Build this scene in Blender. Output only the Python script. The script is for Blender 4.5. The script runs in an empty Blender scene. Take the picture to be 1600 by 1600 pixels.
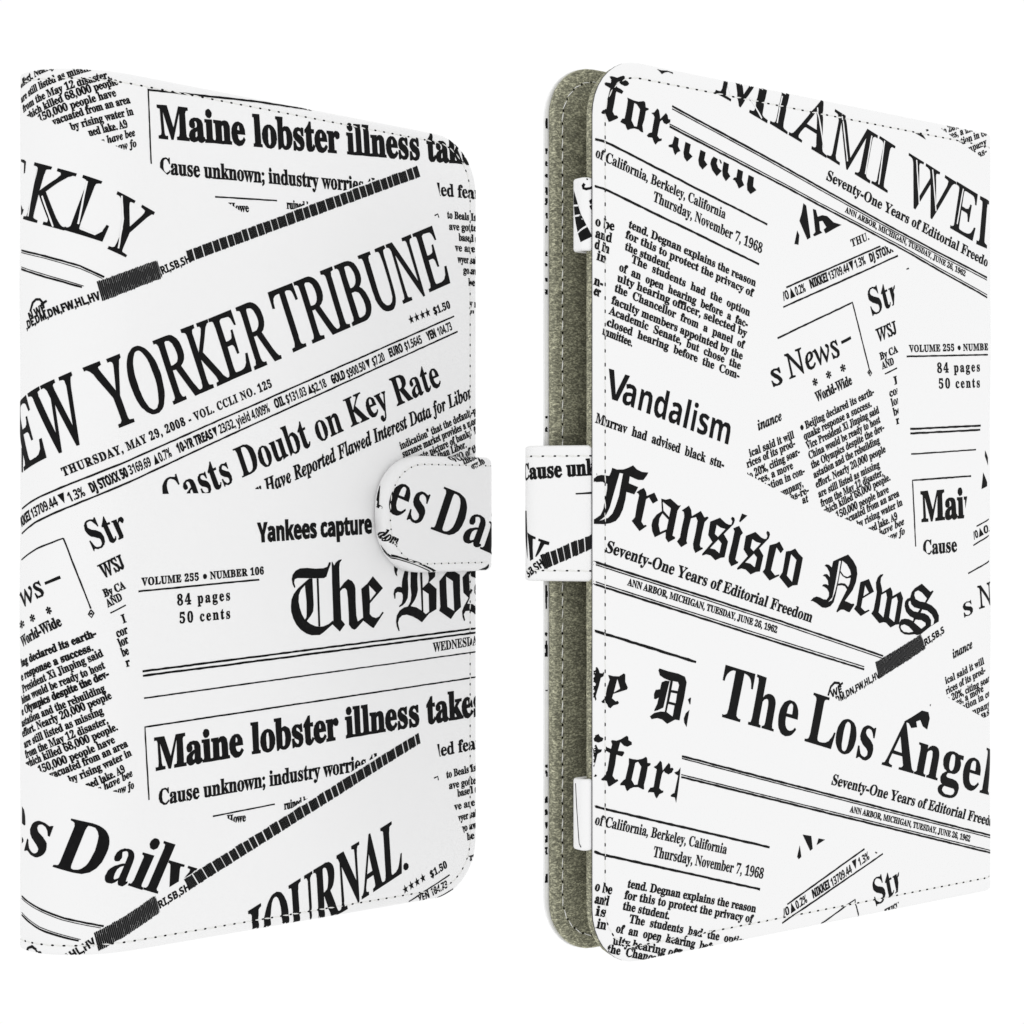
import bpy, math, random
from math import *
from mathutils import Vector
from mathutils.geometry import tessellate_polygon
random.seed(7)
SC = bpy.context.scene
COL = SC.collection
MM = 0.001
# ------------------------------------------------------------------ camera, world, lamps, exposure
CAMF=2900.0/1600.0          # focal length in image widths
HALF=102.5                  # half the height of a case, mm
class Surf:
    """A strip of sheet material: a vertical extrusion of a flat path seen from above.
    s runs to the right as one looks at it, v runs up (0 = mid height), off = out of the sheet."""
    def __init__(self, org, rot, start, head, segs, w, shear=0.0, s0=0.0, z0=0.0):
        self.org=org; self.rot=radians(rot); self.w=w; self.shear=shear; self.s0=s0; self.z0=z0
        self.sg=[]; x,y=start; a=radians(head); u=0.0
        for ln,turn in segs:
            t=radians(turn)*(-w); self.sg.append((u,ln,x,y,a,t))
            if abs(t)<1e-9: x+=ln*cos(a); y+=ln*sin(a)
            else:
                R=ln/t; x+=R*(sin(a+t)-sin(a)); y-=R*(cos(a+t)-cos(a)); a+=t
            u+=ln
        self.U=u
    def path(self,u):
        for (u0,ln,x,y,a,t) in self.sg:
            if u<=u0+ln or (u0,ln,x,y,a,t)==self.sg[-1]:
                d=u-u0
                if abs(t)<1e-9: return x+d*cos(a), y+d*sin(a), a
                k=t/ln; b=a+k*d
                return x+(sin(b)-sin(a))/k, y-(cos(b)-cos(a))/k, b
    lift=0.0
    def loc(self,u,v,off):
        z1=0.0
        if self.lift and u>140:
            t=min(1.0,(u-140)/22.0); t=t*t*(3-2*t); v*=1-0.005*t; z1=self.lift*t
        x,y,a=self.path(u); n=a+self.w*pi/2
        return (x+off*cos(n), y+off*sin(n), v+HALF+self.z0+self.shear*u+z1)
    def u_of_s(self,s): return (-s if self.w>0 else s)+self.s0
    def s_of_u(self,u): return (-(u-self.s0) if self.w>0 else u-self.s0)

L_ORG=(-9.6,507.0); L_ROT=42.8
R_ORG=(18.3,415.0); R_ROT=38.3
PI_=3.141592653589793
def arc(R,deg): return (R*deg*PI_/180,deg)
S_LC=Surf(L_ORG,L_ROT,(0,0),180,[(107.0,0),arc(22,43.5),arc(15.0,50),arc(3.0,86.5),(118,0)],1,shear=0.010,z0=-1.2)
S_RC=Surf(R_ORG,R_ROT,(0,0),0,[(139.4,0),arc(7.0,180),(142.9,0)],-1)
S_LS=Surf(L_ORG,L_ROT,(-36.3,-4.6),0,[(36.4,0),arc(2.6,90),(9,0),arc(3.0,40),(4,0)],-1,z0=-0.55)
S_RS=Surf(R_ORG,R_ROT,(0.3,0.76),126.45,[(12.8,0),arc(3.6,126.45),(26,0)],1,z0=-0.3)
S_TA=Surf(R_ORG,R_ROT,(8,5.4),180,[(8.7,0),arc(1.5,90),(1.6,0),arc(1.5,90),(2,0)],-1,z0=66.7)
S_TB=Surf(R_ORG,R_ROT,(8,5.4),180,[(8.7,0),arc(1.5,90),(1.6,0),arc(1.5,90),(2,0)],-1,z0=-67.8)
S_FR=Surf(R_ORG,R_ROT,(3.0,13.4),180,[(6.4,0),arc(0.35,90),(.4,0)],-1)
S_RC.lift=0.8

cam = bpy.data.cameras.new("camera")
cam.sensor_width = 36.0
cam.lens = 36.0 * CAMF
cam.clip_start = 0.01
cam.clip_end = 50.0
camo = bpy.data.objects.new("camera", cam)
COL.objects.link(camo)
camo.location = (0, 0, HALF * MM)
camo.rotation_euler = (radians(90), 0, 0)
SC.camera = camo
w = bpy.data.worlds.new("World"); SC.world = w; w.use_nodes = True
bg = w.node_tree.nodes["Background"]
bg.inputs[0].default_value = (1.0, 1.0, 1.0, 1.0)      # the white light tent the cases hang in
bg.inputs[1].default_value = 1.0
def area(name, loc, target, size, power):
    d = bpy.data.lights.new(name, 'AREA'); d.shape = 'SQUARE'; d.size = size; d.energy = power
    o = bpy.data.objects.new(name, d); COL.objects.link(o); o.location = loc
    o.rotation_euler = (Vector(target) - Vector(loc)).to_track_quat('-Z', 'Y').to_euler()
area("softbox_high_left", (-0.75, -0.25, 0.95), (0, 0.45, 0.10), 0.5, 0.5)
area("softbox_right", (0.9, -0.35, 0.45), (0.05, 0.45, 0.10), 0.6, 0.7)
vs = SC.view_settings
vs.view_transform = 'Standard'; vs.look = 'None'; vs.exposure = 0.02; vs.gamma = 1.0
# ------------------------------------------------------------------ materials
def new_mat(name):
    m = bpy.data.materials.new(name); m.use_nodes = True
    nt = m.node_tree; return m, nt, nt.nodes["Principled BSDF"]
def link(nt, a, b): nt.links.new(a, b)
def leather(name, col, rough, bump, spec=0.4):
    m, nt, p = new_mat(name)
    p.inputs['Base Color'].default_value = (*col, 1); p.inputs['Roughness'].default_value = rough
    p.inputs['Specular IOR Level'].default_value = spec
    tc = nt.nodes.new('ShaderNodeTexCoord')
    v = nt.nodes.new('ShaderNodeTexVoronoi'); v.inputs['Scale'].default_value = 1700
    n = nt.nodes.new('ShaderNodeTexNoise'); n.inputs['Scale'].default_value = 60; n.inputs['Detail'].default_value = 3
    link(nt, tc.outputs['Object'], v.inputs['Vector']); link(nt, tc.outputs['Object'], n.inputs['Vector'])
    ad = nt.nodes.new('ShaderNodeMath'); ad.operation = 'MULTIPLY_ADD'; ad.inputs[1].default_value = 3.0
    link(nt, n.outputs[0], ad.inputs[0]); link(nt, v.outputs['Distance'], ad.inputs[2])
    b = nt.nodes.new('ShaderNodeBump'); b.inputs['Strength'].default_value = bump; b.inputs['Distance'].default_value = 0.00008
    link(nt, ad.outputs[0], b.inputs['Height']); link(nt, b.outputs[0], p.inputs['Normal'])
    return m, nt, p, n
M_WHITE, nt, p, n = leather("white_faux_leather", (0.868, 0.868, 0.87), 0.5, 0.12, 0.25)
M_INK, nt, p, n = leather("black_print", (0.012, 0.012, 0.013), 0.55, 0.12, 0.08)
mx = nt.nodes.new('ShaderNodeMix'); mx.data_type = 'RGBA'
nn = nt.nodes.new('ShaderNodeTexNoise'); nn.inputs['Scale'].default_value = 900
tcc = nt.nodes.new('ShaderNodeTexCoord'); link(nt, tcc.outputs['Object'], nn.inputs['Vector'])
mx.inputs['A'].default_value = (0.002, 0.002, 0.0022, 1); mx.inputs['B'].default_value = (0.009, 0.009, 0.0095, 1)
link(nt, nn.outputs[0], mx.inputs['Factor']); link(nt, mx.outputs['Result'], p.inputs['Base Color'])
M_INKGREY, _, _, _ = leather("worn_black_print", (0.075, 0.075, 0.076), 0.5, 0.12, 0.18)
M_THREAD, _, p, _ = leather("white_thread", (0.80, 0.80, 0.78), 0.75, 0.0, 0.1)
M_HOLE, _, p, _ = leather("needle_hole", (0.01, 0.01, 0.01), 0.9, 0.0, 0.0)
M_TRIM, _, p, _ = leather("dark_edge_paint", (0.03, 0.028, 0.035), 0.5, 0.0, 0.2)
def suede():
    m, nt, p = new_mat("olive_suede")
    tc = nt.nodes.new('ShaderNodeTexCoord')
    def noise(scale, stretch, detail):
        mp = nt.nodes.new('ShaderNodeMapping'); mp.inputs['Scale'].default_value = stretch
        n = nt.nodes.new('ShaderNodeTexNoise'); n.inputs['Scale'].default_value = scale; n.inputs['Detail'].default_value = detail
        n.inputs['Roughness'].default_value = 0.7
        link(nt, tc.outputs['Object'], mp.inputs['Vector']); link(nt, mp.outputs[0], n.inputs['Vector']); return n
    big = noise(45, (1, 1, 1), 4); mid = noise(520, (1, 1, 2.4), 5); fine = noise(1500, (1, 1, 2.2), 2)
    r = nt.nodes.new('ShaderNodeValToRGB')
    r.color_ramp.elements[0].position = 0.35; r.color_ramp.elements[0].color = (0.095, 0.094, 0.07, 1)
    r.color_ramp.elements[1].position = 0.65; r.color_ramp.elements[1].color = (0.70, 0.69, 0.50, 1)
    e = r.color_ramp.elements.new(0.5); e.color = (0.235, 0.233, 0.172, 1)
    a = nt.nodes.new('ShaderNodeMath'); a.operation = 'MULTIPLY_ADD'; a.inputs[1].default_value = 0.33
    b = nt.nodes.new('ShaderNodeMath'); b.operation = 'MULTIPLY_ADD'; b.inputs[1].default_value = 0.62
    c = nt.nodes.new('ShaderNodeMath'); c.operation = 'MULTIPLY'; c.inputs[1].default_value = 0.05
    link(nt, big.outputs[0], c.inputs[0]); link(nt, mid.outputs[0], a.inputs[0]); link(nt, c.outputs[0], a.inputs[2])
    link(nt, fine.outputs[0], b.inputs[0]); link(nt, a.outputs[0], b.inputs[2]); link(nt, b.outputs[0], r.inputs[0])
    link(nt, r.outputs[0], p.inputs['Base Color']); p.inputs['Roughness'].default_value = 0.95
    p.inputs['Specular IOR Level'].default_value = 0.05
    p.inputs['Sheen Weight'].default_value = 0.25; p.inputs['Sheen Tint'].default_value = (0.8, 0.8, 0.6, 1)
    bp = nt.nodes.new('ShaderNodeBump'); bp.inputs['Strength'].default_value = 0.8; bp.inputs['Distance'].default_value = 0.0003
    link(nt, b.outputs[0], bp.inputs['Height']); link(nt, bp.outputs[0], p.inputs['Normal'])
    return m
M_SUEDE = suede()
# ------------------------------------------------------------------ objects
def mesh_obj(name, verts, faces, mat, parent, smooth=False):
    me = bpy.data.meshes.new(name)
    me.from_pydata([(x * MM, y * MM, z * MM) for x, y, z in verts], [], faces)
    me.materials.append(mat)
    if smooth:
        me.polygons.foreach_set('use_smooth', [True] * len(me.polygons))
    me.update()
    o = bpy.data.objects.new(name, me); COL.objects.link(o); o.parent = parent
    return o
def thing(S, label, cat, group):
    o = bpy.data.objects.new("tablet_case", None); COL.objects.link(o)
    o.location = (S.org[0] * MM, S.org[1] * MM, 0); o.rotation_euler = (0, 0, S.rot)
    o['label'] = label; o['category'] = cat; o['group'] = group
    return o
# edge shapes: (half height, corner radius, edge rounding radius, stitch inset, groove depth, slack depth)
class Edge:
    def __init__(s, S, half, rc, r, ds, groove, u0=0.0, wall=0.02, open0=False): 
        s.S = S; s.half = half; s.rc = rc; s.r = r; s.ds = ds; s.groove = groove; s.u0 = u0; s.wall = wall; s.open0 = open0
    def d(s, u, v):
        u -= s.u0; a = abs(v)
        if s.open0: return s.half - a
        if u < s.rc and a > s.half - s.rc: return s.rc - hypot(s.rc - u, a - (s.half - s.rc))
        return min(u, s.half - a)
    def drop(s, d):
        z = 0.0
        if d < s.r:
            q = s.r - max(d, 0.0); z = s.r - sqrt(max(s.r * s.r - q * q, 0))
        if d < 0: z = s.r - d * 1.0
        if s.groove: z += s.groove * exp(-((d - s.ds) / 0.55) ** 2)
        return z
def wave(x, y):
    return 0.10*sin(x*.11+1.3)*sin(y*.083+.4) + 0.05*sin(x*.31+y*.17)
def bend(E, u, v):
    if E.half < 50: return 0.0
    """the gentle unevenness of the sheet"""
    q = min(1.0, max(0.0, E.d(u, v) - 9.3) / 18.0)
    return wave(u, v) * q * q * (3 - 2 * q)
def ring(half, rc, u0, u1, d, us, n=9):
    """closed rounded rectangle in (u, v), inset by d; mirrored top / bottom halves"""
    top = []
    nv = 28
    for i in range(nv): top.append((u0 + d, (half - rc) * i / nv))
    for i in range(n + 1):
        a = pi - (pi / 2) * i / n
        top.append((u0 + rc + (rc - d) * cos(a), half - rc + (rc - d) * sin(a)))
    for u in us:
        if u0 + rc + .2 < u < u1 - rc - .2: top.append((u, half - d))
    for i in range(n + 1):
        a = pi / 2 - (pi / 2) * i / n
        top.append((u1 - rc + (rc - d) * cos(a), half - rc + (rc - d) * sin(a)))
    for i in range(nv - 1, -1, -1): top.append((u1 - d, (half - rc) * i / nv))
    bot = [(u, -v) for u, v in top[1:-1]]
    return top + bot[::-1]
NR = 48
def slab(name, E, u0, u1, prof, us, mat, parent, rough=0.0, uneven=True):
    S = E.S; V = []; F = []; rings = []
    for d, off in prof:
        pts = ring(E.half, E.rc, u0, u1, d, us); idx = []
        for u, v in pts:
            o = off + (bend(E, u, v) if uneven else 0)
            jd = random.uniform(-rough, rough) if rough else 0
            V.append(S.loc(u, v, o + jd)); idx.append(len(V) - 1)
        rings.append(idx)
    n = len(rings[0])
    for a, b in zip(rings, rings[1:]):
        for i in range(n):
            j = (i + 1) % n; F.append((a[i], a[j], b[j], b[i]))
    T_ = (n + 2) // 2
    def fill(r, off, d):
        m = n
        # rows between the mirrored halves, cut into six so that the sheet can be uneven
        pts = ring(E.half, E.rc, u0, u1, d, us)
        cols = []
        for i in range(28, T_ - 28):
            k = (m - i) % m
            a, b = r[i], r[k]
            if a == b: cols.append([a] * (NR + 1)); continue
            (ua, va), (ub, vb) = pts[i], pts[k]
            c = [a]
            for q in range(1, NR):
                t = q / NR; u = ua + (ub - ua) * t; v = va + (vb - va) * t
                V.append(S.loc(u, v, off + (bend(E, u, v) if uneven else 0))); c.append(len(V) - 1)
            c.append(b); cols.append(c)
        for c1, c2 in zip(cols, cols[1:]):
            for q in range(NR):
                f = []
                for x in (c1[q], c2[q], c2[q + 1], c1[q + 1]):
                    if x not in f: f.append(x)
                if len(f) > 2: F.append(tuple(f))
    fill(rings[0], prof[0][1], prof[0][0]); fill(rings[-1], prof[-1][1], prof[-1][0])
    o = mesh_obj(name, V, F, mat, parent, smooth=True)
    import bmesh
    bm = bmesh.new(); bm.from_mesh(o.data); bmesh.ops.recalc_face_normals(bm, faces=bm.faces); bm.to_mesh(o.data); bm.free()
    return o
def skin_profile(E, t, back=0.5):
    p = [(9.0, 0.0)]
    for d in (6.5, 5.5, 4.9, 4.4, 4.0, 3.6, 3.2, 2.8, 2.4, 2.0, 1.6, 1.3, 1.0, .75, .5, .32, .18, .07, 0.0):
        if d < E.rc: p.append((d, -E.drop(d)))
    p += [(0.0, -t + 0.1), (0.05, -t + 0.03), (0.2, -t), (9.0 if E.rc > 9 else E.rc * .8, -t)]
    if E.rc <= 9: p[0] = (E.rc * .8, 0.0)
    return p
# ------------------------------------------------------------------ printed lettering: outlines of the letters, drawn flat and laid on the sheet
GLY = {}
CH = ''.join(chr(c) for c in range(35, 127) if chr(c) not in "\\'\"`")
NB = len(CH); IDX = {c: i for i, c in enumerate(CH)}
def dec(s):
    v = []
    for i in range(0, len(s), 2): v.append((IDX[s[i]] * NB + IDX[s[i + 1]]) / 1000.0 - 0.6)
    return [(v[i], v[i + 1]) for i in range(0, len(v), 2)]
RAW = {
'B0':(0.559,'-u*]-:*c,e*r,;+1+u+T+Z,%+G,Y+9-:+2-}+/.k+2/W+90>+G0z+Z1R+u1~,;2E,e2_-;2o-v2t.Q2o/&2_/O2E/q1~001Q0D0z0R0=0Z/V0^.j0Z-|0R-:0D,X00,%/q+T/N+1/%*r.P*c -u+D.;+M.S+j.e,;.p-,.s-Y.v.j.s/y.p0K.e1;.S1i.;2(-v21-S2(-:1i-*1;,~0t,v/y,t/F,t.1,v-Y,~,_-*,;-:+j-R+M'),
'B1':(0.559,'+p*h+p+B,i+B-$+E-4+P-;+]-@,*-@1d,l1,,@0b,,0V+s0S+[0X+H0i+91/+71D+d1R,<1k,Y1}-g2n.~2n.~,*/$+i/-+S/<+F/V+B0N+B0N*h'),
'B2':(0.559,'+0*h+0+v,m-Y-8.(-X.M-s.q.,/6.;/T.F/t.R0W.S0{.Q1C.J1_.>1u..2)-v22-_25-?20-(1},r1e,f1A,^0q,[0:,70<+t0D+W0P+D0e+80~+41D+71[+?1t+M2.+b2A+z2R,=2a,b2l-02r-_2t.J2o/*2_/W2F/y2#021U081$070i0,0:/n/f/[/K/+.l.g.J-r-U,6+}.o+}/(,#/I,4/b,S/q--0Q--0L*h'),
'B4':(0.559,',j*h,j+B-A+C-g+O-t+[-|+q.#,1.#,p*u,p*u-R.+2j/^2j/^-W0n-W0n,p/^,p/^,1/b+q/j+[/w+O0@+C0e+B0e*h +b-W.#-W.#/t.%0Z.+1d-k1--50+'),
'B5':(0.559,'-P*],|*_,R*f,1*o+q*|+Y+0+I+A+7+j+7,8+?,J+K,W+q,h,,,j,-,U,6,0,?+y,Y+[,m+Q-(+K-A+I-m+O.6+e.E+v.R,0.[,J.c,l.e-7.a-g.S.1.@.N.$.d-].p-4.t,b.r+y.b+I.t+k2j0%2j0+0f/K0f/>1=/)1Q.p1S,P1S,@/L,T/R-+/Y-U/[.D/U/)/C/^/$0+.U0B-z0J-70G,i0@,C02+~/|+c/g+I/M+5/3+$.r*t.R*j-p*^'),
'B6':(0.559,'.&*]-Q*b-$*n,W+&,4+D+r+k+Y,>+H,w+=-]+:.L+</)+B/^+K04+Y0d+m13,&1Y,@1|,_2=-&2S-M2f-y2q.L2t.v2r/>2m/[2d/t2W0,2J0:2:0I1r0H1I0?17001&/u0t/T0m/,0j/*17.}1_.n1~.[22.C27-y2/-X1t->1K-*0r,w0/,p/:-6/L-e/Z.F/a/%/Y/V/G0%/)0D.X0V.%0]-B0V,X0B+y/}+F/M*|.o*e .*+E.B+I.V+W.h+o.u,3.|,^/#-8.|-k.t.8.f.V.R.l.<.y-|.}-j.{-A.n,{.V,p.K,r-p,v-=,|,o-*,J-5,,-L+d-h+L'),
'B7':(0.559,',Y*h/X1T,]1T,>1N,+1=+}0|+w0H+90H+>2j0_2j0_27-U*h'),
'B8':(0.559,'-n*]-8*a,e*j,<*x+v+0+Y+G+E+e+7,(+.,H++,l+/-:+=-^+S-}+s.<,<.T,g.m,@/*+|/E+d/c+P0&+F0I+B0p+D14+L1Q+X1o+l2.,)2E,H2X,p2h-C2q-z2t.b2n/<2]/g2@0*1x0<1L0B0w0>0P0200/y/q/[/X/;/B.o/,/J.j/w.J0;.+0P-e0^-?0c,s0Z,70C+a/y+7/D*u._*d .0/N.F/^.X/p.h0(.q0>.v0X.w11.n1U.Y1v.>20-t28-Y24-D2*-31s-&1Z,z1?,x0|,{0Z-)0?-90*-N/r-k/a -s+<.8+@.S+L.l+a.|+{/,,>//,b/+-%.{-A.h-X.J-p.$.,-O.C-:.3,r-f,e-K,]-.,Y,h,],B,i+},z+c-6+L-Q+@'),
'B9':(0.559,'->*],t*_,R*e,7*n+k+.+S+P+L+v+O,/+X,@+i,L,#,T,/,8,=+y,N+c,e+P-#+E-C+B-t+N.?+r.[,Q.p-J.y.Y.i.G.>.(.$-y-d-r-B-p,g-v,6.-+i.J+H.u+6/M+002+30b+<11+K1W+c1{+}2<,A2S,h2f-62q-e2t.92p.f2d/22O/U23/t1j021;0D0_0N/y0R/-0P.P0K-x0B-E05,q0#,E/j+y/O+V/2+9.j*}.B*l-q*a -o.^.>.g.a/#.y/G.u0<.l0{.Z1O.E1p.-2)-k2/-N2*-81w-&1_,t1=,m0m,j08,t/C-9.o'),
'BA':(0.65,'*Y*h*Y+(*m+*+0+:+=+I+V+~.52T.P2S13,51O+S1j+31z++22+(22*h.W*h.W+(/++-/F+:/O+Q/H+q.|,{,N,{,)+x+~+U,++<,C+-,t+(,t*h ,^-J.l-J-d0+'),
'BB':(0.659,'+$*h+$+&+C+*+Z+2+l+=+v+N+|+i+~,.+~0w+}16+v1^+k1r+Y1}+92*+#2++#2D.J2D/O2>0@2+0v1g1;191E0Z1?0,1+/a0e/@06/)/T.t0B.a0z.E1G-}1_-Q1h,z1_,?1G+i0z+A0Z+.07*z/j*p/<*j.f*h -l.{.J.~.q/./1/?/C/X/M/~/Q0R/N0}/G1D/:1^/&1q.h1{.D2#.(1|-u1q-m1S-l1= .L+1.u+5/9+A/O+V/^+v/h,B/k,u/g-L/Y-u/E.7/).J.Z.V-l.Z-l+p-o+Q-y+?./+4'),
'BC':(0.697,'/&*V.@*[-_*l-&++,Q+M,(+y+b,P+H-/+9-n+4.V+9/?+H/~+c0Z,)13,R1]-)2%-b2?.C2N/+2S/[2O082B1)2(182%1N2+1^2:1i2S2(2S2(/v1j/v1N0U1/1-0d1U091u/f2,/422.L2$-t1W-N0r-8/p-1.S-9-?-Q,D-{+b.X+</G+0/q+30>+>0g+O12+j1U,-1w,R28,81g+]12+20R*p/n*]'),
'BD':(0.738,'++*h+++&+G+*+]+0+m+9+v+H+{+_+}+~+}1#+{1G+t1c+i1s+W1~+@2)*~2+*~2D.L2D/72@/w260S2#1*1g1S1E1v0z250L2H/t2S/:2W.U2I-41y,.1/+C0#*v.V*h .M+1/0+9/b+S0,,#0<,E0I,n0S-A0X-w0Z.W0R/m0<0j/q1K/91r.N1~.&1x-q1c-l14-l+z-q+L.&+7'),
'BE':(0.658,'*}*h*}+%+B+(+Z+.+l+9+w+I+}+c,#,(,#0w+}1B+v1_+k1r+Y1}+B2)+$2++$2D1I2D1I0,120,1$0f0k160J1T/|1j/D1v.[1z.,1v-r1e-m19-m.r.K.v.m/%/+/9/>/U/L/}/V0R/p0R/p,f/U,f/P-0/I-O/?-k/3.#.~.4.j.@.Q.G.6.L-m.M-m+s-s+K-{+A.@+7.Y+6/.+8/W+=/}+G0B+T0a+h0z,#15,?1I,c1[-01y-01N*h'),
'BF':(0.602,'+#*h+#+&+C+++Z+3+l+?+v+P+|+k+~,1+~1$+|1E+u1^+k1o+X1z+A2%*}2+*}2D1A2D1A0,1)0,0|0R0q0u0c150O1K091]/y1k/U1t/.1y.X1{.,1y-q1l-l1H-l.t.E.x.h/(/%/;/9/W/G0#/P0T/m0T/m,f/Q,f/H-@/:-k/&.,.i.@.E.K-l.O-l,,-m+q-u+M.%+;.:+0.L++/&+&/&*h'),
'BG':(0.756,'/8*W.L*]-h*m--+*,U+K,++w+e,M+J-,+;-m+6.W+;/A+J0$+e0],+14,T1^-+2%-b2?.B2N/(2S/^2O0<2C1+2)1G2*1S221i2S2)2S2)/u1j/u1X0A1F0f101+0s1G0V1_0:1s/w2&/W2//722.O2$-w1X-Q0r-;/r-4.U-6-t-<-=-F,h-U,<-i+s.4+D.f+)/C*{/g*}0%+*08+50D+F0L+]0N+y0N,t0L-50E-J0:-X0(-d/i-j/C-l/C.)3..)3.-l2l-j2T-d2F-Y2=-K28-626,u26+81[*~1%*n0J*b/o*Y'),
'BH':(0.779,'+#*h+#+&+C+*+Z+1+l+<+v+M+|+g+~,,+~1++|1H+v1_+k1p+Z1{+C2&+$2++$2D.l2D.l2+.A2$-}1r-s1c-m1A-l1+-l.y0M.y0M1+0J1S0=1r0-1|/M2+/M2D382D382+2t2&2[1{2L1q2C1a2=1I2;1+2;,,2=+i2C+O2L+>2]+22u+*38+&38*h/M*h/M+&/m+*0*+10:+;0E+K0K+e0M,,0M.K-l.K-l,,-n+g-t+M-~+<.3+1.K+*.l+&.l*h'),
'BI':(0.388,'*|*h*|+&+?+,+W+3+j+=+v+L+}+c,#,#,#17+}1R+w1h+m1u+[1~+B2(*|2+*|2D.p2D.p2+.N2(.61~.%1u-v1h-o1R-m17-m,&-o+f-t+O-~+?.4+4.X+*.r+&.r*h'),
'BJ':(0.492,',V)_,7)b+v)h+Y)q+B)~+.*2*y*E*m*Z*e*r*c+/*e+E*l+X*x+i+=+|+e+|+v+v,5+[,>+6,;*{,%*I,+*8,9*-,P**,h*-,y*4-)*A-1*S-7+--70t-612-/1X,~1m,l1y,D2(,*2+,*2D0#2D0#2+/T2$/51o/+1[/%14/$0t/$,8.w+?.[*W.0**-K)i'),
'BK':(0.76,'+$*h+$+&+D+*+[+1+m+<+w+M+}+g,#,,,#1++}1H+w1_+m1q+[1|+D2(+%2++%2D.m2D.m2+.B2$-~1r-t1c-n1A-m1+-m._0.0~0E1=0R1S0W1h0M1y012(/Z2+/Z2D2s2D2s2+2A2%1v1s1M1Z0~1:0Q0k/</Q2P+R2u+23/+*3J+&3J*h/K*h/K+&/r+(0/+,0<+50>+L0&+q.+.@-m.)-m,,-o+g-u+M.#+<.4+1.L+*.m+&.m*h'),
'BL':(0.635,'+#*h+#+&+C+*+Z+1+l+<+v+M+|+g+~,,+~1++|1I+v1b+k1q+Z1|+C2(+$2++$2D.x2D.x2+.I2(.$1u-u1e-m1B-l1+-l,/-n+c-y+D.,+;.I+7/2+8/[+>0#+H0C+W0_+l0x,*13,I1F,p1X-A1u-A1M*h'),
'BM':(0.944,'*}*h*}+&+@+*+X+1+k+<+v+L+}+f,#,*,#10+|1U+n1s+[1}+:2)*~2+*~2D-p2D0(-/2;2D5*2D5*2+4h2&4P1z4A1o461^401G4.1*4.,341+^4?+;4N+/4o+(5)+&5)*h1D*h1D+&1n+-22+=2@+_2C,02C1I/V*h/;*h,Q1:,Q,+,S+d,Z+I,h+9,z+/-7+)-W+&-W*h'),
'BN':(0.735,'1O*V,S0Y,S,),U+e,[+K,f+;,v+1-3+*-S+&-S*h+(*h+(+&+O+++o+:+y+K,#+n,$,),$19+M1u+C1~+(2++(2D-D2D1=-V1=1)1:1Q1,1q0w1{0=2+0=2D2j2D2j2+2I2(221|1~1q1u1a1o1G1m1(1m*V'),
'BO':(0.782,'/-*V.V*Y.(*d-V*s-.+,,d+E,@+e+~,,+f,R+P,}+B-N+9.#+6.U+9/-+B/[+P0.+f0X+~1#,A1G,e1f-/2$-X29.,2H.[2Q/42T/f2Q092H0f2:132%1X1h1{1I2=1&2V0Z2l012z/^3(/.3+.U3(.#2z-N2l,}2U,R2=,,1z+e1V+E11+,0b*s04*d/_*Y /3*z/s+,0G+R0l,:1$-:1,.U1*/81#/p0v0E0i0q0V19021i/a2)/,22.G2$-s1X-N0r-:/r-3.U-5-t-;-<-D,h-R,<-e+s..+C.Y+('),
'BP':(0.622,'+#*h+#+&+C+*+Z+1+l+<+v+M+|+g+~,,+~1++|1H+v1_+k1p+Z1{+C2&+$2++$2D.@2D/42B/s2:0D2-0f1w1$1b1;1G1K1*1U0d1X0>1Q/d1</50t.j0A.K/].:.l.4-l.4-l,,-n+g-t+M-~+<.3+1.K+*.l+&.l*h -l.X...X.Z.]/#.i/=.|/N/=/Y/e/]0:/Y0k/Q17/C1T/-1k.k1w.D1{.+1x-w1p-o1a-l1H'),
'BR':(0.704,'+#*h+#+&+C+*+Z+1+l+<+v+M+|+g+~,,+~1++|1H+v1_+k1p+Z1{+C2&+$2++$2D.E2D/$2B/X2=0,240R2(0u1s1C1N1]0|1f0B1_/o1L/E1-/#0].e0$.O1|+X2?+32P+*2k+&2k*h0H*h...>-l.>-l,,-n+g-t+M-~+<.3+1.K+*.l+&.l*h -l._.1._.b.d/-.p/I/)/^/G/k/o/o0D/b1:/91k.P1{.81z-w1n-q1b-l15'),
'BS':(0.581,'+M*V+M-F+l-F,#,^,<,&,Z+W-$+:-O+).&*~.J+&.j+1/&+C/:+Y/D+v/H,9/?,d/#-,.Q-I-M-y,s.;,G.Z,%.|+k/D+[/m+W0>+Z0g+e1/+s1O,,1l,C2(,b2;-%2I-I2Q-p2T.@2Q.r2H/c24/~2<0-2T0I2T0I0+000+0$0O/r0q/_14/J1N/31f.v1w.Y2*.?21-~24-]21-A2(-+1t,u1_,k1G,h1-,k0o,t0X-&0E-;04-U/~-v/n.}/?/H/,/j.s0(.^0=.H0M.10Y-u0c-Z0i,|0f,Q0Y,,0H+e01+E/o+-/K*s.~*e.P*Z-{*W-G*Z-%*d,F*v,2*z+v*r+j*V'),
'BT':(0.63,',=*h,=+&,^+),x+0-/+;-:+L-A+g-C,,-C1~,c1y,71j+p1O+T1.+B0]+80)*x0)*x2D1Z2D1Z0(1A0(140h0v1>0O1b/y1w/11~/1,,/3+f/:+K/D+:/V+//q+)08+&08*h'),
'BU':(0.733,'.u*S.?*V-l*^-B*k,|*|,_+7,<+j,(,N+|-B+|1++z1H+t1_+i1p+X1{+A2&*~2+*~2D.j2D.j2+.>2$-z1r-q1c-k1A-j1+-j-+-n,N-y+}.0+Y.K+A.q+3/B+.0(+60Y+O0~+y18,X1?-H1?1*1=1G171_1,1o0v1z0[2&092+092D2b2D2b2+2E2%201x1}1m1u1[1p1E1n1*1n-k1k-/1d,T1U,(1C+[1-+=0k+$0H*m/{*_/L*V'),
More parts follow.
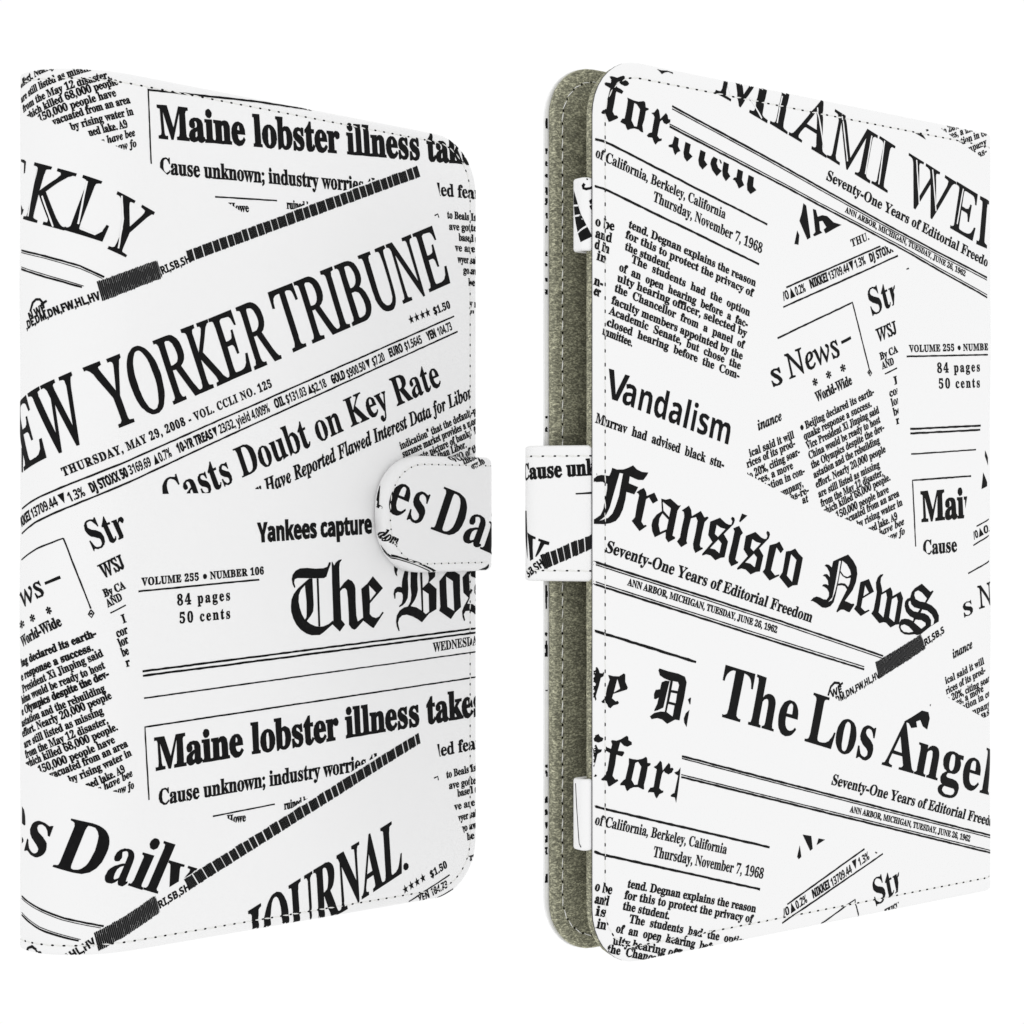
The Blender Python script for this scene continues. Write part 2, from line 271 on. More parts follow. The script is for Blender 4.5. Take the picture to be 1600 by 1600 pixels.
'BV':(0.637,'.>*S+O1.+91X*|1x*j2%*Q2+*Q2D.<2D.<2+-e2&-R1}-C1o->1Y-K1*/*-00V1)0b1X0[1o0L1|0=2%/h2+/h2D202D202+1g2#1J1g1011.X*S'),
'BW':(0.91,'-Y*V+=1@+,1h*~1u*l2%*O2+*O2D-j2D-j2+-L2(-:1|-/1o-,1Z-118-70}.N-?/k0^/S1I/B1o/)2#.W2+.W2D2,2D2,2+1a2&1H1t1@1]1I162b-R3l0x3w1E3t1l3h1z3H2)322+322D542D542+4}2%4c1l4M1E4D1,26*V1v*V0%/w-x*V'),
'BX':(0.701,'*y*h*y+&+H+/+q+G,:+r-}.8,(16+d1c+E1}*}2+*}2D.o2D.o2+.72&-~1v-x1c-|1P..19/3/X0/0~0F1O0I1a0A1u0*2%/^2+/^2D2H2D2H2+2&2(1h1|1O1n181Z0|1A0e0~/K/31_+d2&+629++2Q+&2Q*h.g*h.g+&/:++/Q+7/Y+J/O+n/B,*.:-m-(,,,q+c,o+P,w+9-5+,-_+&-_*h'),
'BY':(0.634,',K*h,K+&,l+*-(+1-8+<-B+M-H+g-J,,-J-g+R17+A1T+11k*}1x*i2%*R2**R2D.62D.62*-h2(-S1}-G1r-C1e-O1>.v.R0@0s0M100W1V0O1q062$/b2*/b2D2,2D2,2*1o1~1X1q1>1R111>/8.1/8,,/:+g/@+M/J+</Z+1/t+*08+&08*h'),
'Ba':(0.512,'/#*W.S*_.8*w.,+A-U*x,|*b,B*Y+}*]+a*h+I*y+8+4+.+N+++m+2,;+H,b+m-$,/-6,R-G,|-W-O-i.*-x.*.k.(/)-}/>-s/M-e/X-O/a-7/c,n/^,V/S,O/A,j.n,m.Z,h.B,X..,9-{+o-{+O.0+@.O+A.z+I/4+W/G+k/Y,%/i,A/u,a/~-(0(-L0*.30%.h/t/1/]/I/=/X.o/^.;/^+l/b+H/p+@0-+K0:+6/s*r/L*^ -<+?-_+J-s+X.*+m.*-W-@-<,s,m,f,1,k+b,|+G'),
'Bb':(0.537,'+M*U+M19+I1k+C1w+42%*t2,*t2D-)2D-)/H-L/k-w/~.K0*.o0&/3/x/O/h/k/P0$/606.q0C.K0J.#0M-R0J,|0@,M00,#/v+X/Z+9/;*{.r*h.J*[-{*W-M*^,|*r,P+7+]*U -m*}.2+(.J+9.[+V.h,&.o,_.q-I.o.(.h.U.Z.z.I/7.2/E-o/J-W/F-B/;-2/(-).l-)+u-0+F-F++'),
'Bc':(0.437,'-C*W,y*Z,U*g,5*x+s+4+Y+Q+E+t+6,?+-,i+*-:+--k+8.;+I.d+a/-+}/J,B/e,i/w-50&-a0+.20(.X/x.x/g/4/N/A/4/F.q/B.V/5.B.}.6.d.2.A.:.-.Q.%.y.(/=-~/R-p/a-W/e-(/Q,f.v,[-t,a-/,m,Q-&,%-C+a-f+L.2+F.U+L.x+]/=+z/Q+i/1+A.i+#.A*j-r*['),
'Bd':(0.551,'-+*W,e*Z,D*g,(*w+i+3+R+O+A+r+4,<+-,f+*-6+--i+5.;+C.f+U/.+m/L,-/e,K/w,m0%-40*-b0#.-/l.N/J.N1L.J1h.>1y-z2*-c2,-c2D0+2D0+,#0,+i04+I0B+=0_+60_*x0$*u/=*j.N*W.N+G..*y-^*a -Z+7-s+<..+K.<+Y.N,$.N.l.F/(.5/;-q/I-_/K-B/F-,/7,x.x,m.Q,g-|,e-?,g,_,m,0,w+f-++K-@+<'),
'Be':(0.448,'-@*W,v*Z,Q*g,2*w+q+4+W+Q+D+u+6,B+-,p+*-E+--t+6.B+E.j+Y/0+t/M,6/f,V/w,{0&-E0*-|0#.O/l.v/J/8.z/H.C/N-R,d-R,j,k,y,5-6+k-X+S.++L.Q+S.v+k/;,4/Q+{/2+M.j+*.A*m-q*] ,c-{..-{.-.j.(/.-}/E-r/V-b/b-K/e-%/T,j/$,c.1'),
'Bf':(0.318,'*~*h*~+$+H+-+W+A+[+|+[/E+$/E+$/y+[/y+[0_+b16+r1a,22%,V2?-)2M-_2R.,2O.M2E.i26.|1|/-1e/11J//16.{0t.h0g.P0c.80g.$0r-t1&-p1=-s1R.(1}-}2.-i22-N2--?1y-81T-71<-7/y.1/y.1/E-7/E-7+p-9+S-F+3-T++.++$.+*h'),
'Bg':(0.487,'-4(G,R(J+|(S+T(e+8(z+()6*})P++)p+F*-+u*@+N*W+7*u+0+:+3+R+<+i+L+}+d,4,&,F,L,X+e,~+;-V+..>+1.]+:.z+H/7+[/M+u/b,6/q,V/|,{0(-E0*-n0(.8/|.^/p0(/p0(/8/8/8/K.u/W.S/[.1/X-p/Q-T/D-</3-&.y,p._,b.B,U-~,O-P,M-.,O,q,K,],@,N,1,J+y,Q+g,g+Z--+V.8+U.c+P/++I/F+?/]+1/m*{/x*f0#*L0%*//z)[/d)6/?(r.h(Y.&(L -E,o-Z,s-m,}-y-4.$-M.*-o.+.<.*.f.$/+-y/D-m/U-Z/b-E/e-0/b,z/U,n/D,f/+,b.f,_.<,b-o,f-M,n-4,z,}-0,s -J(m.F(u.{)3/1)^/,)u.w*(.f*..3*3,D*3,1)},$)j+|)S,#)B,/)3,A)$,Z(u,|(o'),
'Bh':(0.567,'+(*h+(+$+A+)+P+3+X+E+[+b+[1I+Y1f+Q1x+B2(+)2-+)2D-72D-7/6-b/c.6/|.n0*/B0#/h/l0&/J07.x0<.=0<+b0>+E0F+30U+)0o+$0o*h./*h./+$.M+,.[+?.b+b.b.E.a._.W/).I/8.0/=-m/7-P/$-7.b-7+b-9+E-A+3-O+)-i+$-i*h'),
'Bi':(0.295,',60o,#0w+d17+Z1I+Z1s+d2*,#2F,62N,_2N,r2F-22*-:1s-:1I-217-%1&,_0o +(*h+(+$+A+)+Q+3+X+D+[+b+[.{+Y/?+S/Q+D/Z++/_+,/y-8/y-8+b-:+E-A+4-O+*-i+$-i*h'),
'Bj':(0.312,',>0q,,0y+l19+d1K+d1u+l2,+x2<,>2P,h2P,z2H-/2<-;2,-C1u-C1K-/1*,z0y,h0q +B(G*m(M*C(a*2(n)v)3)n)W)r)r*#***7*7*P*;*j*7*~*,+0)u+4)^+1)M*x)%+$(q+;(l+V(r+f)++m)T+n)q+n.x+i/E+U/X+./a+./y-H/y-H*F-C)k-2)=,r(v,L([+z(L'),
'Bk':(0.534,'+&*h+&+$+A+*+Q+3+X+E+[+b+[1G+Y1f+S1y+E2&++2,+,2D-72D-7-V.T.u.d/*.o/G.i/T.V/[.4/_.4/y0R/y0R/_0-/W/e/F/B/,.M.90S+@0b+10q+(1&+$1&*h.<*h.<+$._++.h+<.[+V-M-6-7,~-7+b-9+E-A+4-O+*-i+$-i*h'),
'Bl':(0.297,'+(*h+(+$+A+)+Q+3+X+D+[+b+[1G+Y1e+S1x+E2(++2,++2D-82D-8+b-:+E-A+4-O+*-i+$-i*h'),
'Bm':(0.825,'+(*h+(+$+A+)+P+3+X+E+[+b+[.}+Y/=+Q/O+B/[+)/a+)/y-5/y-5/3-^/a.1/|.e0*/E/|/p/^0-/.0W/^1./|1g0*2:0#2_/l2z/J3..x33.=33+b35+E3=+33K+)3e+$3e*h1)*h1)+$1A+)1O+41W+F1Y+b1Y.E1X._1P/)1B/81)/=0h/70K/%03.e03+b05+F0<+40K+)0d+$0d*h.+*h.++$.B+).Q+4.X+F.[+b.[.E.W.t.R/).D/8.+/=-h/7-L/$-5.b-5+b-7+F->+5-L+*-e+$-e*h'),
'Bn':(0.567,'+(*h+(+$+A+)+P+3+X+E+[+b+[.}+Y/=+Q/O+B/[+)/a+)/y-7/y-7/7-a/c.6/}.n0*/B0#/h/l0&/J07.x0<.=0<+b0>+E0F+30U+)0o+$0o*h./*h./+$.M+,.[+?.b+b.b.E.a._.W/).I/8.0/=-m/7-P/$-7.b-7+b-9+E-A+3-O+)-i+$-i*h'),
'Bo':(0.501,'-V*W-,*[,_*g,:*y+v+6+Z+S+E+w+5,C+,,n+)-@+,-p+5.?+E.h+Z//+v/L,:/e,_/w-+0%-U0*.%0&.L/w.q/f/5/M/O/0/f.i/v.@0$-q0(-@0$,m/v,A/f+u/O+Q/5+4.r*x.M*g.&*Z -V*y-q*~.*+0.9+G.C+n.F,-.I-@.G.5.A.q.7/<.)/S-p/c-V/h-</c-(/S,u/<,l.q,f.5,d-A,d,s,h,.,k+n,u+G-)+0-=*~'),
'Bp':(0.553,'+&(I+&(b+I(l+X))+[)b+[.n+Z/.+R/O+C/Z+*/b+*/y-0/y-0/0-R/a.$/}.Y0+.}0(/A/x/^/g/x/N02/20B.l0O.D0V-w0Y-I0V,u0O,H0B+{01+U/v+7/[*y/=*g.y*[.T*W.%*_-X*u-7+=-7)k-:)<-F(v-S(k.((c.((I .$+7.A+<.V+K.h+g.s,1.z,b.|-A.z-{.t.N.k.u.[/3.F/B.*/G-h/@-M/+-7.b-7+u-I+R-c+>'),
'Bq':(0.542,'-a(I-a(c-{(e.@(p.K)&.O)C.O+8.,*s-]*_-.*X,g*[,F*g,)*w+k+2+S+M+B+o+5,8+.,a++-1+.-d+8.6+H.a+_/++z/I,>/e,d/w-/0&-X0+.,0$.W/m/(/L/w0-0,0-0,)C0.)(06(q0E(g0a(c0a(I -g+9-}+=.7+H.G+Z.O+s.O.k.H/<.2/W-h/b-G/[-//J,y/.,m.a,f.+,d-C,f,d,m,2,x+i-/+M-F+>'),
'Br':(0.428,'+(*h+(+$+A+)+Q+3+X+D+[+b+[.{+Z/6+R/Q+D/Z++/_+,/y-4/y-4.{-F/=-[/V-t/k.0/z.G0&.^0*.y0(/3/{/C/o/O/_/V/K/X/5/T.v/G.a/3.R.u.M.].P.L.Z.*/(-v/,-a/$-L.l-A.U-;.=-9-{-9+b-=+D-G+3-T+,.(+$.(*h'),
'Bs':(0.429,'-<*W,z*Z,X*c,,*t+h*n+Y*Y+B*Y+B,Q+],Q+j,*+z+d,5+G,N+3,k+&-,*~-C+$-g+5-y+Q-{+f-u,$-c,<-C,P,S,w,3-.+t-B+_-W+P-p+G..+D.J+I.t+V/<+o/Z,4/s,Y0%--0+-R0%.:/q.N/v.Y0+.o0+.o.L.V.L.J.o.:/0.%/E-l/U-R/a-9/d-$/b,c/S,T/A,P/+,T.p,b.],}.G-z-w.>-f.W-Q.l-=.y-$/$,d/(,A.~+o.p+G.V+(.5*l-j*]'),
'Bt':(0.34,',n*X,H*[,+*g+q*w+c+4+X+R+U+y+U/H++/H++/i+u0U,P1:,v1p-21p-2/y.7/y.7/H-2/H-2,.-4+n-9+Y-D+M-U+I-m+O.$+b.5+~.M+q.(+1-P*f'),
'Bu':(0.558,',y*W,M*],-*k+p+&+_+F+T+o+Q,D+Q.u+M/@+G/M+8/Z*y/a*y/y-./y-.+}-1+f-;+Q-L+F-d+B.%+G.@+V.V+q.V.u.U/1.K/O.:/[-w/a-w/y02/y02+w05+Y0=+G0M+=0j+90j*{0.*w/E*l.V*W.V+I.D+3./*|-r*m-V*b-;*Y'),
'Bv':(0.456,'-/*W+F.u+./K*z/Y*d/_*d/y-O/y-O/a-$/X,v/D,x/8-p,l.c.|.k/>.e/P.P/[.1/a.1/y/q/y/q/b/W/W/G/H/,.n-I*W'),
'Bw':(0.647,',l*W+%/3*q/P*V/_*V/y-)/y-)/_,h/W,b/P,_/=,h.|-S,s.<.b.$/J-w/W-U/b-U/y01/y01/_/m/W/c/D/f//0D--10/%17/C1-/W0d/b0d/y25/y25/b1~/]1q/P1]/)/p*W/W*W.N.&-+*W'),
'Bx':(0.475,'*o*h*o*~+1+/+N+D+k+c,m-%+M/1+;/I+&/X*n/_*n/y-V/y-V/a-7/Z-,/J-9/,-n.4.O/&.[/9.]/R.E/^.-/a.-/y/z/y/z/d/]/W/@/B.~.~.)-o/[+C/n+-0++#0+*h-B*h-B+$-f+*-q+:-l+M-^+g-(,_,E+j,7+Q,2+@,7+0,F+%,e*~,e*h'),
'By':(0.447,'+[(G+C(J+.(Q*w(_*i(q*a)**])B*b)Z*o)r+0*)+B*++Y*&+n)w+z)f+})=,%)0,4),,@)0,_)Q,v*#-,*a+C.y+1/C+#/U*s/]*a/_*a/y-L/y-L/_-$/X,x/P,v/=,|/&-q,g.Y.k.d/,.f/A.c/O.X/X.0/_.0/y/i/y/i/_/T/Y/E/K/+.m-L*B-;)s,v)1,T(d,/(M'),
'IA':(0.69,')A*h)E*{)r+&*@+=*h+b+~-00d2c0x2c0^+e0a+M0g+=0r+11?*~1[*{1X*h.K*h.O*{.v*}/0+)/?+4/I+E/O+a/R,(/V-F,|-F,b-:+p,:+R+q+B+T+<+B+@+1+M+&+n*|,)*{,#*h -0-m/X-m/f0t'),
'IB':(0.653,'*4*h*9*|*Z*~*s+*+)+5+7+E+B+]+L+{,q14,z1j,v2#,h22,E2<,-2>,22R/%2R/{2L0b2:151w1Q1L1Z0q1S0B1?/u0x/Q0G/5/e.z0L.U0u-{1&-30~,d0q,<0Z+u0=+U/u+</H+&.s*t.<*k-Z*h -|/*.f///A/=/n/U02/x0D0E0J0w0<1Y/m2#/#20.N2,.:1z.-1Z-u0r-N/:-X/- -?+,.(+2._+C/1+b/P,./e,_/k-=/g-g/W.,/A.D.~.U.T.b-~.e-N.b-A.Z-:.M,W+{,P+O,T+=,c+3-(+-'),
'IE':(0.676,'*4*h*9*|*Y*~*r+)+(+3+5+B+A+Z+K+|,q14,z1i,v1~,h22,X28,-2>,22R2-2R1k0p1X0p1W151M1a151z0}2&0C2/.{20.L2+.61s.%1E-H/,.C/,.r///</6/W/C/m/V/}/q0.050A05/T-K/B-K/E-t/C.5/=.I/3.V.|._.W.d-@.e,[,0,Q+^,T+B,p+3-?+0.++0.X+2/(+7/L+?/n+L01+^0L+s0f,20|,P16,t1J,t0[*h'),
'II':(0.365,'*8*h*>*|*V*}*v+(+,+2+:+B+I+e+P+{,v14-#1i,z1~,m22,^28,12>,72R/C2R/>2>.w2<.a26.O2+.B1w.61^.,1?,c,+,X+P,]+;,l+--2*~-J*|-E*h'),
'IJ':(0.382,'+.*W*i*Z*M*d*7*r*&+))x+>)u+V)y+n*(,$*9,1*N,5*c,2*s,(*~+s+&+Y*y+4+#*|+6*v+K*|+Y+4+t,%-71,-C1k->2%-.22,x27,C2<,J2R/^2R/W2>/;2</$27.p2/.c1|.V1f.L1G->,~-),:,k+^,L+3,)*q+[*^'),
'IK':(0.676,'*4*h*9*|*P*}*q+(+&+2+5+B+E+e+K+{,q14,z1i,v1~,h22,X28,-2>,22R/92R/32>.n2<.H2/.;1|.01e.%1D-I/--J.z-[.}0E150g1R0z1l1$2#0z220h2;0C2>0H2R3/2R3(2?2b2;2B2.1{1t1Q1U0E0a.N/20c+v0v+Z1A+51U+)1m*}2**{2$*h.c*h.i*{/2*}/E+(/Q+3/S+P/D+r-U.U-H.^-:.P,X+~,P+R,U+:,f++,u+%-L*|-G*h'),
'IL':(0.668,'*B*h*G*|*i*~+$+)+7+3+D+C+P+Z+Z+{-#14--1_-)1~,w22,i28,;2>,@2R/H2R/A2?/%2=.k27.X2,.J1x.>1_.41@,p,=,b+Y,f+D,r+8-7+1.>+0.q+1/@+6/f+=0*+I0F+Y0_+p0w,013,Q1I,z1],z0v*h'),
'IM':(0.878,'*0*h*6*|*]+#+#+2+2+B+A+e+H+{,t14,}1i,x1~,k22,[28,/2>,52R.>2R/-,U3(2R542R5.2>4g2<4O264?2+421w4%1^3w1?2R,+2H+P2L+;2Z+-2j+&3;*|36*h0/*h04*y0Y*~0z+41.+G1>+p1F,/2k1?.H*h.:*h-E1@,%,M+t+l+r+T+v+<,(+-,7+%,e*{,_*h'),
'IN':(0.745,'0G*V-@0},#,1+w+h+t+M+y+7,+++,:+%,k*|,f*h*4*h*9*|*V*~*o+)+%+3+4+B+A+Z+K+{,w1@,{1W,v1o,h2*,G2<,-2>,22R-l2R0_,U1u1.1}1R2$1m1{2&1m241]291-2>122R3e2R3^2>392;2s2-2d1y2R1V2K1?0Z*V'),
'IO':(0.769,'.,*W-Q*Z,}*g,P*x,,+5+h+R+M+w+;,E+1,u+--L+0-{+8.M+F.|+Y/M+r/y,20G,P0o,s18-=1W-e1v.223.]2F/.2U/Y2_0+2c0a2^152S1_2A2)2)2G1f2_1@2r0r2|0C3$/m2~/F2x.|2n.T2_..2N-c2:-=2#,u1g,R1K,21.+p0k+T0J+=0#+%/U*p/+*c.Y*Z .-*w.O*z.r+(/7+8/V+M/v+h07,+0Q,L0k,s1$-?18-k1H.;1U.j1_/<1f/k1h0=1d0v1U1I1@1o0~2.0X2>0-2C/d2?/>25.v1~.R1g.11G-l1$-N0V-40*,x/S,[.d,K-s,F-L,E-&,J,H,W+t,p+M-3+2-Y*|'),
'IR':(0.671,'*4*h*9*|*Z*~*s+*+)+5+7+E+B+]+L+{,q14,z1j,v2#,h22,E2<,-2>,22R/L2R032N0j2@182*1U1h1i1A1o0p1g091M/f1$/>0G.z/X.b0[,30{+P1/+;1>+-1Q+#1m*|1g*h/~*h.K.V-c.W->.Z,_,8,S+b,V+9,f++-+*|-L*{-F*h ./.x.q.}/K/1/w/K0;/n0N0=0T0o0D1V/p2#.z21.P2,.81u.(1H-F.|'),
'IS':(0.549,'-?*X,n*[,=*g+V*{+:*x+,*n*~*Z*l*Z+3-4+F-5+L,R+[+{+u+Q,:+4,b*~-4*x-L*z-e+$-{+/.B+N.Y+y.a,6.c,P.],t.M-;.6-_-n..,z/%,a/F,L/e,A0%,90B,70_,:1%,B1E,P1d,e1},|28-=2J-^2W.%2_.L2c.|2_/62Z/w2G082L0H2_0[2_0;0E0+0E0&0|/v1L/c1p/G2-/(2<.[2A.:2>-y23-b1}-O1f-D1H-A1&-J0W-T0B-u/r/1.P/P.#/e-M/k,r/h,K/],(/L+c/7+E.x+-.X*t.5*f-j*['),
'IT':(0.625,'+W*h+[*|+{*},D+),X+6,j+K,s+^-*,9.V1f.Y1x.R2*.>2.-U2--32(,q1|,W1r,B1d,21P+~1;+g0]+O0_+}2R2L2R2,0Y1t0Y1u0{1r1B1j1]1Z1q1D2#1#2+0S2.0*2./q2(/g1o.7,>./+{.)+M..+7.>+*.g*}/3*|/-*h'),
'IU':(0.731,'.,*W-F*^,k*o,<+0+v+U+c,(+Z,]+],y+n-k,g18,p1j,k2%,[23,K29+t2?+y2R/72R/32?.g2<.M24.;2&.-1n-{1Q-p1/-#-|,r-E,j,w,g,W,k,1,x+m-2+Q-O+>-t+3.C+/.j+1/1+9/P+E/m+V0*+l0>,*0P,M0e-%0y-k1e0b1m1(1t1]1p1{1c221R290}2?1%2R3^2R3Z2?3*2:2k2*2V1k2H1E270e1D-N12,n0x,:0_+k0D+G0#++/[*r/3*d.a*Z'),
'IW':(0.882,',/*W,G1B,F1a,@1w,62,,$27+i2=+I2@+L2R.W2R.R2@..2>-s27-d2,-Y1u-S1Y-P17-?,b0.0b011D001a0+1w/|2+/m26/W2=/72?/;2R292R232?1i2;1K2+1A1r1:1G181*1(,i3r0|4,1E491d4=1{45203x2:3N2?3U2R5v2R5r2?5Z2<5G234|1k4O1/0+*W/s*W0,/y,B*W'),
'IY':(0.613,'+T*h+[*z,0+#,U+1,e+@,x+q-S.-,Q0s,91Q+{1x+^23+82=*|2>+%2R.G2R.@2>-m29-[24-N2(-I1o-S1@.P.b0?0g0f191$1c1)1u1#2*0p250T2;002>052R2s2R2m2<2E21211~1[1P1?11.b.3.(+q-|+I.&+3.7+&.d*{/)*z.~*h'),
'Ie':(0.428,',8*]+k*c+H*p+,+,*r+K*f+t*b,G*d,i*k-/*u-Q+)-u+<.:+Q.Z+l.y,,/8,J/O,{/l-O/}.$0&.A0$.X/y.l/n.y/_/%/K/)/5.|.g.c.?.8-w-s-d-J-Q,z-C,F-8+j-/+e,f+c,F+m+e,1+?,g+3-<+<-q+X.K,-.Z+y.:+S-t+5-P*z--*j,b*a +n-F,Q-S-,-i-U.*-u.K.,.q.2/=../S-}/c-i/g-R/d-=/Y-&/J,l/6,U.x,A.X,0.7+{-o'),
'Is':(0.37,',(*Z+Q*a+&*n*q*q*b*m*Y*b*E*b*[,R*n,Q*s,&*|+]+1+A+D+,+]*{+y*w,4*z,G+&,X+4,g+F,n+[,q+u,n,2,c,K,O,h+w-Q+c-p+Q.5+J.M+H.f+L/++X/G+m/a,+/s,I/~,m0&-@/~-k/p-}/m.3/q.90#.J0#.6.A.$.A-o/.-M/X,x/h,a/d,L/U,?/C,;/-,?.q,L.U-5-U-L-0-],k-g,I-f+y-^+a-R+I-D+4-2*~,x*o,_*e,D*]'),
'Iw':(0.664,'+U*Z+O-a+L.E+G.u+>/8+2/I*}/T*c/W*e/j+M/w+w0%,+0(,3/z,:/_,?/3,B.O,F,<.g0(.x0(/C+x0O->0j-b0}.$17.U1:.j15.v0s/?0n/T0q/h0z/v1-0#1>0&1P/~1a/q1k/Z1n/@1i.x1Y.N1@-z0y-D0K,d.j*Z.X*Z.3.K+i*Z'),
'JD':(0.72,'*4*h*4+#*X+&*z+7+7+[+G,3,a0w,i1L,e1e,W1s,J1y+|2$+|2=.|2=0922191k1z122D0<2Q/12M.U2C-|20-H1r,t1Q,F1*+y0i+a0J+K0,+9/g++/C*{.x*r.M*m-y*i-B*h -W+,.)+0.Q+;.x+M/?+i/_,,/{,P08,z0L-L0]-}0j.U0q/00s/g0m0S0X11091Y/i1r//1z.m1w.Z1m.N1Z.E1A,|,(,u+V,x+B-&+5-:+.'),
'JF':(0.611,'*4*h*4+#*X+&*z+7+7+[+G,3,a0w,h1C,e1f,V1t,I1z+|2$+|2=1t2=1K011/011*0n0w180_1S0<1h/j1s//1w.p1u._1m.T1^.K1E-k.u.-.t.V.w.|/$/?/3/W/H/m/e/}0,0;0,/N-#/9-#/9-c/-...o.E.D.P-a.S-$,.,w+S,{+?-,+1-K+%-d+#-d*h'),
'JH':(0.756,'*4*h*4+#*X+&*z+7+7+[+G,3,a0w,h1C,e1f,V1t,I1z+|2$+|2=/O2=/O2$/*1|.e1m.U1X.E11.=0r-j.{0L.{0}0w1*1P1%1f0t1t0R1~0<2$0<2=3m2=3m2$3G1}3(1o2l1L2Z0w1A,.18+T1<+?1I+11j+%2$+#2$*h.P*h.P+#.v+&/;+7/S+[/e,30@.K-].K-$,.,w+S-#+:-;++-d+#-d*h'),
'JI':(0.371,'*4*h*4+#*X+&*z+7+7+[+G,3,a0w,i1P,a1j,G1z+{2$+{2=/O2=/O2$/92#.t1w.c1k.T1Y.E14.<0r-#,.,v+S,~+:-;++-d+#-d*h'),
'JL':(0.633,'*4*h*4+#*X+&*z+7+7+[+G,3,a0w,i1L,e1d,V1s,71~+{2$+{2=/O2=/O2$/;2#.v1w.d1k.T1W.D10.<0r-%,/,u+L,z+>-/+6-u+0.X+4/5+B/g+W05+y0Z,G0{,}1@,}0Z*h'),
'JR':(0.639,'*4*h*4+#*X+&*z+7+7+[+G,3,a0w,h1B,e1e,W1s,J1y+|2$+|2=.}2=/p290R2-1&1s1G1U1[1/1c0Y1]011K/g10/D0e/(04.l/S.Z0N+j0d+A1#+/1K+&1K*h/5*h-~.M-^.M-$,.,w+S,{+>--+1-:+*-d+#-d*h .(.q.Z.v/+/,/M/G/i/l/x0</}0p/s1K/S1m.}1x.[1p.K1I-h.r'),
'Ja':(0.5,'+]*Y+>*^+#*j*i*|*W+:*M+X*J+|*L,E*S,k*_-6*p-[+&.%+=.I+T.k+p/,,1/D,[/b-+/r-Q/x-v/q.4/Y.A/4.Q/n/e/n.e,A.V+b.Z+O.g+I.z+Q/6+j/Q,6/i,(/I+S/*+..f*p.F*_.&*Y-_*b-I*w-B+@-E+[-L,#-3+W,u+7,Z*z,?*i+}*] ,>+J,^+T,}+r->,A-W,v-m-R-{...(._.).u.$/5-s/F-[/K-L/H--/1,h.d,V.H,;-i,&-0+w,b+p,,+u+f,&+Q'),
'Jb':(0.48,',%*X+T*]+-*j*j*z*Z+-*U+;*[+Z,/1$,:1P,81n+}1|+U1~+U2>,<2D-)2N-v2Z,v/#-D/R-s/o.G/x.g/t/%/i/</S/M/9/W.t/Z.K/X.&/P-]/D-7/4,m.|,H.d,&.H+c.,+F-h+/-6*o,]*^ ,<*~,b+,,s+7-9+Y-H+p-e,E-{,}.0-Z.6-w.:.N.7.j...|-z/--g/1-L/,-6.x,}.],k.8,V-d,D-),%+v+w+>,#+*'),
'Jc':(0.412,',>*X+m*^+E*m+&+)*l+I*]+r*X,E*],x*k-M+$.#+B.R+g.},7/E,f/b-8/s-g/x.-/u.I/l.b/[.t/H.~/3/&.w/$.c.p.C.Z.6.@.1.).4-s.?-g.O-c.f-e.u-v/B-p/R-]/W-;/K,u/&,T.N,:-l,)-*+~,G,$,*,,+m,7+Y,F+K,W+C,m+@-;+J-e+k.2,C.M,0.++W-b+1-9*p,k*_'),
'Jd':(0.498,'+a*X+A*]+&*j*m*}*[+=*R+_*O,.*Q,N*W,p*b-7*p-Y+$-|+8.B+N.c+h/#,(/>,S/^-#/r-O/x-k/u.)/n.?/a.j1<.n1].k1n._1w.31}.32=/=2I0N2Z.e,/.Y+].[+M.r+N/$+[/L,8/e,(/.+9.r*{.Y*i.B*].)*X-b*a-L*w-E+A-I+k-O,$-6+W,w+7,]*y,B*h,$*] ,C+K,d+V,s+e-5,0-C,H-]-#-r-[.%.7...w.*/8-y/I-e/O-O/J-9/9,w.r,h.Z,K.*,4-M+},r+s,?+u+m+~+Y,1+O'),
'Je':(0.401,',6*X+h*^+C*m+$+)*j+I*Z+r*V,F*Y,l*c-6*p-Z+(.%+=.H+W.j+t/+,7/D,W/Y,z/k-@/u-c/x.(/u.B/m.X/^.j/J.t/4.w.u.p.L.Y.(.6-^-u-J-Q-9-+-*,Y,y,),o,#,I,$+|,6+W,D+K,U+D,l+B-6+L-Z+l.$,B.A,0-}+W-Y+1-3*p,e*_ ,1-5,O->,m-J-,-Z-C-n-V.(-h.>-t.U-{.o-}/,-t/K-Z/U-D/O--/=,q.{,X.P,C-v'),
'Jf':(0.288,')^(I)E(L)/(S(x(b(k(s(c)+(_)A(d)W(n)k(~)v)8)z)J)w)Y)m)e)^)f):)V({)Z(p)i(l)}(q*4)&*>)6*P)_*Y)|*n*l+(+r+h/C*|/C+)/n+q/n,#0B,40o,E19,Y1Z,q1w->2>-j2S.=2Z.]2X.x2P/12D/A25/J1}/M1g/G1G/615.t1/.a13.P1=.E1L.C1m.O2(.M28.A2;..25-w2#-f1c-S17-C0X-2/n../n.(/C-,/C,Q,],:+V,.+,+o*<+V)d+;)8*x(t*U([*/(M'),
'Jh':(0.532,'.:*X-p*b-X*{-Q+J-V+r-g,O-~-?.E.L.N.s.I/(.;/--q.|-G.T,y-p,_->,H,f,3,-+}+K+m*h*J*h,.1#,91U,71m+|1{+T1}+T2=,62B,}2L-t2Z,a.&-*.[-M/--o/M.5/f.W/s.|/x/K/p/f/U/n/+/k.e/_.7/M-X.x,#.r+d.v+R/&+M/9+V/Q+s/r,F0-,9/g+^/D+4.~*q.[*_'),
'Ji':(0.289,',h0},W1(,>1A,81P,81v,>2*,W2C,h2I-02I-@2C-X2*-a1v-a1P-X1A-@1(-00} +V*Z+/*e*q*~*i+J*n+o*w,6+O.<+].~+R/8+*/?+)/X+r/c-:/x,9,3,1+a,5+Q,A+L,S+T,m+n-.,:-B,,,~+U,^+1,>*q+y*a'),
'Jl':(0.258,'+H*X*{*b*b*{*Y+2*W+H*Z+k*e,2,&0{,51b,01r+}1{+[1~+Z2<,H2F-m2Z,*,4+|+i,#+O,0+J,C+R,[+l,y,8-2,),r+Y,W+8,>*z,%*h+f*]'),
